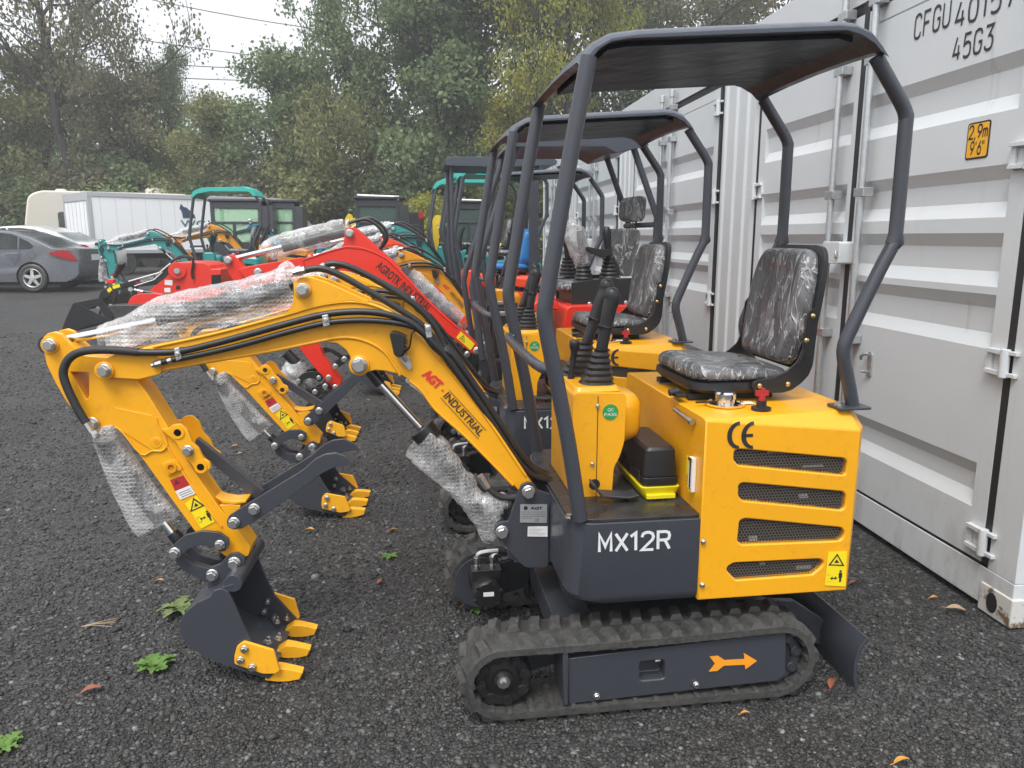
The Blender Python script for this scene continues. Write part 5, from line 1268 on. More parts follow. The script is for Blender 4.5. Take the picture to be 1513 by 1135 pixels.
    sc = MB(); sc.cyl(pt(B3, C2, 1110, 600, .0), pt(B3, C2, 1420, 900, 0), .04, None, 16); a = place(obj('boom_cylinder', sc, M['charcoal'], root))
    w = lump_tube(pts(B3, C2, [(1150, 625), (1250, 720), (1330, 790), (1440, 880)], -.01), [.06, .065, .06, .05], 5, 18, 6, .3); obj('bubble_wrap', w, M['thin_wrap'], a, 0, 2, 80)
    for k in range(2):
        h = MB(); h.tube(pts(B3, C2, [(800, 345), (860, 325), (920 + 20 * k, 320 - 8 * k), (990 + 25 * k, 370), (1015 + 12 * k, 430), (985, 490)], -.03 + .06 * k), .012, 8, 0, 5); obj('hydraulic_hose', h, M['hose'], bo)
    # body
    hd = MB(); P = tr(F3, CSE, [(140, 1095), (148, 850), (160, 775), (185, 752), (300, 748), (640, 750), (660, 780), (660, 1095)], -.40); hd.prism(roundpoly(P, .04, 4), -.40, .40); ec = obj('engine_cover', hd, RD, root, .03, 4)
    rb = MB(); rb.prism(tr(F3, CSE, [(200, 850), (215, 800), (640, 790), (640, 805), (225, 812), (212, 850)], -.405), -.412, -.4); obj('cover_rib', rb, RD, ec, .004)
    bp = MB(); P = roundpoly(tr(F3, CSE, [(194, 602), (330, 580), (620, 570), (625, 752), (196, 758)], -.30), .006, 2); bp.prism(P, -.30, -.28); bp.prism([(u, z) for u, z in P], .28, .30); q0, q1 = P[0], P[-1]
    us = [q[0] for q in P]; zs = [q[1] for q in P]; bp.box(min(us) + .02, max(us) - .01, -.28, .28, min(zs) - .06, max(zs) - .04)
    bo_ = obj('seat_console', bp, M['black_paint'], root, .004); bolts(bo_, F3, CSE, [(310, 740, .016), (545, 732, .016)], -.302, 'console_screw')
    z0 = max(zs) - .02
    cu = MB(); u0 = F3.uz(*CSE(105, 620), -.2)[0]; fl = lambda z, i: [(u, w, z) for u, w in rrect(u0 + i, -.22 + i, u0 + .45 - i, .22 - i, .07, 5)]
    cu.loft([fl(z0 - .10, .01), fl(z0 - .06, 0), fl(z0 - .02, .01), fl(z0, .05)]); obj('seat_cushion', cu, M['seat_film'], root, 0, 2, 70, 1)
    # seat back + head rest by outline
    P = roundpoly(tr(F3, CSE, [(465, 420), (470, 380), (505, 270), (525, 250), (625, 258), (640, 275), (636, 330), (600, 480), (592, 560), (512, 560), (500, 500)], -.2), .02, 3); sb = MB(); sb.prism(P, -.2, .2); obj('seat_back', sb, M['seat_film'], root, .04, 4)
    P = roundpoly(tr(F3, CSE, [(552, 180), (560, 80), (585, 45), (650, 40), (680, 55), (672, 170), (650, 208), (580, 205)], -.12), .02, 3); hr = MB(); hr.prism(P, -.12, .12); ho = obj('head_rest', hr, M['seat_film'], root, .03, 4)
    hp = MB()
    for w in (-.06, .06): hp.cyl(pt(F3, CSE, 612, 195, w), pt(F3, CSE, 605, 275, w), .008, None, 8)
    obj('head_rest_rod', hp, M['black_paint'], ho)
    P = roundpoly(tr(F3, CSE, [(280, 368), (300, 372), (380, 385), (435, 388), (440, 420), (380, 440), (330, 415), (285, 390)], -.24), .006, 2); ar = MB(); ar.prism(P, -.29, -.22); ar.prism(P, .22, .29); obj('armrest', ar, M['plastic'], root, .006)
    for x, y, w in ((175, 560, .12), (275, 598, -.2), (440, 568, -.2)):
        u, z = F3.uz(*CSE(x, y), w); bel = MB(); rr = []
        for k in range(11):
            t = k / 10; r = .075 * (1 - t) + .035 * t + (.006 if k % 2 == 0 else -.002); rr.append([(u - .01 * t + r * math.cos(a), w + r * math.sin(a), z + .14 * t) for a in (2 * math.pi * j / 18 for j in range(18))])
        bel.loft(rr); lv = MB(); lv.tube([(u - .01, w, z + .13), (u - .015, w, z + .2), (u - .03, w, z + .33), (u - .032, w, z + .37)], [.022, .024, .032, .016], 12, 0, 3)
        l = obj('control_lever', lv, M['plastic'], root, 0, 2, 60); obj('bellows', bel, M['plastic'], l, 0, 2, 50)
        if x == 275:
            wr = lump_tube([(u, w, z + .12), (u - .05, w, z + .25), (u - .08, w, z + .4), (u - .06, w, z + .42)], [.05, .075, .07, .02], 8, 16, 5, .3); obj('plastic_bag', wr, M['thin_wrap'], l, 0, 2, 80)
    # canopy
    RP = [(498, -20), (511, 0), (575, 195), (578, 380)]
    A = pts(F3, CSE, [(580, -310), (745, 178), (735, 372), (732, 480)], -.36)
    for s_ in (-1, 1):
        cp = MB(); cp.tube([(u, w * (1 if s_ < 0 else -1), z) for u, w, z in A], .023, 12); obj('canopy_post', cp, M['charcoal'], root)
        f = MB(); f.tube([(A[0][0] - .80, .36 * s_, A[0][2] - .03), (-.33, .37 * s_, 1.25), (-.35, .37 * s_, 1.15), (-.28, .38 * s_, .64)], .023, 12, 0, 0); obj('canopy_post', f, M['charcoal'], root)
    cb = MB(); z = F3.uz(*CSE(660, 232), 0)[1]; cb.cyl((A[1][0] - .02, -.36, z), (A[1][0] - .02, .36, z), .02, None, 12); obj('cross_bar', cb, M['charcoal'], root)
    c2b = crop(700, 0, 2.161); T = tr(F3, c2b, [(120, 470), (135, 440), (170, 425), (420, 412), (520, 412), (545, 430), (560, 465)], -.42); B = tr(F3, c2b, [(545, 470), (455, 490), (420, 470), (150, 470)], -.42)
    du = 0; rf = MB(); rf.loft([[(u, w, z + .02 * (1 - (w / .42) ** 2)) for u, z in T + B] for w in (-.42, -.2, 0, .2, .42)]); obj('canopy_roof', rf, M['roof_paint'], root, .006)
    fb = MB(); fb.box(-.12, -.02, -.38, -.1, .66, .82, 0); fb.box(-.13, -.01, -.39, -.09, .645, .70, 1); obj('battery_box', fb, [M['plastic'], M['case_yellow']], root, .004)
    mf = MB()
    for k in range(9): mf.box(-.2 + .02 * (k % 3), -.08 + .02 * (k % 3), -.35 + .07 * k, -.31 + .07 * k, .66, .95 + .02 * (k % 4), k % 3 == 1)
    obj('valve_block', mf, [M['black_paint'], M['zinc']], root, .004)
    fn = MB(); P = tr(F3, C3, [(615, 820), (640, 800), (700, 790), (735, 810), (740, 850), (690, 840), (640, 855), (618, 862)], -.3); fn.prism(P, -.34, .3); obj('front_guard', fn, RD, root, .01)
    return root
d3 = make_red(); 
for k_ in ('label', 'category', 'group'):
    if k_ in d3: del d3[k_]
tag(d3, 'red-boomed mini digger third in the row, with headrest seat and black bucket', 'mini digger')
# ------------------------------------------------------------------ further down the row
def repose(root, ang):
    """swing the stick and bucket of a copy round the boom end"""
    u, z = BF.uz(*C4(265, 422), 0); p = Vector((u, 0, z)); rot = Matrix.Translation(p) @ Matrix.Rotation(R(ang), 4, 'Y') @ Matrix.Translation(-p)
    for o in kids(root):
        if o.name.split('.')[0] in ('stick', 'bucket', 'bucket_link', 'thumb', 'thumb_link', 'bucket_cylinder'): o.matrix_basis = o.matrix_basis @ rot
    return root
def far_digger(x, y, z, sc, paint_, roof, label, group, deg=8, skip=(), name='mini_digger', extra=None):
    sw = {'yellow': paint_, 'charcoal': 'charcoal', 'roof_paint': roof}; 
    if extra: sw.update(extra)
    o = copy_tree(digger, None, sw, ('weld_seam', 'panel_joint', 'ce_lettering', 'cover_screw', 'console_screw', 'eye_ring', 'lug_hole', 'foot_bolt', 'green_sticker', 'sticker_lettering', 'lettering', 'red_lettering', 'clamp_bolt', 'cutter_bolt', 'bracket_bolt', 'grille') + skip)
    o.location = (x, y, ground_z(x, y)); o.rotation_euler = (0, 0, R(deg)); o.scale = sc if isinstance(sc, tuple) else (sc, sc, sc)
    if roof == 'teal_roof':
        cap = MB(); cap.prism(roundpoly([(-.31, 1.93), (-.25, 2.04), (-.12, 2.09), (.5, 2.11), (.63, 2.07), (.70, 1.96), (.66, 1.95), (.58, 2.03), (0, 2.03), (-.2, 1.99), (-.275, 1.92)], .02, 3), -.43, .43); obj('roof_cap', cap, M['teal_roof'], o, .01)
    for k_ in ('label', 'category', 'group'):
        if k_ in o: del o[k_]
    tag(o, label, 'mini digger', group); return o
TL = 'teal mini diggers in the far row'
d5 = far_digger(-.35, 9.3, .03, 1.06, 'orange_red', 'roof_paint', 'orange-red mini digger with flat charcoal roof and blue wrapped seat', None, 8, ('canopy_post', 'canopy_roof', 'grab_bar', 'seat_back', 'seat_cushion', 'seat_shell', 'seat_bracket'))
def finish5():
    r = d5; s = MB(); s.prism(roundpoly([(-.42, 2.10), (-.44, 2.15), (-.38, 2.19), (.70, 2.20), (.76, 2.16), (.74, 2.12), (.2, 2.09)], .02, 3), -.45, .45); obj('canopy_roof', s, M['roof_paint'], r, .01)
    for w in (-.36, .36):
        p = MB(); p.box(.47, .57, w - .04, w + .04, .96, 2.11); obj('canopy_post', p, M['charcoal'], r, .008); p = MB(); p.tube([(-.36, w, 2.1), (-.36, w, 1.3), (-.28, w, .64)], .022, 10); obj('canopy_post', p, M['charcoal'], r)
    b = MB(); b.loft([[(u + .02 * i, w * k, z) for u, w in rrect(.36, -.22, .56, .22, .06, 4)] for i, (z, k) in enumerate(((1.02, 1), (1.15, 1.05), (1.3, 1), (1.42, .95), (1.47, .8)))]); obj('seat_back', b, M['blue_cover'], r, 0, 2, 60, 1)
    b = MB(); b.loft([[(u, w, z) for u, w in rrect(.06 + i, -.23 + i, .5 - i, .23 - i, .06, 4)] for z, i in ((1.0, .01), (1.04, 0), (1.08, .01), (1.09, .05))]); obj('seat_cushion', b, M['blue_cover'], r, 0, 2, 60, 1)
    t = MB(); put_text(t, 'L', (-.40, -.432, .45), (.05, 0, 0), (0, 0, .1)); obj('lettering', t, M['ink_white'], r)
    p = MB(); p.box(-.43, .10, -.43, -.41, .36, .62); obj('side_panel', p, M['orange_red'], r, .006)
finish5()
far_digger(-.42, 11.2, .05, 1.15, 'teal', 'teal_roof', 'nearest teal-roofed digger in the far row, highest of the three teal canopies', TL)
far_digger(-.72, 12.8, .07, 1.15, 'teal', 'teal_roof', 'middle teal-roofed digger of the three beside the grey container', TL)
far_digger(-1.18, 15.2, .10, 1.15, 'teal', 'teal_roof', 'farthest teal-roofed digger, lowest of the three teal canopies', TL)
# left-hand group
repose(far_digger(-5.42, 14.5, .09, (1.14, .92, 1.06), 'teal', 'teal_roof', 'teal digger with its boom reaching left between the grey car and the red loader', None, 6), 24)
far_digger(-5.0, 16.4, .11, 1.15, 'amber', 'charcoal', 'amber digger half hidden behind the teal digger by the white truck', None, 8, ('canopy_roof', 'canopy_post', 'seat_back', 'seat_shell', 'grab_bar', 'control_lever'))
far_digger(-4.55, 17.8, .12, 1.2, 'blue_paint', 'charcoal', 'blue digger at the back of the left group, next to the amber one', None, 8, ('canopy_roof', 'canopy_post', 'seat_back', 'seat_shell', 'grab_bar', 'control_lever'))
# ------------------------------------------------------------------ cab machines
def make_cab(name, loc, deg, body, cabp, gl, label, cat, group=None, arm=True, scu=1.0):
    r = empty(name, (loc[0], loc[1], ground_z(loc[0], loc[1])), deg); r.scale = (scu, 1, .86)
    b = MB(); b.loft([[(u, w, z) for u, w in rrect(-.75, -.7, 1.05, .7, .15, 4)] for z in (.55, .62, .95)]); b.loft([[(u, w, z) for u, w in rrect(.25, -.68, 1.03, .68, .15, 4)] for z in (.95, 1.25, 1.30)]); obj('body', b, M[body], r, .02)
    for s_ in (-1, 1):
        P = track_path((-.75, .25), .25, (.75, .25), .25, 6, .2); t = MB(); t.prism(P, s_ * .6 - .15, s_ * .6 + .15); obj('crawler_track', t, M['rubber'], r, .02)
    c = MB(); z0, z1 = .95, 2.38; x0, x1, y0, y1 = -.72, .30, -.62, .30
    for x, y in ((x0, y0), (x1, y0), (x0, y1), (x1, y1), ): c.box(x - .04, x + .04, y - .04, y + .04, z0, z1)
    c.box(x0 - .04, x1 + .04, y0 - .035, y0 + .035, z0, z0 + .42); c.box(x0 - .03, x1 + .03, y1 - .035, y1 + .035, z0, z0 + .4); c.box(x0 - .035, x0 + .035, y0, y1, z0, z0 + .25); c.box(x1 - .035, x1 + .035, y0, y1, z0, z0 + .5)
    for y in (y0, y1): c.box(x0, x1, y - .03, y + .03, z1 - .16, z1); 
    c.box(-.30, -.24, y0 - .025, y0 + .025, z0 + .42, z1 - .5); c.box(x0, x1, y0 - .028, y0 + .028, z1 - .55, z1 - .49); c.box(x1 + .03, x1 + .28, y0 - .03, y1, z0, z1 - .1)
    ca = obj('cab', c, M[cabp], r, .012)
    g = MB(); g.box(x0 + .04, x1 - .04, y0 - .006, y0 + .006, z0 + .42, z1 - .16); g.box(x0 + .04, x1 - .04, y1 - .006, y1 + .006, z0 + .4, z1 - .16); g.box(x0 - .006, x0 + .006, y0 + .04, y1 - .04, z0 + .25, z1 - .1); g.box(x1 - .006, x1 + .006, y0 + .04, y1 - .04, z0 + .5, z1 - .16)
    obj('cab_glass', g, M[gl], ca)
    rf = MB(); rf.loft([[(u, w, z) for u, w in rrect(x0 - .1 + i, y0 - .07 + i, x1 + .2 - i, y1 + .07 - i, .08, 4)] for z, i in ((z1, .03), (z1 + .02, 0), (z1 + .07, .0), (z1 + .09, .05))]); obj('cab_roof', rf, M[cabp], ca, .01)
    s = MB(); s.loft([[(u, w, z) for u, w in rrect(-.1, -.4, .2, .1, .06, 3)] for z in (1.3, 1.42)]); s.prism(roundpoly([(.1, 1.4), (.2, 1.4), (.28, 2.0), (.18, 2.0)], .03, 3), -.38, .08); obj('seat', s, M['seat_vinyl'], ca, .02)
    if arm:
        a = MB(); a.prism(roundpoly([(-.3, .9), (-.1, 1.2), (-.5, 1.75), (-.75, 2.0), (-.95, 1.95), (-1.0, 1.8), (-.8, 1.75), (-.55, 1.4)], .06, 3), .34, .50); obj('boom', a, M[body], r, .012)
        st = MB(); st.prism(roundpoly([(-.86, 2.06), (-.98, 2.1), (-1.08, 1.95), (-1.06, .8), (-.92, .8)], .04, 3), .36, .48); obj('stick', st, M[body], r, .01)
    if arm:
        p = MB(); p.tube([(.34, -.66, 2.40), (-.95, .25, 1.72)], .028, 8); p.tube([(.34, -.66, 2.44), (-.7, -.68, 2.47)], .028, 8); obj('white_rail', p, M['white'], ca)
    tag(r, label, cat, group); return r
make_cab('cab_excavator', (-6.02, 18.2, .13), 8, 'charcoal', 'charcoal', 'green_glass', 'dark cab excavator with green tinted windows behind the teal canopy', 'excavator', None, False)
make_cab('cab_excavator', (-5.35, 18.8, .14), 8, 'charcoal', 'charcoal', 'green_glass', 'dark cab with a narrow green window, right of the larger green-windowed cab', 'excavator', None, False, .72)
make_cab('cab_excavator', (-2.62, 16.3, .11), 10, 'bright_yellow', 'charcoal_dull', 'grey_glass', 'yellow excavator with a grey cab above the red boom, before the trees', 'excavator', None, True, .78)
make_cab('cab_excavator', (-.85, 19.3, .15), 8, 'bright_yellow', 'charcoal_dull', 'grey_glass', 'yellow cab excavator glimpsed between the teal canopies', 'excavator')
def make_tractor():
    r = empty('engine_unit', (-2.45, 18.9, .23), 8); b = MB(); b.box(-.32, .32, -.4, .4, .5, 1.86); obj('housing', b, M['black_paint'], r, .03)
    t = MB()
    for s_ in (-1, 1): t.lathe([(.2, -.12), (.42, -.12), (.5, -.08), (.5, .08), (.42, .12), (.2, .12)], (0, .55 * s_, .5), (0, 1, 0), 28)
    obj('wheel', t, M['rubber'], r)
    g = MB()
    for k in range(8): g.box(-.24, .2, -.412, -.4, .9 + .09 * k, .94 + .09 * k)
    obj('vent', g, M['charcoal'], r); l = MB(); l.cyl((.26, -.43, 1.76), (.26, -.40, 1.76), .06, None, 12); l.box(.2, .32, -.41, -.39, 1.68, 1.84); obj('tail_lamp', l, M['lens_red'], r)
    tag(r, 'low black engine housing with a red lamp, right of the grey cab', 'machine')
make_tractor()
# ------------------------------------------------------------------ red compact track loader
def make_loader():
    F6 = Frame(-5.0, 11.6, 5); D = ground_z(F6.o[0], F6.o[1]); r = empty('track_loader', (F6.o[0], F6.o[1], D), 5)
    T = lambda P, w: [(u, z - D) for u, z in tr(F6, CS, P, w)]
    pp = lambda x, y, w: (lambda q: (q[0], w, q[1] - D))(F6.uz(*CS(x, y), w))
    b = MB(); P = T([(1015, 385), (1040, 335), (1190, 335), (1290, 340), (1335, 365), (1350, 395), (1436, 392), (1440, 600), (1440, 660), (840, 700), (800, 600), (935, 470)], -.40); b.prism(P, -.40, .40); bo = obj('body', b, M['red'], r, .012)
    f = MB(); P = roundpoly(T([(625, 750), (630, 690), (660, 630), (720, 605), (880, 600), (1000, 640), (1000, 720), (820, 760)], -.42), .05, 3); f.prism(P, -.42, .42); obj('front_guard', f, M['red'], r, .01)
    g = MB(); g.prism(T([(1352, 445), (1432, 440), (1434, 545), (1354, 552)], -.405), -.408, -.40)
    for k in range(9): g.prism(T([(1356, 452 + 11 * k), (1430, 447 + 11 * k), (1430, 451 + 11 * k), (1356, 456 + 11 * k)], -.41), -.413, -.408)
    obj('grille', g, M['dark'], bo)
    d = MB(); d.prism(T([(952, 487), (1018, 490), (1016, 535), (950, 528)], -.402), -.404, -.4); d.prism(T([(948, 556), (1000, 556), (1000, 594), (948, 592)], -.402), -.404, -.4); d.prism(T([(680, 700), (738, 700), (738, 712), (680, 712)], -.422), -.424, -.42); obj('label', d, M['white'], bo)
    hl = MB(); hl.prism(T([(1048, 538), (1084, 538), (1084, 568), (1048, 568)], -.402), -.404, -.4); obj('panel_opening', hl, M['dark'], bo)
    wd = MB(); wd.cyl(pp(1058, 408, -.45), pp(1058, 408, -.40), .12, None, 24); obj('pivot_cover', wd, M['red'], bo, .006)
    bt = MB(); bt.cyl(pp(1055, 410, -.48), pp(1055, 410, -.45), .04, None, 14); obj('pivot_bolt', bt, M['zinc'], bo)
    for s_ in (-1, 1):
        a = MB(); P = T([(380, 640), (400, 590), (470, 545), (540, 525), (660, 500), (900, 430), (1000, 350), (1040, 380), (960, 470), (880, 530), (740, 545), (620, 545), (540, 580), (520, 690), (500, 690), (490, 610), (420, 680)], -.40)
        wa = (-.40, -.34) if s_ < 0 else (.34, .40); a.prism(P, *wa); ao = obj('lift_arm', a, M['black_paint'], r, .004)
        if s_ < 0:
            s = MB(); P = T([(905, 420), (918, 432), (870, 480), (700, 530), (696, 516), (845, 465), (880, 440), (670, 495), (560, 512), (560, 502), (670, 482)], -.405)
            s.tube([pp(x, y, -.405) for x, y in ((640, 500), (905, 425), (1000, 345))], .01, 8); s.tube([pp(x, y, -.405) for x, y in ((690, 540), (860, 485), (930, 420))], .008, 8); obj('edge_strip', s, M['white'], ao)
            t = MB(); o1 = Vector(pp(702, 524, -.404)); put_text(t, 'AGT', o1, Vector(pp(742, 510, -.404)) - o1, Vector(pp(696, 494, -.404)) - o1); obj('red_lettering', t, M['ink_red'], ao)
            t = MB(); o1 = Vector(pp(745, 510, -.404)); put_text(t, 'INDUSTRIAL LRT', o1, Vector(pp(905, 460, -.404)) - o1, Vector(pp(740, 482, -.404)) - o1); obj('lettering', t, M['ink_white'], ao)
            wl = MB(); wl.prism(T([(452, 572), (482, 546), (500, 575), (470, 598)], -.402), -.405, -.4); wl.prism(T([(500, 540), (560, 522), (570, 548), (508, 566)], -.402), -.405, -.4); obj('warning_label', wl, M['sticker_yellow'], ao)
    cy = MB(); cy.cyl(pp(770, 592, -.36), pp(1020, 635, -.36), .05, None, 16); c = obj('lift_cylinder', cy, M['black_paint'], r); rd = MB(); rd.cyl(pp(690, 572, -.36), pp(775, 592, -.36), .025, None, 12); obj('cylinder_rod', rd, M['chrome'], c)
    pb = MB()
    for x, y in ((365, 670), (380, 718), (655, 568), (485, 712), (340, 698)): pb.cyl(pp(x, y, -.43), pp(x, y, -.39), .032, None, 12)
    obj('pin', pb, M['zinc'], r)
    bk = MB(); side = T([(60, 925), (100, 820), (160, 690), (185, 680), (390, 790), (500, 830), (470, 850), (300, 880), (160, 935)], -.55)
    bk.prism(side, -.55, -.535); bk.prism(side, .535, .55); L_ = T([(185, 680), (390, 790), (500, 830), (470, 850), (300, 880), (60, 925)], -.55)
    bk.prism(T([(185, 682), (400, 640), (420, 660), (390, 700), (300, 740), (200, 700)], -.5), -.534, .534); bk.prism(T([(60, 925), (160, 935), (300, 885), (470, 855), (470, 840), (300, 868), (160, 918), (66, 912)], -.5), -.534, .534)
    bk.prism(T([(380, 690), (420, 660), (520, 790), (500, 835), (470, 850)], -.5), -.534, .534); obj('bucket', bk, M['black_paint'], r, .004)
    for s_ in (-1, 1):
        P = track_path((F6.uz(*CS(560, 830), -.4)[0], .24), .22, (.45, .24), .22, 6, .15); t = MB(); t.prism(P, s_ * .4 - .12, s_ * .4 + .12); obj('crawler_track', t, M['rubber'], r, .02)
    for x0, y0, x1, y1, s in ((1000, 340, 1190, 480, 0), (1040, 300, 1200, 490, 1)):
        h = MB(); h.tube([pp(*q) for q in ((960, 400, -.3), (1010, 330, -.3), (1090, 285 + 10 * s, -.3), (1170, 290, -.42), (1195, 330, -.43), (1185, 420, -.43), (1195, 480, -.43))], .018, 8, 0, 5); obj('hose', h, M['hose'], bo)
    vb = MB()
    for k in range(6): vb.cyl(pp(520 + 14 * k, 470 - 18 * k, -.1 + .05 * k), pp(560 + 8 * k, 350 - 3 * k, -.1 + .05 * k), .03, None, 10)
    obj('control_column', vb, M['black_paint'], r); rv = MB(); rv.prism(T([(455, 500), (480, 478), (525, 480), (520, 515), (470, 520)], -.2), -.25, -.15); obj('quick_hitch', rv, M['red'], r, .01)
    tag(r, 'red compact track loader with its black bucket lowered, left of the red boom', 'track loader'); return r
make_loader()
# ------------------------------------------------------------------ parked cars
paint('car_grey', (.115, .123, .142), .22, .8, .05, .04); paint('car_white', (.72, .72, .72), .25, .7, .05, .03); paint('alloy', (.6, .6, .6), .3, .3, .1, .05, .5, .6)
paint('box_white', (.86, .87, .88), .45, .1, .25, .03); paint('cream', (.66, .62, .54), .5, .1, .35, .05); paint('trim_grey', (.42, .43, .45), .45, .1, .3)
def make_car(loc, deg):
    """local: u runs from nose (-) to tail (+), w away from the camera"""
    r = empty('parked_car', loc, deg); Wd = .86
    prof = [(-2.28, .35), (-2.30, .55), (-2.22, .70), (-1.95, .80), (-1.35, .93), (-1.15, .98), (-.45, 1.34), (-.15, 1.42), (.25, 1.44), (.70, 1.40), (1.10, 1.27), (1.62, 1.03), (1.80, 1.01), (2.12, 1.01), (2.20, .98), (2.22, .80), (2.24, .60), (2.22, .42), (2.12, .30), (1.9, .22), (-2.0, .2), (-2.2, .24)]
    b = MB()
    def tuck(w, z): # tumblehome
        s = 1 if w > 0 else -1; a = abs(w)
        k = 0 if z < .9 else (z - .9) / .54
        return s * a * (1 - .20 * k) if z > .9 else s * a * (1 - .05 * max(0, (.5 - z) / .3))
    rings = []
    for f in (-1.0, -.985, -.93, -.6, 0, .6, .93, .985, 1.0):
        e = max(0, (abs(f) - .9) / .1); rings.append([(u * (1 - .018 * e), tuck(Wd * f, z), z - (.03 * e if z > 1.0 else 0) + (.02 * e if z < .35 else 0)) for u, z in prof])
    b.loft(rings); bo = obj('body', b, M['car_grey'], r, .0, 2, 40)
    cuts = []
    for cu in (-1.42, 1.12):
        c = MB(); c.cyl((cu, -1.2, .33), (cu, -.55, .33), .37, None, 36); cuts.append(c); c = MB(); c.cyl((cu, .55, .33), (cu, 1.2, .33), .37, None, 36); cuts.append(c)
    WIN = ([(-.95, .99), (-.40, 1.31), (-.12, 1.37), (-.02, 1.375), (-.02, .985)], [(.03, .985), (.03, 1.375), (.35, 1.375), (.68, 1.335), (.83, 1.28), (.83, .985)], [(.87, .985), (.87, 1.26), (1.08, 1.16), (1.20, 1.06), (1.15, 1.0)])
    for P in WIN: cuts.append(MB().prism(P, -1.2, 1.2))
    cut(bo, cuts)
    for cu in (-1.42, 1.12):
        for s_ in (-1, 1):
            w = MB(); w.lathe([(.0, -.05), (.21, -.05), (.225, .10), (.29, .105), (.325, .075), (.328, -.06), (.29, -.10), (0, -.10)], (cu, s_ * .76, .325), (0, s_, 0), 36); wo = obj('wheel', w, M['rubber'], r)
            a = MB(); a.lathe([(.225, .09), (.21, .105), (.195, .09), (.19, .03), (.19, .0)], (cu, s_ * .76, .325), (0, s_, 0), 32, 0, False); a.lathe([(.0, .1), (.05, .1), (.06, .07), (.06, .05)], (cu, s_ * .76, .325), (0, s_, 0), 20)
            for k in range(5):
                t = R(72 * k + 18); d = Vector((math.cos(t), 0, math.sin(t))); n = Vector((-d.z, 0, d.x)); c0 = Vector((cu, s_ * .85, .325)); q = lambda r_, s, y: c0 + d * r_ + n * s + Vector((0, s_ * y, 0))
                a.loft([[q(.03, -.042, .0), q(.03, .042, .0), q(.03, .036, -.03), q(.03, -.036, -.03)], [q(.2, -.03, -.005), q(.2, .03, -.005), q(.2, .026, -.03), q(.2, -.026, -.03)]])
            obj('rim', a, M['alloy'], wo)
    for s_ in (-1, 1):
        g = MB()
        wz = lambda z: s_ * (Wd * (1 - .20 * max(0, (z - .9) / .54)) + .004)
        for P in WIN:
            i0 = len(g.v)
            for u, z in P: g.vv((u, wz(z), z))
            g.ff(range(i0, i0 + len(P)))
        obj('side_window', g, M['car_glass'], r)
        l = MB(); P = [(1.55, .90), (1.85, .97), (2.02, .94), (2.18, .74), (2.05, .73), (1.75, .82)]; i0 = len(l.v); P = spl2(P, 3)
        l.prism(P, *sorted((s_ * (Wd - .012), s_ * (Wd + .006)))); obj('tail_light', l, M['lens_red'], r, .004)
        h = MB(); h.tube([(.60, s_ * (Wd + .01), .87), (.66, s_ * (Wd + .03), .875), (.80, s_ * (Wd + .03), .878), (.86, s_ * (Wd + .01), .88)], .016, 8, 0, 3); obj('door_handle', h, M['car_grey'], r)
        j = MB(); j.tube([(.0, s_ * (Wd + .001), .95), (0, s_ * (Wd - .0), .45), (.05, s_ * (Wd - .005), .3)], .004, 6); j.tube([(.9, s_ * (Wd + .001), .97), (.88, s_ * (Wd + .001), .8), (.76, s_ * (Wd + .001), .62)], .004, 6); j.tube([(-.9, s_ * (Wd + .001), .95), (-.92, s_ * (Wd - .002), .4)], .004, 6); obj('door_gap', j, M['dark'], r)
        fd = MB(); fd.lathe([(.082, -.001), (.085, .0025), (.088, -.001)], (1.15, s_ * (Wd + .0), .87), (0, s_, 0), 24, 0, False); obj('fuel_flap', fd, M['dark'], r)
        hl = MB(); hl.prism([(-2.2, .68), (-1.75, .80), (-1.8, .72), (-2.15, .6)], *sorted((s_ * .72, s_ * (Wd + .003)))); obj('headlight', hl, M['white'], r)
    rw = MB(); rw.loft([[(1.14, -.58, 1.265), (1.14, .58, 1.265)], [(1.60, -.64, 1.053), (1.60, .64, 1.053)]], 0, False); obj('rear_window', rw, M['car_glass'], r)
    for o in kids(r):
        if o.name.startswith('rear_window'): o.location = (.012, 0, .012)
    fw = MB(); fw.loft([[(-1.12, -.64, 1.01), (-1.12, .64, 1.01)], [(-.5, -.58, 1.33), (-.5, .58, 1.33)]], 0, False); o = obj('windscreen', fw, M['car_glass'], r); o.location = (-.015, 0, .015)
    se = MB()
    for u in (-.35, .55):
        for w in (-.38, .38): se.loft([[(u + .1 * t + a, w + c, .9 + .5 * t) for a, c in rrect(-.06, -.2, .06, .2, .05, 3)] for t in (0, .5, .8)]); se.loft([[(u + .1 + a, w + c, 1.28 + .1 * t) for a, c in rrect(-.04, -.1, .04, .1, .03, 3)] for t in (0, 1)])
    obj('seats', se, M['seat_vinyl'], r, 0, 2, 50)
    pl = MB(); pl.box(2.232, 2.238, -.26, .26, .72, .86); obj('number_plate', pl, M['white'], r)
    return r
car = make_car((-12.36, 18.9, ground_z(-12, 18.9)), 3); tag(car, 'dark grey sedan parked side-on at the left edge, red tail light towards us', 'car', 'cars parked beyond the yard')
cw = copy_tree(car, None, {'car_grey': 'car_white'}); cw.location = (-13.2, 21.2, ground_z(-13, 21.2)); cw.rotation_euler = (0, 0, R(2)); cw.scale = (1.04, 1.04, 1.06)
tag(cw, 'white sedan parked behind the dark grey one, only its roof and boot showing', 'car', 'cars parked beyond the yard')
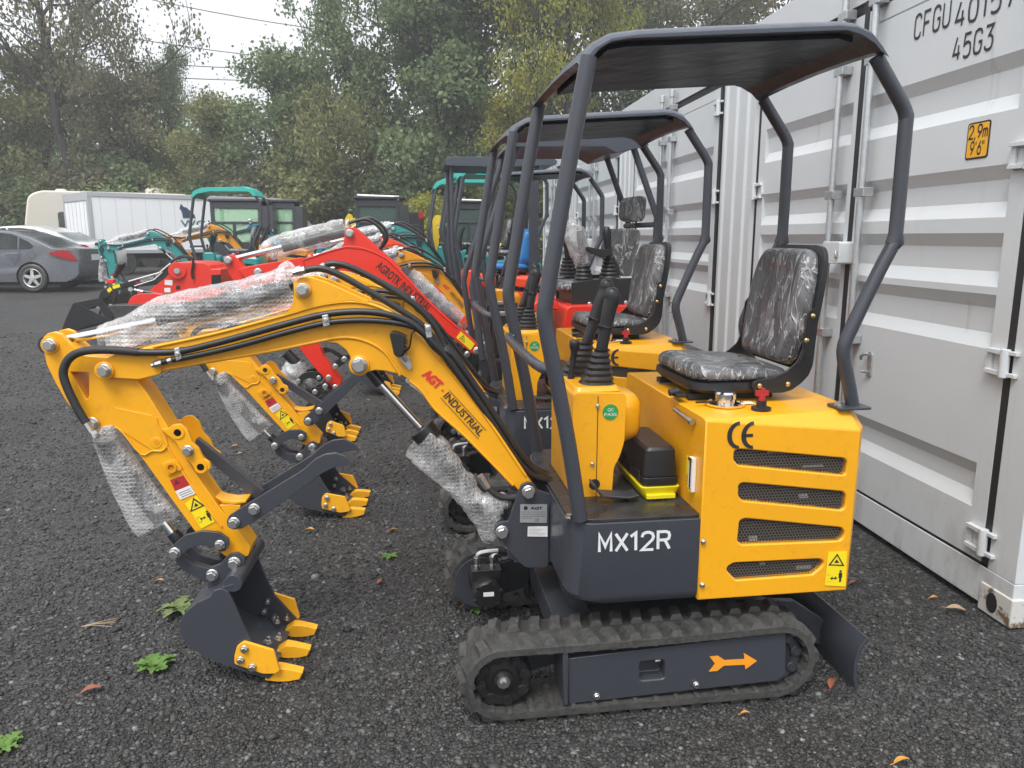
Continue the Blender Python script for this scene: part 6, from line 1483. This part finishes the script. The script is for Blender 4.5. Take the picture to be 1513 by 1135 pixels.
# ------------------------------------------------------------------ white box truck and the caravan behind it
def make_truck():
    r = empty('box_truck', (-12.9, 24.0, ground_z(-12.9, 24)), 45); L, Wd, z0, z1 = 6.4, 2.35, .75, 2.50
    b = MB(); b.box(0, L, 0, Wd, z0, z1); bo = obj('cargo_box', b, M['box_white'], r, .03)
    t = MB()
    for u in (-.02, L - .06): 
        for w in (-.02, Wd - .08): t.box(u, u + .14, w, w + .14, z0 - .02, z1 + .02)
    t.box(-.02, L + .06, -.025, .06, z1 - .10, z1 + .05); t.box(-.025, .06, -.02, Wd, z1 - .22, z1 + .05); t.box(-.02, L, -.02, .05, z0 - .08, z0 + .05); obj('corner_trim', t, M['trim_grey'], bo, .02)
    s = MB()
    for k in range(13): s.box(.35 + k * .45, .355 + k * .45, -.004, .002, z0 + .1, z1 - .12)
    for k in range(5): s.box(-.008, .0, .38 + k * .38, .395 + k * .38, z0 + .1, z1 - .25)
    obj('panel_seam', s, M['trim_grey'], bo)
    GZ = ground_z(-12.9, 24); F7 = Frame(-12.9, 24.0, 45); C1 = crop(0, 240, 3.7825)
    wf = MB(); P = [(u, z - GZ) for u, z in tr(F7, C1, [(1008, 240), (1012, 232), (1026, 248), (1042, 252), (1060, 268), (1078, 272), (1070, 280), (1086, 290), (1094, 312), (1024, 312), (1020, 290), (1014, 270), (1004, 258)], -.02)]
    wf.prism(P, -.012, -.006); obj('emblem', wf, M['ink_navy'], bo)
    x = MB(); o1 = F7.uz(*C1(1012, 362), -.02); o2 = F7.uz(*C1(1232, 362), -.02); u1 = F7.uz(*C1(1012, 322), -.02)
    put_text(x, 'WOLF', (o1[0], -.012, o1[1] - GZ), (o2[0] - o1[0], 0, 0), (0, 0, u1[1] - o1[1]), 0, .01); obj('lettering', x, M['ink_teal'], bo)
    c = MB(); c.loft([[(u, w, z) for u, w in rrect(L + .1 + i, .1, L + 1.9 - j, Wd - .1, .2, 3)] for z, i, j in ((.5, 0, 0), (1.3, 0, .05), (1.45, 0, .3), (1.95, .05, .8), (2.05, .2, 1.0))]); obj('cab', c, M['box_white'], r, .03)
    w = MB()
    for u in (.9, L + .9):
        for y in (.05, Wd - .35): w.lathe([(.2, 0), (.38, 0), (.42, .05), (.42, .25), (.38, .3), (.2, .3)], (u, y, .40), (0, 1, 0), 24)
    obj('wheel', w, M['rubber'], r); ch = MB(); ch.box(.1, L + 1.5, .5, Wd - .5, .5, .85); obj('chassis', ch, M['dark'], r)
    tag(r, 'white box truck with a dark wolf emblem and teal lettering on its side', 'truck')
paint('ink_teal', (.03, .13, .15), .5, 0, .1)
make_truck()
def make_van():
    r = empty('caravan', (-18.0, 29.2, ground_z(-18, 29) - .08), 31); b = MB(); prof = roundpoly([(0, .5), (-.12, 1.6), (.10, 2.78), (.5, 2.98), (6.8, 2.98), (7.0, 2.7), (7.0, .5)], [.1, .3, .3, .3, .2, .2, .1], 5)
    b.prism(prof, 0, 2.3); bo = obj('body', b, M['cream'], r, .12, 4)
    a = MB(); a.loft([[(u, w, z) for u, w in rrect(4.2 + i, .8 + i, 5.05 - i, 1.5 - i, .12, 4)] for z, i in ((2.98, 0), (3.16, .02), (3.24, .12))]); obj('roof_cooler', a, M['cream'], r, .02)
    v = MB(); v.loft([[(u, w, z) for u, w in rrect(1.0 + i, .9 + i, 1.45 - i, 1.3 - i, .1, 4)] for z, i in ((2.97, 0), (3.06, .02), (3.1, .1))]); obj('roof_vent', v, M['cream'], r, .02)
    w = MB(); w.prism(rrect(1.0, 1.5, 1.9, 2.2, .1), -.012, 0); w.prism(rrect(3.4, 1.5, 4.6, 2.2, .1), -.012, 0); obj('window', w, M['car_glass'], bo)
    t = MB()
    for u in (3.2, 4.1): t.lathe([(.15, 0), (.33, 0), (.35, .05), (.35, .2), (.15, .22)], (u, .02, .35), (0, 1, 0), 22)
    obj('wheel', t, M['rubber'], r); tag(r, 'cream caravan with rounded end parked behind the white box truck', 'caravan')
make_van()
def make_shed():
    r = empty('house', (-26, 38, .2), 5); b = MB(); b.box(-4, 3.4, 0, 6, 0, 3.0); w = obj('wall', b, M['box_white'], r); f = MB(); f.prism([(-4.4, 2.9), (3.8, 2.9), (-.3, 4.6)], -.3, 6.3); obj('roof', f, M['trim_grey'], r)
    s = MB()
    for k in range(14): s.box(-4, 3.41, -.015, .001, .2 * k + .1, .2 * k + .12)
    obj('siding', s, M['trim_grey'], w); tag(r, 'pale sided house peeping out behind the car at the far left', 'house')
make_shed()
# ------------------------------------------------------------------ trees
import numpy as np
def leaf_mat(name, cols, trans=.42):
    m, nt, b, o = mat(name); g = nd(nt, 'NewGeometry'); oi = nd(nt, 'ObjectInfo'); v = coords(nt); n = noi(nt, v, .55, 3)
    f = math_(nt, 'ADD', math_(nt, 'MULTIPLY', g.outputs['Random Per Island'], .55), math_(nt, 'MULTIPLY', n.outputs[0], .6))
    c = ramp(nt, f, [(.15 + .75 * i / (len(cols) - 1), q) for i, q in enumerate(cols)])
    nt.links.new(c, b.inputs['Base Color']); b.inputs['Roughness'].default_value = .6; b.inputs['Specular IOR Level'].default_value = .25
    t = nd(nt, 'BsdfTranslucent'); mx = nd(nt, 'MixShader'); mx.inputs[0].default_value = trans; nt.links.new(c, t.inputs[0]); nt.links.new(b.outputs[0], mx.inputs[1]); nt.links.new(t.outputs[0], mx.inputs[2]); nt.links.new(mx.outputs[0], o.inputs[0])
leaf_mat('leaf_green', [(0.073, 0.116, 0.059), (0.133, 0.195, 0.093), (0.187, 0.252, 0.118), (0.267, 0.317, 0.152)])
leaf_mat('leaf_olive', [(0.107, 0.127, 0.059), (0.180, 0.209, 0.085), (0.253, 0.267, 0.112), (0.320, 0.296, 0.126)])
leaf_mat('leaf_yellow', [(0.147, 0.190, 0.036), (0.255, 0.286, 0.054), (0.362, 0.360, 0.072), (0.442, 0.381, 0.084)])
leaf_mat('leaf_brown', [(0.088, 0.098, 0.063), (0.147, 0.159, 0.095), (0.201, 0.201, 0.116), (0.293, 0.231, 0.118)])
def bark():
    m, nt, b, o = mat('bark'); v = coords(nt, (1, 1, .2)); n = noi(nt, v, 9, 5, .7)
    nt.links.new(mix(nt, n.outputs[0], (.012, .011, .010), (.05, .044, .038)), b.inputs['Base Color']); b.inputs['Roughness'].default_value = .9; bump(nt, b, n.outputs[0], .8, .05)
bark()
def tree_mesh(seed, H, spread, base, nleaf, lsize, droop=0.0, density=1.0, lean=0.0):
    """tapered trunk, limbs, twigs; leaves as many small folded blades in clumps at the twigs"""
    r = random.Random(seed); tb = MB(); tips = []
    def limb(p, d, L, rad, lev):
        n = 5; P = [p]; q = p.copy(); dd = d.copy()
        for k in range(n):
            dd = (dd + Vector((r.uniform(-.22, .22), r.uniform(-.22, .22), (.10 if lev else .12) - droop * (lev > 0) * .25))).normalized(); q = q + dd * (L / n); P.append(q.copy())
        tb.tube(P, [rad * (1 - .72 * k / n) for k in range(n + 1)], 7 if lev < 2 else 4)
        if lev >= 3 or rad < .012: tips.append(q); tips.append(P[-2]); return
        kids_ = {0: int(13 * density), 1: 6, 2: 4}[lev]
        for k in range(kids_):
            if lev == 0: t = base + (1 - base) * (k + r.random() * .7) / kids_
            else: t = .28 + .72 * (k + r.random()) / kids_
            t = min(.98, t); i = min(n - 1, int(t * n)); pp = P[i].lerp(P[i + 1], t * n - i)
            a = r.uniform(0, 2 * math.pi) if lev else k * 2.4 + r.uniform(-.5, .5); side = Vector((math.cos(a), math.sin(a), 0))
            if lev == 0:
                up = .25 + .75 * t; nd_ = (side * 1.0 + Vector((0, 0, up))).normalized(); ll = spread * (1.0 - .55 * ((t - base) / (1 - base)) ** 1.5) * r.uniform(.75, 1.15)
            else:
                ax = dd.orthogonal(); ax.rotate(Matrix.Rotation(a, 3, dd)); nd_ = (dd * .8 + ax * .85 + Vector((0, 0, .1 - droop))).normalized(); ll = L * r.uniform(.4, .62)
            limb(pp, nd_, ll, rad * (.42 if lev == 0 else .5) * (1 - .4 * t if lev == 0 else 1), lev + 1)
        tips.append(q)
    limb(Vector((0, 0, -.2)), Vector((lean, 0, 1)).normalized(), H, H * .021, 0)
    rng = np.random.default_rng(seed); T = np.array([list(t) for t in tips]); per = max(1, nleaf // len(T))
    # leave some twigs bare and thicken others, so the crown has gaps and clumps
    wgt = rng.gamma(1.1, 1.0, len(T)); cnt = (wgt * per).astype(int); idx = np.repeat(np.arange(len(T)), cnt); n = len(idx)
    c = T[idx] + rng.normal(0, 1, (n, 3)) * np.array([.34, .34, .26]) * (spread / 4.0) ** .5
    if droop: c[:, 2] -= rng.exponential(.5, n) * droop * 1.6
    s = lsize * rng.uniform(.6, 1.35, n); d = rng.normal(0, 1, (n, 3)); d[:, 2] -= .35 + droop; d /= np.linalg.norm(d, axis=1)[:, None]
    e = np.cross(d, rng.normal(0, 1, (n, 3))); e /= np.linalg.norm(e, axis=1)[:, None]; nn = np.cross(d, e)
    w = (.36 if not droop else .2)
    a = c - d * s[:, None] * .5; b = c + e * (s * w)[:, None] + nn * (s * .08)[:, None]; q = c + d * s[:, None] * .55; b2 = c - e * (s * w)[:, None] + nn * (s * .08)[:, None]
    V = np.stack([a, b, q, b2], 1).reshape(-1, 3)
    me = bpy.data.meshes.new('crown'); me.vertices.add(len(V)); me.vertices.foreach_set('co', V.ravel()); me.loops.add(n * 4); me.loops.foreach_set('vertex_index', np.arange(n * 4)); me.polygons.add(n)
    me.polygons.foreach_set('loop_start', np.arange(0, n * 4, 4)); me.polygons.foreach_set('loop_total', np.full(n, 4)); me.update()
    return tb.mesh('trunk', [M['bark']], True, 60), me
TV = {'broad': tree_mesh(3, 13, 5.6, .28, 26000, .17), 'tall': tree_mesh(8, 17, 4.2, .16, 26000, .17), 'slim': tree_mesh(21, 15, 3.3, .10, 20000, .17), 'low': tree_mesh(33, 7.5, 3.2, .10, 20000, .15, 0, 1.0),
      'weeping': tree_mesh(41, 7.0, 2.8, .12, 22000, .20, .55), 'open': tree_mesh(55, 14, 6.6, .22, 27000, .17, 0, 1.1), 'bush': tree_mesh(61, 2.6, 2.0, .05, 13000, .125, 0, .8)}
_lm = {}
def tree(kind, px, Y, leaf, label, sc=1.0, deg=0, name='tree', cat='tree', group='trees along the back of the yard', sx=1.0):
    X = (px - PX) / F * math.hypot(Y, 0) * 1.0
    r = empty(name, (X, Y, ground_z(X, Y) - .05), deg); r.scale = (sc * sx, sc * sx, sc)
    link('trunk', TV[kind][0], r); o = link('crown', TV[kind][1], r)
    if not o.data.materials: o.data.materials.append(M[leaf])
    o.material_slots[0].link = 'OBJECT'; o.material_slots[0].material = M[leaf]
    tag(r, label, cat, group); return r
tree('open', 140, 33, 'leaf_brown', 'big dark-trunked tree with thin brownish leaves above the white truck', 1.15, 20, sx=.60)
tree('slim', 10, 36, 'leaf_green', 'grey green tree at the left edge behind the cars', .8, 60)
tree('low', 70, 36, 'leaf_olive', 'low olive tree behind the cream caravan', 1.1, 10)
tree('broad', 262, 36, 'leaf_green', 'rounded green tree just left of the sky gap', .60, 140, sx=.5)
tree('low', 225, 35, 'leaf_brown', 'low brownish tree rising behind the middle of the white truck', .95, 200)
tree('low', 335, 34, 'leaf_olive', 'low tree under the sky gap beside the green-windowed cab', .82, 300)
tree('slim', 455, 38, 'leaf_green', 'thin tree at the right edge of the sky gap', .60, 15, sx=.6)
tree('tall', 580, 34, 'leaf_green', 'tall green tree right of the sky gap', 1.0, 45, sx=.62)
tree('tall', 650, 36, 'leaf_green', 'very tall tree behind the yellow excavator with the grey cab', 1.12, 170, sx=.8)
tree('slim', 630, 32, 'leaf_green', 'tall slim tree left of the first canopy posts', 1.08, 250)
tree('weeping', 525, 31.5, 'leaf_olive', 'light olive drooping tree behind the red boom', .95, 30)
tree('broad', 690, 34, 'leaf_green', 'full green tree directly behind the canopy posts', 1.1, 310)
tree('broad', 835, 30, 'leaf_yellow', 'yellow-green tree above the second canopy roof', .92, 80, sx=.62)
tree('low', 775, 31, 'leaf_yellow', 'small yellow-green tree low beside the container end', .80, 120)
tree('tall', 900, 38, 'leaf_green', 'green tree behind the yellow-green one, above the nearest canopy', .95, 100)
tree('broad', 1010, 36, 'leaf_brown', 'russet-tinged tree showing over the container roof', .98, 190)
tree('low', 640, 33, 'leaf_green', 'low dark tree behind the far teal canopies', 1.05, 60)
tree('low', 455, 33, 'leaf_green', 'low dark tree between the green cab and the drooping tree', 1.0, 260)
tree('slim', 352, 40, 'leaf_olive', 'distant pale tree low inside the sky gap', .45, 33)
tree('tall', -60, 33, 'leaf_brown', 'brown tree leaning in from beyond the left edge', .95, 77)
SH = 'shrubs along the tree line'
for k_, (px, Y, lf, lab) in enumerate([(30, 33, 'leaf_green', 'dark shrub behind the white sedan'), (120, 34, 'leaf_brown', 'brown shrub behind the caravan roof'), (205, 34, 'leaf_green', 'green shrub above the truck roof near its rear corner'), (330, 33, 'leaf_green', 'shrub above the truck roof beside the wolf emblem'),
        (420, 32, 'leaf_brown', 'reddish shrub right of the green-windowed cab'), (480, 32, 'leaf_olive', 'olive shrub left of the grey cab'), (585, 31.5, 'leaf_green', 'dark shrub right of the grey cab'), (628, 28, 'leaf_yellow', 'yellowish tall-grass shrub left of the teal canopies'), (700, 31, 'leaf_green', 'dark shrub behind the teal canopies'), (745, 31, 'leaf_olive', 'olive shrub at the far end of the container')]):
    tree('bush', px, Y, lf, lab, (1.0 if lf != 'leaf_yellow' else .6) + .12 * (k_ % 3), 40 * k_, 'shrub', 'shrub', SH, 1.25)
def woodland():
    """the far wood behind the first trees reads as one mass"""
    rng = np.random.default_rng(9); n = 60000; x = rng.uniform(-48, 26, n); y = 43 + rng.uniform(0, 9, n)
    top = 5.5 + 2.5 * np.sin(x * .21) + 2.2 * np.sin(x * .63 + 1) - 3.0 * np.exp(-((x + 15.2) / 4.0) ** 2); z = rng.uniform(0, 1, n) ** .85 * top
    c = np.stack([x, y, z], 1) + rng.normal(0, .3, (n, 3)); s = rng.uniform(.25, .55, n); d = rng.normal(0, 1, (n, 3)); d /= np.linalg.norm(d, axis=1)[:, None]; e = np.cross(d, rng.normal(0, 1, (n, 3))); e /= np.linalg.norm(e, axis=1)[:, None]
    V = np.stack([c - d * s[:, None] * .5, c + e * s[:, None] * .35, c + d * s[:, None] * .5, c - e * s[:, None] * .35], 1).reshape(-1, 3)
    me = bpy.data.meshes.new('woodland'); me.vertices.add(len(V)); me.vertices.foreach_set('co', V.ravel()); me.loops.add(n * 4); me.loops.foreach_set('vertex_index', np.arange(n * 4)); me.polygons.add(n)
    me.polygons.foreach_set('loop_start', np.arange(0, n * 4, 4)); me.polygons.foreach_set('loop_total', np.full(n, 4)); me.materials.append(M['leaf_green']); me.update()
    o = link('woodland', me); tag(o, 'dark mass of woodland far behind the first trees', 'woodland', None, 'stuff')
woodland()
for (x0, y0, x1, y1, lab) in ((200, -5, 430, 38, 'topmost power line across the sky gap'), (200, 58, 430, 88, 'thick power line across the middle of the sky gap'), (200, 92, 430, 103, 'third power line down, in the sky gap'), (200, 112, 430, 120, 'lowest power line, just above the trees in the sky gap')):
    a, b = at_y(x0, y0, 40), at_y(x1, y1, 40); d = (b - a); m = MB(); P = [a - d * 1.0 + d * 3 * t - Vector((0, 0, .5 * math.sin(t * math.pi))) + Vector((0, 0, .45)) for t in (k / 16 for k in range(17))]
    m.tube(P, .022, 6); tag(obj('power_line', m, M['charcoal_dull']), lab, 'power line', 'power lines over the trees')
# ------------------------------------------------------------------ weeds and fallen leaves
leaf_mat('weed_leaf', [(.11, .155, .05), (.16, .21, .08), (.22, .27, .12)], .2)
leaf_mat('weed_bright', [(.07, .15, .03), (.11, .21, .045), (.16, .26, .07)], .2)
def weed(x, y, n, L, wd, mt, label, seed, flat=.5):
    p = on_z(x, y, 0); p.z = ground_z(p.x, p.y); r = random.Random(seed); ro = empty('weed', p)
    for k in range(n):
        m = MB(); a = 2 * math.pi * k / n + r.uniform(-.4, .4); l = L * r.uniform(.6, 1.1); el = r.uniform(.35, 1.35) * (1 - flat) + .3; d = Vector((math.cos(a), math.sin(a), 0)); s = Vector((-d.y, d.x, 0)); rows = []
        for t in (0, .12, .24, .36, .48, .6, .72, .84, .94, 1.0):
            c = d * (l * t * math.cos(el * (1 - .6 * t))) + Vector((0, 0, .004 + l * (math.sin(el) * t - .75 * el * t * t * .8)))
            c.z = max(c.z, .003); lob = 1 + .45 * (1 if int(t * 8) % 2 else -1) * (t < .93); h = wd * l * math.sin(min(1, t * .9 + .06) * math.pi) ** .8 * lob * .5 + .0015
            rows.append([c - s * h + Vector((0, 0, h * .35 + r.uniform(-.002, .003))), c, c + s * h + Vector((0, 0, h * .35 + r.uniform(-.002, .003)))])
        m.loft(rows, 0, False); obj('leaf', m, M[mt], ro, 0, 2, 80)
    tag(ro, label, 'weed', 'weeds in the gravel'); return ro
weed(266, 905, 20, .105, .27, 'weed_leaf', 'pale green weed rosette growing behind the nearest bucket', 1, .2)
weed(228, 988, 24, .068, .42, 'weed_bright', 'bright green leafy weed left of the nearest bucket', 2, .5)
weed(4, 1108, 16, .065, .4, 'weed_bright', 'weed cut by the bottom left corner', 3, .5)
weed(577, 826, 9, .05, .35, 'weed_bright', 'tiny weed in the gravel between the bucket and the tracks', 4, .5)
weed(703, 905, 5, .04, .5, 'weed_bright', 'tiny sprout under the nearest digger drive motor', 6, .5)
plain('leaf_rust', (.24, .075, .04), .6, 0, .3, 60); plain('leaf_orange', (.55, .26, .05), .6, 0, .3, 60); plain('leaf_tan', (.36, .25, .15), .7, 0, .3, 60)
def fallen(x, y, L, ang, mt, label, k=.45):
    p = on_z(x, y, 0); p.z = ground_z(p.x, p.y) + .008; m = MB(); rows = []
    for t in (0, .1, .25, .45, .65, .85, 1.0):
        h = L * k * math.sin(min(1, t + .04) * math.pi * .93) ** .8 * .5 + .001; z = .006 + .12 * L * math.sin(t * 3) ; rows.append([(L * (t - .5), -h, z + h * .5), (L * (t - .5), 0, z), (L * (t - .5), h, z + h * .35)])
    m.loft(rows, 0, False); m.tube([(-L * .5, 0, .006), (-L * .75, L * .05, .004)], .0012, 5); o = obj('fallen_leaf', m, M[mt], None, 0, 2, 80); o.location = p; o.rotation_euler = (R(rnd.uniform(-12, 12)), R(rnd.uniform(-12, 12)), R(ang)); tag(o, label, 'leaf', 'fallen leaves on the gravel')
for a in [(135, 1026, .062, 25, 'leaf_rust', 'large rust-red leaf at the lower left of the gravel'), (582, 788, .05, 10, 'leaf_orange', 'orange leaf between the second bucket and the tracks'), (562, 864, .045, 70, 'leaf_rust', 'small rusty leaf in the middle of the gravel'), (459, 786, .035, 0, 'leaf_orange', 'yellow leaf just below the second bucket'),
          (237, 862, .03, 0, 'leaf_orange', 'tiny orange leaf above the pale weed rosette'), (347, 662, .045, 15, 'leaf_orange', 'orange leaf beside the second digger bubble wrap'), (355, 673, .04, 40, 'leaf_tan', 'tan leaf just under the orange leaf near the second digger wrap'), (1412, 905, .07, -10, 'leaf_tan', 'brown leaf on the gravel by the container corner'),
          (1380, 888, .035, 0, 'leaf_orange', 'small orange leaf left of the container corner casting'), (1262, 866, .05, 20, 'leaf_rust', 'rusty leaf behind the engine cover by the dozer blade'), (1229, 1015, .05, 60, 'leaf_rust', 'curled rust leaf beside the rear of the near track'), (1101, 1060, .03, 0, 'leaf_orange', 'yellow scrap of leaf below the near track'),
          (690, 898, .04, 20, 'leaf_orange', 'orange leaf under the far track front'), (1333, 1132, .05, 10, 'leaf_orange', 'orange leaf cut by the bottom edge at the right'), (540, 612, .04, 30, 'leaf_rust', 'rusty leaf right of the black bucket'), (800, 1058, .03, 0, 'leaf_tan', 'tan leaf in front of the near track sprocket')]: fallen(*a)
def straw(x, y):
    p = on_z(x, y, 0); m = MB()
    for k in range(4):
        a = R((-9, 3, 8, 17)[k]); m.tube([(0, 0, .006), (.05 * math.cos(a), .05 * math.sin(a), .012), (.12 * math.cos(a * 1.3), .12 * math.sin(a * 1.3), .008)], .0012, 5)
    o = obj('dry_stalk', m, M['leaf_tan']); o.location = (p.x - .05, p.y, ground_z(p.x, p.y) + .01); o.rotation_euler = (0, 0, R(10)); tag(o, 'dry straw stalk lying left of the pale weed', 'stalk')
straw(140, 932)

def make_haze():
    """damp autumn air between here and the trees"""
    m = bpy.data.materials.new('haze'); m.use_nodes = True; t = m.node_tree; t.nodes.clear(); o = t.nodes.new('ShaderNodeOutputMaterial'); p = t.nodes.new('ShaderNodeVolumePrincipled')
    p.inputs['Color'].default_value = (.97, .985, 1.0, 1); p.inputs['Density'].default_value = .0030; p.inputs['Anisotropy'].default_value = .2; t.links.new(p.outputs[0], o.inputs['Volume'])
    mb = MB().box(-76, 76, -26, 81, -1.3, 24); q = obj('haze', mb, m); tag(q, 'thin damp haze hanging over the whole yard', 'haze', None, 'stuff')
make_haze()
